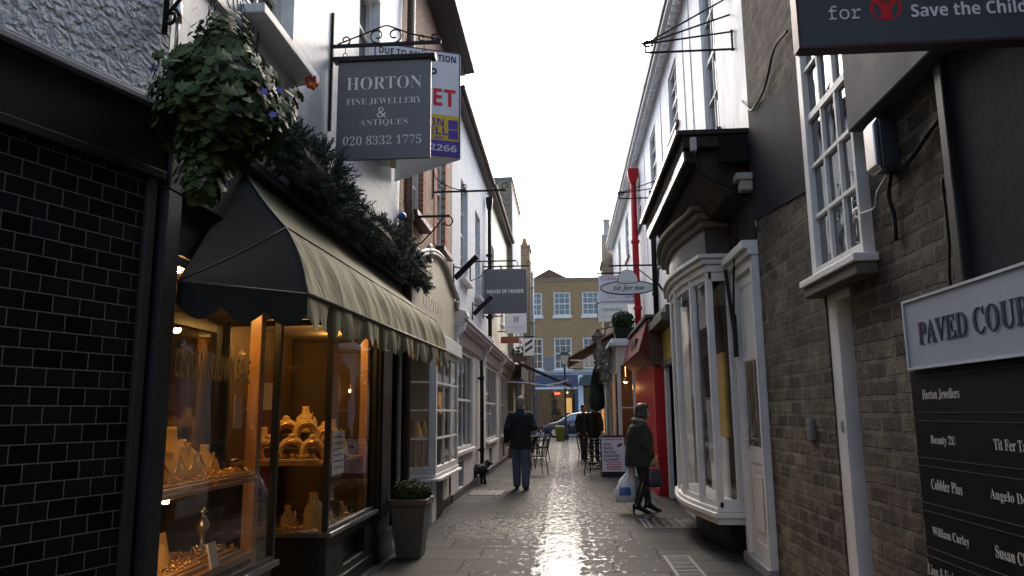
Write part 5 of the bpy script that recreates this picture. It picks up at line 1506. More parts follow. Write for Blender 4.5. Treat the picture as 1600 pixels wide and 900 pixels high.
fp.box(XR - .07, XR + .04, 8.2, 8.255, .50, 3.02); fp.box(bowx(8.2) + .055, XR - .07, 8.2, 8.25, .50, .58); fp.box(bowx(8.2) + .055, XR - .07, 8.2, 8.25, 2.92, 3.02)
for a, b_ in zip(BY[:-1], BY[1:]):
    xa, xb = bowx(a) + .01, bowx(b_) + .01
    for z0, z1 in ((.50, .56), (2.94, 3.02)): fp.extrude([(xa, a, z0), (xb, b_, z0), (xb + .04, b_, z0), (xa + .04, a, z0)], (0, 0, z1 - z0))
    gp.poly((xa + .02, a, .55), (xa + .02, a, 2.95), (xb + .02, b_, 2.95), (xb + .02, b_, .55))
gp.poly((bowx(8.2) + .04, 8.225, .57), (XR - .06, 8.225, .57), (XR - .06, 8.225, 2.93), (bowx(8.2) + .04, 8.225, 2.93))
bwn = fp.build('window', M['whitewood'], wh, bevel=.004)
gp.build('pane', M['glass'], bwn)
w = MB(); w.box(XR + 1.2, XR + 1.25, 7.9, 11.4, 0, 3.2); w.box(XR + .06, XR + 1.2, 11.1, 11.15, 0, 3.2); w.box(XR + .06, XR + 1.2, 8.10, 8.15, 0, 3.2); w.box(1.68, XR + 1.2, 8.27, 10.9, .46, .497); w.build('shop_lining', paint('dim_shop_lining', (.16, .14, .12), .8, .3, 2, 0), wh)
w = MB(); w.box(1.66, XR + 1.2, 8.27, 10.9, 3.02, 3.06); w.build('shop_ceiling', M['room'], wh)
w = MB(); w.box(XR - .05, XR + .10, 11.0, 12.0, 0, 3.25); w.build('pier', M['whitewood'], wh)
# goods in the bow window
for k, (yy, hh, cc, lb) in enumerate(((9.0, 1.0, (.45, .28, .05), 'tall ochre display panel inside the bow window'), (9.7, .8, (.30, .30, .33), 'grey display panel inside the bow window, farther along'))):
    m = MB(); m.box(XR + .02, XR + .06, yy, yy + .5, .85 + .35 * (1 - k), .85 + .35 * (1 - k) + hh)
    o = tag(m.build('display_screen', paint('display_panel', cc, .7), bevel=.01), lb, 'display screen')
    m = MB(); m.box(XR + .02, XR + .05, yy + .1, yy + .4, .498, .85 + .35 * (1 - k)); m.build('stand', M['whitewood'], o)
# white door beside the bow
w = MB(); w.box(XR - .05, XR + .05, 7.10, 7.17, 0, 2.98); w.box(XR - .05, XR + .05, 7.93, 8.03, 0, 2.98); w.box(XR - .05, XR + .05, 7.17, 7.93, 2.88, 2.98); w.box(XR - .09, XR + .05, 7.08, 8.06, 2.98, 3.04); w.box(XR - .14, XR + .05, 7.08, 8.06, 3.04, 3.12)
w.box(XR - .06, XR - .051, 7.10, 7.16, .1, 2.9)
w.build('door_case', M['whitewood'], wh, bevel=.006)
w = MB(); w.box(XR - .005, XR + .04, 7.17, 7.93, .03, 2.88)
w.box(XR - .012, XR - .006, 7.19, 7.27, .05, 2.86); w.box(XR - .012, XR - .006, 7.83, 7.91, .05, 2.86); w.box(XR - .012, XR - .006, 7.27, 7.83, .05, .25); w.box(XR - .012, XR - .006, 7.27, 7.83, 1.0, 1.15); w.box(XR - .012, XR - .006, 7.27, 7.83, 2.0, 2.1); w.box(XR - .012, XR - .006, 7.27, 7.83, 2.76, 2.86)
w.box(XR - .016, XR - .0125, 7.38, 7.72, .36, .88)
d = w.build('door', M['whitewood'], wh, bevel=.004)
w = MB(); w.tube([(XR - .05, 7.82, 1.22), (XR - .05, 7.70, 1.22)], .010, 8); w.tube([(XR - .012, 7.82, 1.22), (XR - .05, 7.82, 1.22)], .010, 8); w.box(XR - .018, XR - .0125, 7.80, 7.85, 1.12, 1.32); w.build('handle', M['steel'], d)
w = MB(); w.box(XR - .006, XR - .003, 7.27, 7.83, 1.16, 1.99); w.build('pane', M['pane'], d)
w = MB(); w.box(XR - .08, XR + .05, 7.07, 8.06, 0, .10); w.build('doorstep', M['lead'], wh, bevel=.008)
cable([(1.30, 7.05, 4.0), (1.36, 7.03, 3.78), (1.55, 7.03, 3.66), (1.66, 7.08, 3.60), (1.72, 7.3, 3.3), (1.77, 7.75, 2.9), (1.78, 7.9, 2.5)], .012, 'black cable drooping from the canopy end down past the white door')
t = thing('boom_stay', 'short dark iron stay leaning on the white door frame', 'iron stay', (XR - .05, 7.95, 2.4))
m = MB(); m.beam((XR - .12, 7.95, 3.0), (XR - .06, 7.9, 2.15), .03, .03); m.box(XR - .09, XR - .052, 7.86, 7.93, 2.06, 2.5); m.build('stay_bar', M['iron'], t)

# radiating iron bracket high on the white wall
def rb_(t, y, z, L, spread, n=3):
    m = MB()
    m.tube([(XR - .02, y, z - .02), (XR - .02, y, z + .22)], .012, 6)
    e = V(XR - L, y, z + .10)
    m.tube([(XR, y, z), (XR - L, y, z)], .012, 6)
    for k in range(n): m.tube([e, (XR, y + .12 * k, z + .20 + spread * k)], .010, 6)
    m.tube([V(XR - L, y, z), e, e + V(-.06, 0, .02)], .012, 6)
    m.tube([e + V(.05 * math.cos(k * .6) + .03, 0, .03 * math.sin(k * .6)) for k in range(11)], .012, 6)
    m.build('bracket_iron', M['iron'], t)
t = thing('stay_bracket', 'black iron bracket of radiating rods high on the white wall above the canopy', 'sign bracket', (XR, 7.45, 5.27), 'iron stay brackets on the right wall'); rb_(t, 7.45, 5.27, .93, .26)
t = thing('stay_bracket', 'small black rod bracket with a hooked end near the red downpipe', 'sign bracket', (XR, 13.2, 5.2), 'iron stay brackets on the right wall'); rb_(t, 13.2, 5.35, .80, .20, 2)

# red downpipe
M['redpaint'] = paint('red_gloss_paint', (.40, .014, .018), .55, .25, 3, .1, 40, .3, (.20, .02, .02), spec=.25)
downpipe(XR - .13, 17.4, 3.3, 7.05, .075, M['redpaint'], 'bright red downpipe with a hopper on the white right hand house', True, -1)
downpipe(XR - .05, 14.6, 3.2, 5.9, .05, M['black'], 'black downpipe just in front of the red one on the white house', False, -1)

# ------------------------------------------------------------------ yellow fascia shop
ys_ = thing('yellow_fascia_shop', 'small shop front with a mustard yellow fascia over a dark doorway', 'shop front', (XR, 13, 0))
w = MB(); w.box(XR - .05, XR, 12.02, 13.86, 2.42, 2.95); w.build('fascia', paint('mustard_fascia', (.40, .27, .035), .5, .15, 2, .1), ys_)
w = MB(); w.box(XR - .30, XR + .1, 11.98, 13.9, 2.96, 3.10); w.box(XR - .22, XR + .1, 11.98, 13.9, 3.10, 3.22); w.box(XR - .10, XR + .02, 12.0, 13.88, 2.30, 2.40); w.build('cornice', paint('dark_bronze', (.055, .05, .04), .4, .3, 4, .1), ys_, bevel=.01)
w = MB(); w.box(XR + .30, XR + .36, 12.0, 13.9, 0, 2.4); w.box(XR, XR + .3, 11.98, 12.04, 0, 2.4); w.box(XR, XR + .3, 13.8, 13.86, 0, 2.4); w.build('door_recess', M['black'], ys_)
w = MB(); w.box(XR - .06, XR + .02, 13.62, 13.78, 0, 2.30); w.build('white_pilaster', M['whitewood'], ys_, bevel=.008)
w = MB(); w.box(XR - .02, XR + .02, 12.1, 13.0, 0.02, .62); w.build('stall_riser', M['bluegrey'], ys_)
w = MB(); w.box(XR, XR + .01, 12.1, 13.0, .63, 2.28); w.build('window', M['pane'], ys_)

# ------------------------------------------------------------------ red shop front
rs = thing('red_shop', 'glossy red shop front with vertical boards and a sloping maroon fascia', 'shop front', (XR, 16, 0))
RXX = 1.66
w = MB(); w.box(RXX, XR + .1, 13.92, 17.9, 0, 2.75)
for i in range(9): w.box(RXX - .02, RXX - .001, 14.0 + i * .43, 14.36 + i * .43, .75, 2.5)
w.box(RXX - .025, RXX - .001, 13.95, 17.88, .0, .14); w.box(RXX - .03, RXX - .001, 13.95, 17.88, .62, .70)
w.build('red_boards', M['redpaint'], rs, bevel=.008)
w = MB(); w.extrude([(RXX - .30, 13.9, 2.62), (RXX - .04, 13.9, 2.42), (XR + .05, 13.9, 2.42), (XR + .05, 13.9, 3.22), (RXX - .12, 13.9, 3.22)], (0, 4.0, 0)); w.build('maroon_fascia', paint('maroon_fascia', (.12, .018, .020), .75, .3, 3, .15, spec=.2), rs, bevel=.012)
w = MB(); w.box(RXX - .17, XR + .05, 13.86, 17.95, 3.225, 3.30); w.box(XR - .3, XR, 13.84, 13.895, 2.35, 3.2); w.build('cornice', M['brown'], rs, bevel=.01)
w = MB(); w.box(RXX - .26, RXX - .14, 14.9, 15.9, 2.70, 2.95); w.build('dark_name_panel', M['black'], rs)

# ------------------------------------------------------------------ white projecting shop, its planter and amber window
wp = thing('white_corner_shop', 'white projecting shop front with a small amber lit window beyond the red shop', 'shop front', (1.5, 19, 0))
w = MB(); w.box(1.25, 1.34, 18.3, 18.42, 0, 3.1); w.box(1.34, 1.78, 18.3, 18.38, 0, .70); w.box(1.34, 1.78, 18.3, 18.38, 2.65, 3.1); w.box(1.62, 1.84, 18.3, 18.38, .70, 2.65); w.box(1.25, 1.30, 18.42, 22, 0, .6); w.box(1.25, 1.30, 18.42, 22, 2.5, 3.1); w.box(1.25, 1.32, 20, 20.2, .6, 2.5); w.box(1.25, 1.32, 21.8, 22, .6, 2.5); w.build('front_wall', M['whitewood'], wp, bevel=.01)
w = MB(); w.box(1.06, 1.84, 18.15, 22.1, 3.1, 3.2); w.box(1.12, 1.84, 18.2, 22.05, 3.2, 3.28); w.build('cornice', M['white'], wp, bevel=.012)
w = MB(); w.box(1.34, 1.62, 18.33, 18.345, .70, 2.65); w.poly((1.275, 18.42, .6), (1.275, 18.42, 2.5), (1.275, 22, 2.5), (1.275, 22, .6)); w.build('window', M['glass'], wp)
w = MB(); w.box(1.34, 1.62, 18.31, 18.36, 1.60, 1.63); w.build('glazing_bar', M['whitewood'], wp)
w = MB(); w.box(1.8, 1.84, 18.4, 22, 0, 3.1); w.box(1.33, 1.8, 20.3, 20.34, 0, 3.1); w.build('shop_lining', inn, wp)
t = thing('pendant_lamp', 'warm lamp glowing behind the small window of the white projecting shop', 'lamp', (1.5, 18.9, 2.4))
m = MB(); m.lathe([(.10, 0), (.04, .10), (.01, .14)], (1.5, 18.9, 2.25), 12, cap=False); m.build('shade', M['gold'], t); m = MB(); m.ell((1.5, 18.9, 2.25), .04, .04, .04, 10, 6); m.tube([(1.5, 18.9, 2.36), (1.5, 18.9, 3.1)], .006, 5); m.build('lamp_bulb', emit('dim_warm_bulb', (1.0, .45, .15), 3), t)
l = bpy.data.lights.new('shop_lamp', 'POINT'); l.energy = 5; l.color = (1, .5, .18); l.shadow_soft_size = .05; o = bpy.data.objects.new('shop_lamp', l); COL.objects.link(o); o.location = (1.5, 18.9, 2.1); adopt(o, t)
t = thing('plant_box', 'dark plant box with a clipped bush on the white shop cornice beside the red downpipe', 'planter', (1.45, 18.4, 3.28))
m = MB(); m.ring_loft([sqr((1.45, 18.5), .20, 3.285), sqr((1.45, 18.5), .25, 3.56)]); m.build('trough', M['bluegrey'], t)
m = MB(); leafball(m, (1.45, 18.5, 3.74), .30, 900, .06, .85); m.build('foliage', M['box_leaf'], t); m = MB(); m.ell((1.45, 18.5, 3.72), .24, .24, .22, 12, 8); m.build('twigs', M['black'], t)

# ------------------------------------------------------------------ signs on the right
t = thing('hat_sign', 'white bowler hat shaped hanging board reading tit fer tat', 'shop sign', (1.3, 15, 4.1))
HY = 15.0; hx, hz = 1.30, 4.00
hat_w = paint('off_white_hat_board', (.60, .63, .62), .45, .06, 3, .03)
el = [(hx + .545 * math.cos(k * math.pi / 24), HY, hz + .135 * math.sin(k * math.pi / 24)) for k in range(48)]
m = MB(); m.extrude(el, (0, .03, 0)); m.build('brim', hat_w, t)
cr = [(hx + .195, HY - .004, hz + .10)] + [(hx + .195 * math.cos(k * math.pi / 20), HY - .004, hz + .16 + .20 * math.sin(k * math.pi / 20)) for k in range(21)] + [(hx - .195, HY - .004, hz + .10)]
m = MB(); m.extrude(cr, (0, .032, 0)); m.build('crown', hat_w, t)
m = MB(); m.tube([V(p) + V(0, .012, 0) for p in el] + [V(el[0]) + V(0, .012, 0)], .017, 6); m.tube([V(p) + V(0, .012, 0) for p in cr], .012, 6); m.tube([(hx - .2, HY - .008, hz + .10), (hx, HY - .008, hz + .085), (hx + .2, HY - .008, hz + .10)], .006, 5); m.build('outline', M['iron'], t)
letters('tit fer tat', (hx + .02, HY - .003, hz - .015), RX, F, .13, .62, M['letter_dark'], t, 'i', 0, .003)
m = MB(); m.beam((.93, HY + .015, 4.46), (XR, HY + .015, 4.46), .03, .03); m.tube([(hx, HY + .015, hz + .36), (hx, HY + .015, 4.46)], .006, 5); m.beam((XR, HY + .015, 4.1), (XR - .4, HY + .015, 4.45), .02, .02); m.build('bracket_iron', M['iron'], t)
t = thing('hanging_shop_sign', 'white cobbler board with a pink heading and a drawn shoe behind the hat sign', 'shop sign', (1.4, 19, 4.6))
m = MB(); m.box(.90, 1.98, 19.0, 19.04, 4.24, 5.0); m.build('sign_board', paint('pale_blue_white_board', (.60, .64, .68), .45, .05, 3, .02), t)
letters('COBBLER PLUS', (1.42, 18.998, 4.92), RX, F, .10, .92, paint('pink_letters', (.45, .18, .32), .5), t, 's')
letters('SHOES', (1.68, 18.998, 4.51), RX, F, .05, .24, paint('blue_letters', (.10, .16, .30), .5), t, 's'); letters('WATCHES', (1.70, 18.998, 4.43), RX, F, .05, .28, paint('blue_letters', (.10, .16, .30), .5), t, 's')
m = MB(); m.tube([(1.12 + .24 * s, 18.995, 4.50 + h) for s, h in ((0, .0), (.1, .12), (.5, .16), (1.1, .10), (1.6, .12), (1.7, .08), (1.1, .02), (.8, -.06), (.4, -.09), (.1, -.06), (0, 0))], .006, 5)
m.build('drawn_shoe', paint('shoe_line', (.25, .30, .36), .5), t)
m = MB(); m.box(.93, 1.95, 18.996, 18.9995, 4.29, 4.325); m.build('small_print', paint('pink_rule', (.42, .24, .34), .5), t)
m = MB(); m.beam((.85, 19.02, 5.06), (XR, 19.02, 5.06), .035, .035); m.build('bracket_iron', M['iron'], t)
t = thing('hanging_shop_sign', 'pale grey board reading AMADORA hanging below the cobbler board', 'shop sign', (1.4, 20.5, 4.3))
m = MB(); m.box(.93, 1.75, 20.5, 20.54, 3.98, 4.46); m.build('sign_board', paint('pale_grey_board', (.52, .56, .56), .45, .05, 3, .02), t)
letters('AMADORA', (1.32, 20.498, 4.31), RX, F, .085, .58, paint('slate_letters', (.13, .15, .17), .5), t, 'b')
m = MB(); m.box(1.05, 1.58, 20.497, 20.4995, 4.095, 4.115); m.build('small_print', paint('slate_letters', (.25, .27, .29), .5), t)
m = MB(); m.beam((.9, 20.52, 4.50), (XR, 20.52, 4.50), .03, .03); m.tube([(.93, 20.52, 3.98), (.9, 20.52, 4.5)], .01, 5); m.build('bracket_iron', M['iron'], t)
t = thing('wall_lantern', 'black wall lantern under the AMADORA board', 'lantern', (1.0, 23, 3.9))
m = MB(); m.ring_loft([sqr((1.02, 23), .10, 3.52), sqr((1.02, 23), .17, 3.82)]); m.build('lantern_glass', M['paneblue'], t); m = MB(); m.ring_loft([sqr((1.02, 23), .20, 3.825), sqr((1.02, 23), .08, 3.95), sqr((1.02, 23), .02, 4.05)]); m.beam((1.02, 23, 4.02), (XR, 23, 4.2), .03, .03)
for sx, sy in ((-1, -1), (1, -1), (1, 1), (-1, 1)): m.tube([(1.02 + sx * .105, 23 + sy * .105, 3.50), (1.02 + sx * .175, 23 + sy * .175, 3.825)], .010, 5)
m.build('lantern_frame', M['iron'], t)

# ------------------------------------------------------------------ brown awning, hanging greenery, green parasol
t = thing('shop_awning', 'long brown canvas awning sloping out over the far tables', 'awning', (1, 22, 3.2))
m = MB(); m.extrude([(1.84, 20.8, 4.02), (.08, 20.8, 3.02), (.08, 20.8, 2.99), (1.84, 20.8, 3.98)], (0, 4.6, 0)); m.build('canopy_slope', paint('brown_canvas', (.17, .09, .045), .7, .25, 4, .2, 20), t)
m = MB(); m.extrude([(.085, 20.8, 3.0), (.075, 20.8, 3.0), (.075, 20.8, 2.78), (.085, 20.8, 2.78)], (0, 4.6, 0)); m.build('valance', paint('brown_canvas_edge', (.14, .075, .04), .7), t)
m = MB(); m.beam((1.84, 21.2, 2.9), (.12, 21.2, 2.98), .04, .04); m.beam((1.84, 25.2, 2.9), (.12, 25.2, 2.98), .04, .04); m.build('folding_arm', M['steel'], t)
fv = MB()
for i in range(700):
    y = RN.uniform(18.6, 22.5); z = RN.uniform(2.35, 3.3) ; x = 1.12 - .3 * RN.random() * (1 if z > 2.6 else .6)
    ivy(fv, V(x, y, z), (-1, RN.uniform(-1, .2), RN.uniform(-.2, .6)), RN.uniform(.05, .10), RN.uniform(2.4, 4))
t = thing('climbing_plant', 'dusty hanging creeper over the doorway of the white projecting shop', 'climbing plant', (1.1, 20, 2.3))
fv.build('creeper_leaves', leafmat('dusty_leaf', (.03, .035, .028), (.10, .10, .085), .6), t)
m = MB(); m.tube([(1.14, 18.6, 3.0), (1.06, 19.6, 2.9), (1.10, 20.8, 3.1), (1.0, 22.4, 2.9)], .03, 6); m.build('creeper_stem', M['brown'], t)
t = thing('folded_parasol', 'dark green folded parasol standing below the brown awning', 'parasol', (.95, 21.6, 0))
m = MB(); m.lathe([(.05, 1.55), (.20, 1.62), (.24, 1.8), (.20, 2.3), (.10, 2.75), (.03, 2.85)], (.92, 22.6, 0), 12); m.build('folded_canopy', paint('dark_green_canvas', (.018, .040, .026), .7, .3, 6, .3, 10), t, smooth=True)
m = MB(); m.tube([(.92, 22.6, .06), (.92, 22.6, 2.9)], .025, 8); m.lathe([(.28, 0.002), (.28, .05), (.06, .09)], (.92, 22.6, 0), 16); m.build('pole_and_base', M['iron'], t)

# ------------------------------------------------------------------ right side, far
fr_ = thing('far_corner_building', 'dark far shop building with a lit doorway at the end of the right side', 'building', (XR, 30, 0))
w = MB(); w.box(1.5, 7, 22.2, 36.6, 0, 4.4); w.build('wall', paint('dim_shop_wall', (.10, .08, .06), .6, .3, 2, .2), fr_)
w = MB(); w.box(1.48, 1.497, 24.0, 25.0, .2, 2.5); w.box(1.48, 1.497, 30.0, 32.0, .7, 2.4); w.build('lit_door', emit('amber_lit_glass', (.55, .24, .06), .25), fr_)
w = MB(); w.box(1.38, 1.499, 26, 36.6, 2.6, 3.1); w.box(1.42, 1.499, 27, 27.3, 0, 2.6); w.box(1.42, 1.499, 33, 33.3, 0, 2.6); w.build('white_trim', M['white'], fr_)
w = MB(); w.box(1.9, 7, 27.42, 36.6, 4.4, 7.4); w.build('upper_wall', M['white'], fr_)
w = MB(); w.box(1.45, 2.05, 27.45, 28.6, 4.4, 6.95); w.box(1.40, 2.1, 27.42, 28.65, 6.95, 7.1); w.build('chimney', M['party_y'], fr_)
w = MB(); w.lathe([(.24, 7.1), (.22, 8.15), (.24, 8.18), (.22, 8.24), (.15, 8.26), (.12, 8.75), (.15, 8.78), (.15, 8.84)], (1.70, 28.0, 0), 16); w.build('chimney_pot', paint('buff_clay', (.46, .41, .33), .7), fr_, smooth=True)

t = thing('scroll_hook', 'black curled iron scroll sticking out just beyond the white bow window', 'iron scroll', (XR - .2, 11.6, 3.5))
m = MB(); m.tube([(XR, 11.6, 3.85), (XR - .2, 11.6, 3.86), (XR - .36, 11.6, 3.72), (XR - .38, 11.6, 3.5), (XR - .28, 11.6, 3.34), (XR - .14, 11.6, 3.36)], .018, 8); m.tube(spiral((XR - .16, 11.6, 3.46), (-1, 0, 0), (0, 0, 1), .11, .03, -1.2, 4.5, 20), .014, 6)
m.build('scroll_iron', M['iron'], t, smooth=True)
m = MB(); m.beam((XR - .004, 11.6, 3.3), (XR - .004, 11.6, 3.95), .05, .012, (0, 1, 0)); m.build('wall_plate', M['iron'], t)
# ================================================================== END OF THE ALLEY
YF = 56.0
fb = thing('brick_terrace', 'yellow brown brick terrace with white sash windows above a blue shop front, closing the view', 'building', (0, YF, 0))
cols = [-9.0, -6.7, -4.5, -2.33, -.16, 2.0, 4.2, 6.4]
wins = []
for cx_ in cols: wins += [(cx_ - .64, cx_ + .64, 8.8, 10.6), (cx_ - .66, cx_ + .66, 4.75, 7.1)]
w = MB()
xs = sorted({-12.0, 9.0, *[q for a in wins for q in a[:2]]}); zs = sorted({4.6, 11.6, *[q for a in wins for q in a[2:]]})
for i in range(len(xs) - 1):
    for j in range(len(zs) - 1):
        mx_, mz_ = (xs[i] + xs[i + 1]) / 2, (zs[j] + zs[j + 1]) / 2
        if any(a[0] < mx_ < a[1] and a[2] < mz_ < a[3] for a in wins): continue
        w.poly((xs[i], YF, zs[j]), (xs[i + 1], YF, zs[j]), (xs[i + 1], YF, zs[j + 1]), (xs[i], YF, zs[j + 1]))
for a in wins:
    for p, q in (((a[0], a[2]), (a[1], a[2])), ((a[1], a[2]), (a[1], a[3])), ((a[1], a[3]), (a[0], a[3])), ((a[0], a[3]), (a[0], a[2]))):
        w.poly((p[0], YF, p[1]), (p[0], YF + .12, p[1]), (q[0], YF + .12, q[1]), (q[0], YF, q[1]))
w.poly((-12, YF, 11.6), (9, YF, 11.6), (9, YF + 9, 11.6), (-12, YF + 9, 11.6)); w.poly((-12, YF, 0), (-12, YF, 11.6), (-12, YF + 9, 11.6), (-12, YF + 9, 0)); w.poly((9, YF, 0), (9, YF + 9, 0), (9, YF + 9, 11.6), (9, YF, 11.6))
w.build('wall', M['stock_y'], fb)
for a in wins:
    f = MB(); x0, x1, z0, z1 = a; P = YF + .05
    def fbx(*r, d0=0, d1=.05): f.box(r[0], r[1], P + d0, P + d1, r[2], r[3])
    fbx(x0, x0 + .10, z0, z1); fbx(x1 - .10, x1, z0, z1); fbx(x0 + .10, x1 - .10, z0, z0 + .10); fbx(x0 + .10, x1 - .10, z1 - .10, z1)
    for i in (1, 2): xx = x0 + (x1 - x0) * i / 3; fbx(xx - .02, xx + .02, z0 + .10, z1 - .10, d0=.01)
    nr = 4
    for j in range(1, nr): zz = z0 + (z1 - z0) * j / nr; k = .04 if j == 2 else .02; fbx(x0 + .1, x1 - .1, zz - k, zz + k, d0=.008)
    wn = f.build('window', M['whitewood'], fb)
    p = MB(); p.box(x0 + .05, x1 - .05, P + .03, P + .045, z0 + .05, z1 - .05); p.build('pane', M['pane'] if z0 < 6 else M['paneblue'], wn)
    s = MB(); s.box(x0 - .1, x1 + .1, YF - .10, YF + .12, z0 - .22, z0 - .003); s.build('sill', M['whitewood'], wn)
w = MB()
w.box(-12, 9, YF - .05, YF - .002, 11.42, 11.6); w.box(-12, 9, YF - .08, YF + .02, 11.603, 11.70)
w.build('parapet', paint('parapet_stone', (.22, .17, .11), .7, .2, 3, .1), fb)
w = MB(); w.extrude([(-3.6, YF + 3, 11.65), (1.4, YF + 3, 11.65), (-1.15, YF + 3, 13.0)], (0, 5, 0)); w.build('roof', paint('brown_roof_tiles', (.10, .06, .04), .7, .3, 5, .2), fb)
w = MB(); w.box(-12, 9, YF - .18, YF + .3, 4.45, 4.62); w.box(-12, 9, YF - .10, YF + .3, 4.30, 4.449); w.build('cornice', paint('grey_cornice', (.30, .32, .34), .6), fb)
w = MB(); w.box(-1.6, -.92, YF - .03, YF - .002, 4.72, 5.7); w.box(-5.9, -3.0, YF - .03, YF - .002, 4.72, 5.3); w.build('stucco_band', paint('grey_stucco', (.17, .17, .17), .7), fb)
blue = paint('royal_blue_fascia', (.028, .050, .12), .4, .15, 2, .05)
w = MB(); w.box(-4.5, .86, YF - .12, YF + .2, 3.40, 4.29); w.box(.66, .88, YF - .10, YF + .2, 0, 3.39); w.box(-2.4, -2.2, YF - .10, YF + .2, 0, 3.39); w.build('blue_fascia', blue, fb)
w = MB(); w.box(.90, 1.28, YF - .16, YF + .2, 0, 4.28); w.box(-4.5, .86, YF - .16, YF - .125, 3.25, 3.40); w.build('pale_pilaster', paint('pale_blue_white', (.55, .63, .68), .5), fb)
w = MB(); w.box(1.30, 9, YF - .12, YF + .2, 3.5, 4.29); w.build('green_fascia', paint('dark_green_fascia', (.04, .06, .05), .5), fb)
w = MB(); w.box(-12, 9, YF + .21, YF + .25, 0, 4.3); w.build('shop_glass', pane_mat('far_shop_glass', (.025, .02, .016)), fb)
w = MB(); w.box(-12, -4.52, YF - .05, YF + .20, 0, 4.29); w.build('ground_floor', paint('far_stone', (.2, .17, .13), .7), fb)
w = MB(); w.box(.0, .42, YF + .17, YF + .20, 1.5, 2.6); w.build('lit_doorway', emit('amber_far_light', (.6, .32, .08), .22), fb)
w = MB(); w.box(-.85, -.45, YF + .15, YF + .19, 2.88, 3.0); w.build('neon_sign', emit('red_neon', (1.0, .08, .03), 1.5), fb)
w = MB(); w.box(1.75, 2.0, YF + .15, YF + .19, 2.9, 3.05); w.box(.05, .15, YF + .14, YF + .18, 2.95, 3.05); w.build('shop_lamp_glow', emit('white_far_light', (1, .9, .7), .9), fb)
w = MB(); w.extrude([(1.1, YF - .13, 4.15), (3.6, YF - .13, 4.15), (3.6, YF - 1.3, 3.5), (.9, YF - 1.3, 3.5)], (0, 0, -.06))
tag(w.build('shop_awning', paint('grey_awning', (.04, .045, .045), .7)), 'dark grey shop awning on the far terrace right of the pale pilaster', 'awning')
# neighbours along the far street
for x0, x1, h, nm, lb in ((-40, -12.1, 10.4, 'street_house', 'long brick house along the far street, left of the terrace'), (9.1, 40, 12, 'street_house', 'long brick house along the far street, right of the terrace')):
    t = thing(nm, lb, 'building', ((x0 + x1) / 2, YF, 0))
    w = MB(); w.box(x0, x1, YF, YF + 9, 0, h); w.build('wall', M['stock_y'], t)
    n = int((x1 - x0) / 2.6)
    for i in range(n):
        for z in (4.8, 8.2):
            xx = x0 + 1 + i * 2.6; w = MB(); w.box(xx, xx + 1.2, YF - .02, YF - .002, z, z + 1.8); w.build('window', M['pane'], t)

# lamp post
t = thing('street_lamp', 'black cast iron lamp post with a glass lantern at the end of the alley', 'street lamp', (-.05, 43.0, 0))
lx, ly = -.05, 43.0
m = MB(); m.lathe([(.16, 0.003), (.16, .25), (.10, .35), (.09, .9), (.06, 1.0), (.05, 2.6), (.045, 3.95), (.09, 4.0), (.04, 4.06), (.035, 4.25)], (lx, ly, 0), 14); m.beam((lx - .35, ly, 3.75), (lx + .35, ly, 3.75), .03, .03); m.build('post', M['iron'], t, smooth=True)
m = MB(); m.ring_loft([sqr((lx, ly), .15, 4.27), sqr((lx, ly), .27, 4.78)]); m.build('lantern_glass', paint('milky_glass', (.30, .30, .26), .2), t)
m = MB(); m.ring_loft([sqr((lx, ly), .30, 4.785), sqr((lx, ly), .16, 4.98), sqr((lx, ly), .05, 5.05), sqr((lx, ly), .03, 5.2)])
for sx, sy in ((-1, -1), (1, -1), (1, 1), (-1, 1)): m.tube([(lx + sx * .155, ly + sy * .155, 4.25), (lx + sx * .275, ly + sy * .275, 4.785)], .015, 5)
m.build('lantern_frame', M['iron'], t)

# parked car, side on
t = thing('parked_car', 'dark blue hatchback parked side on across the end of the alley, glass full of sky', 'car', (.6, 47.5, 0))
cx0, cy0 = -1.5, 47.5
st = [  # x, half width at belt, sill z, belt z, roof z, half width at roof
 (0.0, .60, .42, .62, .64, .56), (.12, .76, .25, .74, .77, .70), (.5, .83, .22, .86, .90, .74), (.95, .85, .22, .95, 1.00, .74), (1.15, .85, .22, .97, 1.12, .70), (1.75, .86, .22, .98, 1.48, .60), (2.3, .86, .22, .99, 1.55, .60), (3.0, .86, .22, 1.0, 1.54, .60), (3.55, .85, .24, 1.02, 1.44, .60), (3.95, .80, .30, 1.02, 1.12, .66), (4.08, .74, .40, .95, .98, .66)]
rings = []
for x, wb_, zs_, zb, zr, wr in st:
    x = cx0 + x
    hw = [(wb_ * .9, zs_), (wb_, zs_ + (zb - zs_) * .4), (wb_ * .985, zb), (wr, zr - (zr - zb) * .18), (wr * .8, zr)]
    rings.append([(x, cy0 - a, z) for a, z in hw] + [(x, cy0 + a, z) for a, z in hw[::-1]])
m = MB(); m.ring_loft(rings)
car = m.build('body', paint('dark_blue_car_paint', (.012, .018, .04), .12, .1, 4, 0, coat=.6), t, smooth=True, bevel=.01)
gl_ = M['mirror']
def carwin(pts, nm='side_window'):
    m = MB(); m.poly(*pts); return m.build(nm, gl_, t)
def cside(x, z):    # point on the near side glass plane
    for (a, b_) in zip(st[:-1], st[1:]):
        if a[0] <= x <= b_[0]:
            k = (x - a[0]) / (b_[0] - a[0]); L_ = [a[i] + (b_[i] - a[i]) * k for i in range(6)]
            zt = L_[4] - (L_[4] - L_[3]) * .18; s = max(0, min(1, (z - L_[3]) / max(.01, zt - L_[3])))
            return V(cx0 + x, cy0 - (L_[1] * .985 + (L_[5] - L_[1] * .985) * s) - .006, z)
carwin([cside(1.42, 1.02), cside(2.22, 1.02), cside(2.22, 1.42), cside(1.80, 1.40)])
carwin([cside(2.30, 1.02), cside(3.0, 1.03), cside(3.0, 1.41), cside(2.30, 1.42)])
carwin([cside(3.07, 1.03), cside(3.6, 1.05), cside(3.45, 1.34), cside(3.07, 1.41)])
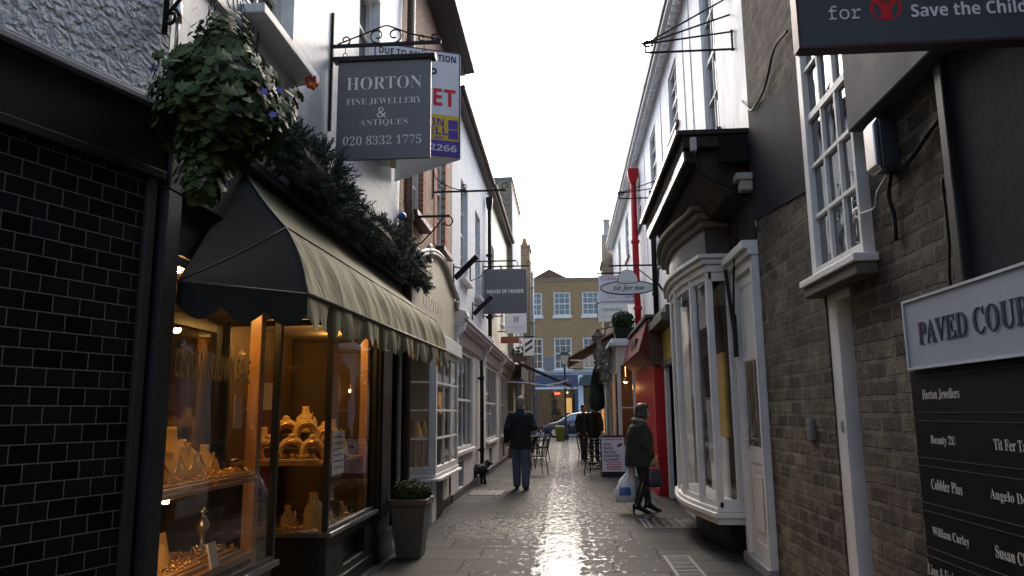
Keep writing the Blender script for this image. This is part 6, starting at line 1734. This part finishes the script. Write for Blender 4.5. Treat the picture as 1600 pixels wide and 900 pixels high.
def wheel(x, y):
    m = MB(); R_ = .31
    prof_ = [(R_ * .62, -.09), (R_ * .92, -.10), (R_, -.06), (R_, .06), (R_ * .92, .10), (R_ * .62, .09)]
    rg = []
    for r, o in prof_: rg.append([(x + math.cos(k * math.pi / 12) * r, y + o, .312 + math.sin(k * math.pi / 12) * r) for k in range(24)])
    m.ring_loft(rg)
    wo = m.build('wheel', paint('tyre_rubber', (.015, .015, .015), .8), t, smooth=False)
    m = MB()
    sg = -1 if y < cy0 else 1
    m.extrude([(x + math.cos(k * math.pi / 10) * .19, y + sg * .10, .312 + math.sin(k * math.pi / 10) * .19) for k in range(20)], (0, sg * .012, 0))
    m.build('rim', M['steel'], wo)
for xx in (.75, 3.25):
    for yy in (cy0 - .78, cy0 + .78): wheel(cx0 + xx, yy)
for s_ in (-1, 1):
    m = MB(); m.ell((cx0 + .13, cy0 + s_ * .55, .68), .10, .14, .07, 12, 8); m.build('headlight', M['steel'], t, smooth=True)
m = MB(); m.box(cx0 - .02, cx0 + .01, cy0 - .5, cy0 + .5, .42, .54); m.build('bumper_trim', M['black'], t)
m = MB(); m.ell((cx0 + 1.38, cy0 - .95, 1.0), .06, .09, .06, 10, 6); m.build('door_mirror', M['black'], t, smooth=True)

t = thing('litter_bin', 'small yellow green bin in front of the dark blue car', 'bin', (-.45, 41, 0))
m = MB(); m.ring_loft([sqr((-.38, 41), .20, .003), sqr((-.38, 41), .26, .72)]); m.build('bin_body', paint('olive_yellow_bin', (.09, .095, .02), .8, spec=.1), t, bevel=.02); m = MB(); m.ring_loft([sqr((-.38, 41), .28, .723), sqr((-.38, 41), .22, .82)]); m.build('lid', paint('olive_bin_lid', (.10, .11, .03), .6), t, bevel=.02)

# dark awning over the far left tables
t = thing('shop_awning', 'dark thin awning with a pale front bar over the far left tables', 'awning', (-1, 26, 3))
m = MB(); m.extrude([(-1.60, 24.6, 3.22), (.22, 24.6, 2.38), (.22, 24.6, 2.35), (-1.60, 24.6, 3.17)], (0, 1.9, 0)); m.build('canopy_slope', paint('dark_canvas', (.03, .03, .028), .7), t)
m = MB(); m.tube([(-1.98, 24.5, 2.52), (-1.4, 24.5, 2.50), (-.4, 24.5, 2.36), (.22, 24.5, 2.33)], .022, 6); m.tube([(-.65, 24.55, 2.40), (-.1, 24.6, 2.50), (.2, 24.9, 2.62)], .025, 6); m.tube([(.22, 24.5, 2.34), (.22, 26.6, 2.34)], .03, 6); m.build('folding_arm', M['letter_pale'], t)

# ------------------------------------------------------------------ chairs, tables, notice board
seatm = paint('dull_black_seat', (.010, .010, .011), .85, .3, 9, .1, 60, spec=.08)
def make_chair(label):
    t = thing('metal_chair', label, 'chair', (0, 0, 0), 'metal cafe chairs along the alley')
    m = MB(); m.box(-.21, .21, -.21, .21, .44, .455); m.build('seat', seatm, t, bevel=.006)
    for sx, sy in ((-1, -1), (1, -1), (1, 1), (-1, 1)):
        m = MB(); m.tube([(sx * .19, sy * .19, .44), (sx * .23, sy * .24, .0)], .013, 6); m.build('leg', M['iron'], t)
    m = MB(); m.tube([(-.20, .20, .45), (-.20, .25, .70), (-.17, .29, .86), (0, .30, .90), (.17, .29, .86), (.20, .25, .70), (.20, .20, .45)], .013, 6)
    for i in range(-2, 3): m.tube([(i * .07, .21, .46), (i * .07, .26, .72), (i * .065, .295, .885)], .007, 5)
    m.build('backrest', M['iron'], t)
    m = MB()
    for s in (-1, 1): m.tube([(s * .21, .24, .66), (s * .235, .05, .67), (s * .235, -.14, .65), (s * .20, -.19, .45)], .011, 6)
    m.build('armrest', M['iron'], t)
    return t
c0 = make_chair('black metal chair on the right, its back turned to the white notice board')
c0.location = (.70, 18.75, 0); c0.rotation_euler = (0, 0, math.radians(70))
for x, y, rz, lb in ((-.78, 18.9, -70, 'wire backed metal chair just right of the walking man'), (-1.15, 20.6, -100, 'metal chair against the left shops behind the walking man'), (-.85, 23.3, -60, 'metal chair farther along the left side, under the dark awning'), (.60, 21.3, 60, 'black metal chair on the right behind the round table'), (-1.2, 26.5, -90, 'farthest metal chair on the left under the awning')):
    dup(c0, (x, y, 0), lb, math.radians(rz))
def make_table(x, y, label):
    t = thing('cafe_table', label, 'table', (x, y, 0), 'round cafe tables along the alley')
    m = MB(); m.lathe([(.36, .72), (.37, .735), (.36, .75)], (x, y, 0), 24); m.build('table_top', seatm, t)
    m = MB(); m.lathe([(.22, .003), (.20, .03), (.03, .06), (.025, .719)], (x, y, 0), 14); m.build('pedestal', M['iron'], t)
    return t
make_table(1.02, 19.3, 'dark round cafe table behind the white notice board'); make_table(.98, 22.0, 'dark round cafe table beside the folded green parasol'); make_table(-1.0, 25.2, 'dark round cafe table on the left under the thin awning')
t = thing('a_board', 'white A frame notice board listing keys shoes watches engraving locksmith', 'notice board', (1.07, 18.2, 0))
m = MB(); TL = .07
def ap(x, z): return V(x, 18.16 + TL * z, z)
m.extrude([ap(.82, .12), ap(1.36, .12), ap(1.36, .92), ap(.82, .92)], (0, .025, 0)); m.build('front_board', paint('white_notice_board', (.78, .78, .80), .5, .06, 3, .02), t)
m = MB(); m.extrude([V(.82, 18.62, .05), V(1.36, 18.62, .05), V(1.36, 18.262, .93), V(.82, 18.262, .93)], (0, .02, 0)); m.build('rear_board', M['bluegrey'], t)
m = MB(); m.box(.80, 1.38, 18.15, 18.66, .0, .05); m.extrude([ap(.81, .05), ap(1.37, .05), ap(1.37, .118), ap(.81, .118)], (0, .03, 0)); m.build('frame', M['bluegrey'], t)
m = MB(); m.box(.80, 1.38, 18.20, 18.29, .925, .96); m.build('hinge_bar', M['bluegrey'], t)
def al(s, x, z, h, w_, mt, st='b'):
    p = ap(x, z); letters(s, (p.x, p.y - .002, p.z), RX, (0, -1, TL), h, w_, mt, t, st)
nv = paint('navy_print', (.02, .025, .07), .5); rd = paint('red_print', (.45, .06, .08), .5)
al('COBBLER PLUS', 1.09, .865, .035, .42, rd, 's')
for i, (s, w_) in enumerate((('KEYS', .18), ('SHOES', .22), ('WATCHES', .29), ('ENGRAVING', .37), ('LOCKSMITH', .35))): al(s, .87 + w_ / 2, .745 - i * .088, .060, w_, nv, 's')
m = MB()
for i, z in enumerate((.325, .285, .235, .205, .17)):
    p, q = ap(.92, z), ap(1.28, z); m.extrude([p + V(0, -.003, -.008), q + V(0, -.003, -.008), q + V(0, -.003, .008), p + V(0, -.003, .008)], (0, .001, 0))
m.build('small_print', rd, t)
m = MB(); p = ap(1.25, .73); m.ell((p.x, p.y - .008, p.z), .075, .008, .03, 12, 6, Matrix.Rotation(-.5, 3, 'Y')); m.build('shoe_motif', M['letter_dark'], t)

# unseen house across the street behind the camera, added to block sky light
t = thing('street_house', 'plain unseen brick house added across the street behind the camera to block sky light', 'building', (0, -30, 0))
w = MB(); w.box(-22, 22, -38, -28, 0, 8.5); w.build('wall', M['stock_y'], t)
for i in range(8):
    for z in (1.0, 4.4, 7.0):
        w = MB(); w.box(-14 + i * 3.7, -12.6 + i * 3.7, -28.02, -27.98, z, z + 1.9); w.build('window', M['pane'], t)
# ================================================================== PEOPLE AND DOG
def organic(name, mb, voxel, mat, parent, it=4, fac=.5):
    o = mb.build(name + '_tmp', None)
    r = o.modifiers.new('r', 'REMESH'); r.mode = 'VOXEL'; r.voxel_size = voxel
    s = o.modifiers.new('s', 'SMOOTH'); s.factor = fac; s.iterations = it
    dg = bpy.context.evaluated_depsgraph_get()
    me = bpy.data.meshes.new_from_object(o.evaluated_get(dg))
    old = o.data
    bpy.data.objects.remove(o); bpy.data.meshes.remove(old)
    me.name = name
    me.materials.clear(); me.materials.append(mat)
    me.polygons.foreach_set('use_smooth', [True] * len(me.polygons))
    return link(name, me, parent)

class Fig:
    """local frame of a figure: r to its right, f forward, z up"""
    def __init__(s, pos, yaw):
        s.o = V(pos); s.fw = V(math.sin(yaw), math.cos(yaw), 0); s.rt = V(math.cos(yaw), -math.sin(yaw), 0)
        s.R = Matrix((s.rt, s.fw, V(0, 0, 1))).transposed()
    def p(s, r, f, z): return s.o + s.rt * r + s.fw * f + V(0, 0, z)
    def limb(s, mb, pts, rad, seg=12):
        P = [s.p(*q) for q in pts]
        mb.tube(P, rad, seg)
        for q, r in zip(P, rad): mb.ell(q, r, r, r, 10, 6)
    def ell(s, mb, c, a, b, d, seg=16, n=10, tilt=0):
        mb.ell(s.p(*c), a, b, d, seg, n, s.R @ Matrix.Rotation(tilt, 3, 'X'))

M['skin'] = paint('skin', (.45, .26, .18), .5, .12, 12, .05)
def head(F, b, c, k=1.0):
    r, f, z = c
    F.ell(b, (r, f - .012 * k, z + .025 * k), .076 * k, .095 * k, .095 * k)
    F.ell(b, (r, f + .022 * k, z - .045 * k), .058 * k, .068 * k, .075 * k)
    F.ell(b, (r, f + .060 * k, z - .095 * k), .030 * k, .028 * k, .022 * k)
    F.limb(b, [(r, f + .092 * k, z + .02 * k), (r, f + .110 * k, z - .028 * k)], [.011 * k, .017 * k], 8)
    F.ell(b, (r, f + .083 * k, z - .060 * k), .026 * k, .014 * k, .008 * k, 10, 6)
    F.ell(b, (r, f + .083 * k, z - .074 * k), .023 * k, .014 * k, .008 * k, 10, 6)
    for s in (-1, 1):
        F.ell(b, (r + s * .080 * k, f - .008 * k, z - .008 * k), .012 * k, .020 * k, .033 * k, 10, 6)
        F.ell(b, (r + s * .038 * k, f + .072 * k, z + .028 * k), .024 * k, .014 * k, .010 * k, 10, 6)
def eyes(F, parent, c, k=1.0):
    r, f, z = c
    for s in (-1, 1):
        e = MB(); F.ell(e, (r + s * .033 * k, f + .078 * k, z + .008 * k), .014 * k, .010 * k, .008 * k, 10, 6)
        e.build('eye', paint('dark_eye', (.03, .02, .015), .2), parent, smooth=True)
def hand(F, b, wrist, d, palm_n, side, curl=.6):
    """hand hanging from wrist along direction d (local), palm facing palm_n, thumb on 'side' direction (local vectors)"""
    w, d, n, s = V(wrist), V(d).normalized(), V(palm_n).normalized(), V(side).normalized()
    pc = w + d * .05
    for q in range(4):
        base = w + d * .085 + s * (.030 - .020 * q)
        F.limb(b, [tuple(w + d * .01 + s * (.018 - .012 * q)), tuple(base)], [.016, .013], 8)
        L = (.070, .080, .074, .058)[q]
        p1 = base + (d * math.cos(curl * .5) + n * math.sin(curl * .5)) * L * .45
        p2 = p1 + (d * math.cos(curl * 1.3) + n * math.sin(curl * 1.3)) * L * .32
        p3 = p2 + (d * math.cos(curl * 2.1) + n * math.sin(curl * 2.1)) * L * .25
        F.limb(b, [tuple(base), tuple(p1), tuple(p2), tuple(p3)], [.0105, .0098, .009, .0078], 8)
    t0 = w + d * .025 + s * .022
    t1 = t0 + (s * .75 + d * .6 + n * .35).normalized() * .042
    t2 = t1 + (d * .8 + n * .5 + s * .15).normalized() * .038
    F.limb(b, [tuple(t0), tuple(t1), tuple(t2)], [.015, .012, .009], 8)

def shoe(F, parent, foot, fwd, mat, heel=0.0, lift=0.0, L=.27):
    """one shoe; foot = ankle ground point (local r, f, z), fwd in radians about z (turn out)"""
    m = MB(); r, f, z = foot
    d = V(math.sin(fwd), math.cos(fwd), 0)
    q = lambda a, h: tuple(V(r, f, z) + d * a + V(0, 0, h))
    F.limb(m, [q(-.06, .05 + heel), q(.02, .055 + heel * .8), q(.12, .036), q(.185, .028)], [.043, .045, .042, .026], 12)
    F.limb(m, [q(-.01, .05 + heel), q(-.01, .13 + heel)], [.044, .046], 12)
    if heel: F.limb(m, [q(-.075, .06 + heel), q(-.08, .016)], [.026, .015], 8)
    else: F.limb(m, [q(-.07, .018), q(.17, .018)], [.032, .030], 10)
    return organic('shoe', m, .008, mat, parent, 3)

# ------------------------------------------------------------------ man walking away
t = thing('person', 'grey haired man in dark coat and blue jeans walking away', 'person', (-.93, 15.2, 0))
F = Fig((-.93, 15.2, 0), math.radians(2))
b = MB()
HC = (.0, .05, 1.715)
head(F, b, HC, 1.03)
F.limb(b, [(0, .0, 1.45), (0, .03, 1.62)], [.065, .058])
F.ell(b, (0, 0, 1.28), .165, .10, .24); F.ell(b, (0, .0, .98), .15, .10, .14)
F.limb(b, [(-.17, -.01, 1.47), (-.25, -.06, 1.20), (-.29, .0, .96)], [.06, .048, .034]); F.limb(b, [(.17, -.01, 1.47), (.27, -.07, 1.22), (.22, .16, 1.20)], [.06, .048, .034])
F.limb(b, [(-.17, 0, 1.47), (0, 0, 1.46), (.17, 0, 1.47)], [.06, .07, .06])
F.limb(b, [(-.085, 0, .95), (-.09, .13, .51), (-.09, .18, .11)], [.08, .05, .036]); F.limb(b, [(.085, 0, .95), (.08, .01, .51), (.075, -.05, .11)], [.08, .05, .036])
hand(F, b, (-.295, .01, .94), (-.05, .12, -1), (.9, .2, 0), (.1, 1, 0), .7)
hand(F, b, (.21, .18, 1.20), (-.35, .9, .1), (-.5, -.3, -.6), (-.2, 0, 1), .9)
organic('body', b, .0065, M['skin'], t, 2)
eyes(F, t, HC, 1.03)
h = MB(); r, f, z = HC
F.ell(h, (r, f - .028, z + .035), .089, .104, .104); F.ell(h, (r, f - .060, z - .025), .074, .065, .08)
organic('hair', h, .008, paint('grey_hair', (.22, .21, .19), .7, .4, 60, .5, 120), t, 2)
co = paint('black_wool_coat', (.010, .010, .012), .85, .3, 8, .3, 80)
m = MB()
def ring(F, c, a, d, n=24): return [F.p(c[0] + math.cos(2 * math.pi * k / n) * a, c[1] + math.sin(2 * math.pi * k / n) * d, c[2]) for k in range(n)]
m.ring_loft([ring(F, (0, 0, .80), .215, .165), ring(F, (0, 0, .95), .215, .165), ring(F, (0, 0, 1.12), .205, .15), ring(F, (0, -.01, 1.33), .225, .15), ring(F, (0, -.01, 1.46), .205, .125), ring(F, (0, 0, 1.54), .11, .09), ring(F, (0, .015, 1.60), .078, .078)])
F.limb(m, [(-.18, -.01, 1.455), (-.265, -.07, 1.20), (-.295, .0, .955)], [.090, .076, .058]); F.limb(m, [(.18, -.01, 1.455), (.285, -.08, 1.22), (.225, .15, 1.195)], [.090, .078, .058])
organic('coat', m, .013, co, t, 4)
jn = paint('blue_jeans', (.085, .105, .155), .8, .25, 10, .3, 90)
m = MB(); F.ell(m, (0, 0, .90), .17, .125, .14)
F.limb(m, [(-.09, 0, .90), (-.10, .12, .51), (-.10, .155, .10)], [.115, .092, .080]); F.limb(m, [(.09, 0, .90), (.095, .0, .51), (.095, -.055, .10)], [.115, .092, .080])
organic('jeans', m, .010, jn, t, 4)
sh = paint('black_leather', (.010, .010, .011), .3, .2, 9, .1)
shoe(F, t, (-.10, .17, .0), -.12, sh); shoe(F, t, (.095, -.04, .0), .14, sh)

# ------------------------------------------------------------------ woman looking at the red shop
t = thing('person', 'woman in dark olive coat and black heeled boots standing by the red shop', 'person', (1.12, 11.7, 0))
F = Fig((1.12, 11.7, 0), math.radians(82))
b = MB(); HC = (.0, .06, 1.505)
head(F, b, HC, .95)
F.limb(b, [(0, .0, 1.28), (0, .035, 1.42)], [.052, .048])
F.ell(b, (0, 0, 1.14), .145, .10, .22); F.ell(b, (0, -.01, .88), .155, .11, .14)
F.limb(b, [(.15, 0, 1.29), (.19, -.02, 1.04), (.17, .13, .84)], [.05, .04, .028]); F.limb(b, [(-.15, 0, 1.29), (-.20, -.09, 1.04), (-.20, -.13, .80)], [.05, .04, .028])
F.limb(b, [(-.15, 0, 1.29), (0, 0, 1.28), (.15, 0, 1.29)], [.05, .06, .05])
F.limb(b, [(.08, 0, .85), (.08, .015, .47), (.08, -.10, .12)], [.08, .05, .035]); F.limb(b, [(-.08, 0, .85), (-.08, .05, .47), (-.08, .11, .12)], [.08, .05, .035])
hand(F, b, (.17, .145, .83), (0, .25, -1), (-1, .0, .1), (0, 1, .3), .95)
hand(F, b, (-.20, -.135, .79), (0, -.1, -1), (1, 0, 0), (0, 1, 0), .95)
organic('body', b, .0065, M['skin'], t, 2)
eyes(F, t, HC, .95)
h = MB(); r, f, z = HC
F.ell(h, (r, f - .030, z + .030), .088, .100, .108); F.ell(h, (r, f - .070, z - .06), .082, .075, .11); F.ell(h, (r, f + .02, z + .085), .06, .07, .045)
for s in (-1, 1): F.ell(h, (r + s * .066, f + .005, z - .04), .026, .045, .09)
organic('hair', h, .008, paint('dark_brown_hair', (.018, .012, .009), .5, .4, 60, .5, 120), t, 2)
m = MB()
for k in range(16):
    a = k * math.pi / 8; F.ell(m, (math.cos(a) * .085, -.01 + math.sin(a) * .085, 1.375 - .012 * math.sin(a)), .036, .036, .036, 10, 6)
organic('scarf', m, .009, paint('pale_speckled_scarf', (.20, .18, .15), .85, .7, 45, .4, 60), t, 2)
m = MB()
m.ring_loft([ring(F, (0, -.02, .69), .225, .235), ring(F, (0, -.02, .86), .22, .225), ring(F, (0, -.015, 1.02), .20, .21), ring(F, (0, -.01, 1.17), .20, .20), ring(F, (0, -.015, 1.29), .18, .15), ring(F, (0, .0, 1.35), .10, .09)])
F.limb(m, [(.155, 0, 1.275), (.21, -.02, 1.04), (.18, .12, .855)], [.080, .070, .054]); F.limb(m, [(-.155, 0, 1.275), (-.215, -.09, 1.04), (-.20, -.12, .82)], [.080, .070, .054])
organic('coat', m, .012, paint('dark_olive_coat', (.016, .018, .013), .85, .3, 8, .3, 80), t, 4)
m = MB(); F.limb(m, [(.08, 0, .80), (.08, .01, .45)], [.095, .066]); F.limb(m, [(-.08, 0, .80), (-.08, .05, .45)], [.095, .066]); F.limb(m, [(-.08, 0, .80), (.08, 0, .80)], [.09, .09])
organic('leggings', m, .010, paint('black_leggings', (.012, .012, .014), .8), t, 3)
for s, f0, f1 in ((1, .01, -.10), (-1, .05, .11)):
    m = MB(); F.limb(m, [(s * .08, f0, .47), (s * .08, (f0 * .45 + f1 * .55), .30), (s * .08, f1, .12)], [.066, .062, .046])
    q = lambda a, hh: (s * .08, f1 + a, hh)
    F.limb(m, [q(-.03, .115), q(.03, .095), (q(.12, .036)), q(.19, .022)], [.044, .044, .036, .019], 12); F.limb(m, [q(-.055, .11), q(-.06, .016)], [.026, .015], 8)
    organic('boot', m, .008, sh, t, 3)
# handbag held in her right hand
t = thing('handbag', 'navy handbag with tan handles hanging from the hand of the woman in boots', 'bag', F.p(.17, .17, .5))
m = MB(); c = F.p(.19, .15, .53)
rg = []
for zz, a, d in ((-.13, .105, .055), (-.11, .115, .062), (0, .11, .055), (.11, .095, .030), (.125, .09, .022)): rg.append([c + F.fw * (math.copysign(abs(math.cos(k * math.pi / 12)) ** .5, math.cos(k * math.pi / 12)) * a) + F.rt * (math.copysign(abs(math.sin(k * math.pi / 12)) ** .5, math.sin(k * math.pi / 12)) * d) + V(0, 0, zz) for k in range(24)])
m.ring_loft(rg); m.build('bag_body', paint('navy_leather', (.014, .016, .032), .4, .2, 9, .2), t, smooth=True)
m = MB()
for s in (-1, 1): m.tube([c + F.fw * (.055 * math.cos(math.pi * k / 12)) + F.rt * (s * .022 * (1 - math.sin(math.pi * k / 12))) + V(0, 0, .12 + .135 * math.sin(math.pi * k / 12)) for k in range(13)], .008, 6)
m.build('handle', paint('tan_leather', (.38, .24, .12), .5), t, smooth=True)
# plastic carrier bag in her left hand
t = thing('carrier_bag', 'crumpled white and blue plastic carrier bag hanging beside the woman in boots', 'bag', F.p(-.2, -.22, .4))
m = MB(); c = F.p(-.12, -.23, .36)
rg = []
for zz, a, d in ((-.20, .10, .05), (-.19, .155, .08), (-.05, .165, .085), (.10, .13, .065), (.22, .07, .035), (.30, .045, .02), (.335, .03, .015)):
    rg.append([c + F.fw * (math.cos(k * math.pi / 14) * a * (1 + .10 * math.sin(k * 2.3 + zz * 22)) + max(0, zz) * .42) + F.rt * (math.sin(k * math.pi / 14) * d * (1 + .18 * math.sin(k * 3.1 + zz * 31))) + V(0, 0, zz + .012 * math.sin(k * 1.7)) + F.rt * (-max(0, zz) * .20) for k in range(28)])
m.ring_loft(rg)
def bagmat():
    mm, nt, p = _new('white_plastic_film')
    v = _coords(nt); n = _noise(nt, v, 5, 5)
    nt.links.new(_mix(nt, n, (.55, .58, .62), (.72, .74, .76)), p.inputs['Base Color']); p.inputs['Roughness'].default_value = .3
    nt.links.new(_bump(nt, _noise(nt, v, 18, 4), .9, .02), p.inputs['Normal']); return mm
m.build('bag_film', bagmat(), t, smooth=True)
m = MB(); n_ = -1
pts = []
for i, zz in enumerate((-.10, -.04, .02)):
    a, d = (.162, .083) if zz < 0 else (.145, .074)
    pts.append([c + F.fw * (math.cos(th) * a * 1.10) + F.rt * (math.sin(th) * d * 1.24) + V(0, 0, zz) for th in [math.radians(g_) for g_ in range(70, 140, 10)]])
m.ring_loft(pts, cap=False, closed=False); m.build('blue_print', paint('blue_bag_print', (.02, .10, .28), .35), t, smooth=True)

# ------------------------------------------------------------------ couple far off
def far_person(pos, yaw, H, coat, hair, label, female=False):
    k = H / 1.78
    t = thing('person', label, 'person', pos)
    F = Fig(pos, yaw); b = MB(); HC = (0, .04 * k, 1.665 * k)
    S_ = lambda L: [tuple(c * k for c in q) for q in L]
    head(F, b, HC, k)
    F.limb(b, S_([(0, 0, 1.42), (0, .02, 1.57)]), [.06 * k, .055 * k]); F.ell(b, (0, 0, 1.25 * k), .15 * k, .1 * k, .24 * k); F.ell(b, (0, 0, .95 * k), .15 * k, .1 * k, .14 * k)
    for s in (-1, 1):
        F.limb(b, S_([(s * .16, 0, 1.44), (s * .24, -.03, 1.17), (s * .25, .06, .92)]), [.055 * k, .045 * k, .032 * k])
        F.limb(b, S_([(0, 0, 1.42), (s * .16, 0, 1.44)]), [.06 * k, .055 * k])
        F.limb(b, S_([(s * .085, 0, .92), (s * .09, .05 * s, .49), (s * .09, .06 * s, .09)]), [.08 * k, .05 * k, .036 * k])
        hand(F, b, tuple(c * k for c in (s * .25, .07, .90)), (0, .1, -1), (-s, 0, 0), (0, 1, 0), .7)
    organic('body', b, .008, M['skin'], t, 2); eyes(F, t, HC, k)
    h = MB(); r, f, z = HC; F.ell(h, (r, f - .03, z + .035), .088 * k, .1 * k, .105 * k); F.ell(h, (r, f - .06, z - .03), .075 * k, .06 * k, .10 * k if female else .07 * k)
    organic('hair', h, .010, hair, t, 2)
    m = MB(); m.ring_loft([ring(F, (0, 0, .74 * k), .22 * k, .17 * k), ring(F, (0, 0, 1.0 * k), .21 * k, .16 * k), ring(F, (0, 0, 1.3 * k), .22 * k, .15 * k), ring(F, (0, 0, 1.43 * k), .19 * k, .12 * k), ring(F, (0, 0, 1.51 * k), .08 * k, .08 * k)])
    for s in (-1, 1): F.limb(m, S_([(s * .17, 0, 1.42), (s * .255, -.03, 1.17), (s * .255, .05, .94)]), [.085 * k, .07 * k, .055 * k])
    organic('coat', m, .014, coat, t, 3)
    m = MB()
    for s in (-1, 1): F.limb(m, S_([(s * .085, 0, .86), (s * .09, .05 * s, .49), (s * .09, .06 * s, .09)]), [.1 * k, .07 * k, .06 * k])
    F.limb(m, S_([(-.08, 0, .86), (.08, 0, .86)]), [.1 * k, .1 * k]); organic('trousers', m, .012, paint('dark_trousers', (.02, .022, .03), .8), t, 3)
    for s in (-1, 1): shoe(F, t, tuple(c * k for c in (s * .09, .06 * s, 0)), s * .1, sh)
bk = paint('black_padded_coat', (.012, .012, .014), .7, .3, 8, .3, 40)
far_person((.86, 24.2, 0), math.radians(172), 1.80, bk, paint('dark_hair', (.02, .015, .012), .5), 'man in a black coat facing the camera in front of the far tables')
far_person((.55, 24.9, 0), math.radians(150), 1.76, co, paint('black_hair', (.012, .010, .010), .5), 'second dark coated person half hidden behind the far man', True)

# ------------------------------------------------------------------ dog
t = thing('dog', 'small curly black dog standing by the white shop wall near the walking man', 'dog', (-1.95, 16.4, 0))
F = Fig((-1.93, 16.35, 0), math.radians(48))
b = MB()
F.limb(b, [(0, -.20, .315), (0, -.05, .30), (0, .12, .315)], [.085, .088, .108]); F.limb(b, [(0, .14, .34), (0, .23, .42)], [.085, .062])
F.ell(b, (0, .26, .45), .062, .068, .066); F.limb(b, [(0, .29, .435), (0, .375, .415)], [.038, .024]); F.ell(b, (0, .395, .42), .014, .012, .011, 8, 6)
for s in (-1, 1):
    F.ell(b, (s * .062, .25, .415), .020, .036, .066, 10, 8)
    F.limb(b, [(s * .058, .13, .30), (s * .060, .115, .18), (s * .060, .14, .10), (s * .060, .135, .03)], [.052, .036, .030, .030]); F.ell(b, (s * .06, .15, .022), .028, .040, .021, 10, 6)
    F.limb(b, [(s * .060, -.18, .29), (s * .066, -.11, .20), (s * .066, -.20, .115), (s * .066, -.185, .03)], [.070, .050, .030, .028]); F.ell(b, (s * .066, -.165, .022), .027, .040, .021, 10, 6)
F.limb(b, [(0, -.26, .36), (0, -.31, .43), (0, -.29, .49)], [.026, .024, .030])
for i in range(260):      # curls
    a = RN.uniform(0, 6.28); y = RN.uniform(-.26, .22); rr = .095
    F.ell(b, (math.cos(a) * rr * .95, y, .315 + math.sin(a) * rr), .020, .020, .020, 6, 4)
fur = paint('curly_black_fur', (.008, .008, .009), .75, .5, 40, 1.0, 70)
organic('body', b, .0075, fur, t, 1)
m = MB(); m.tube([F.p(math.cos(k * .6283) * .066, .205 + .02 * math.sin(k * .6283), .39 + .05 * math.sin(k * .6283)) for k in range(11)], .009, 6); m.build('collar', paint('red_collar', (.18, .02, .02), .5), t)
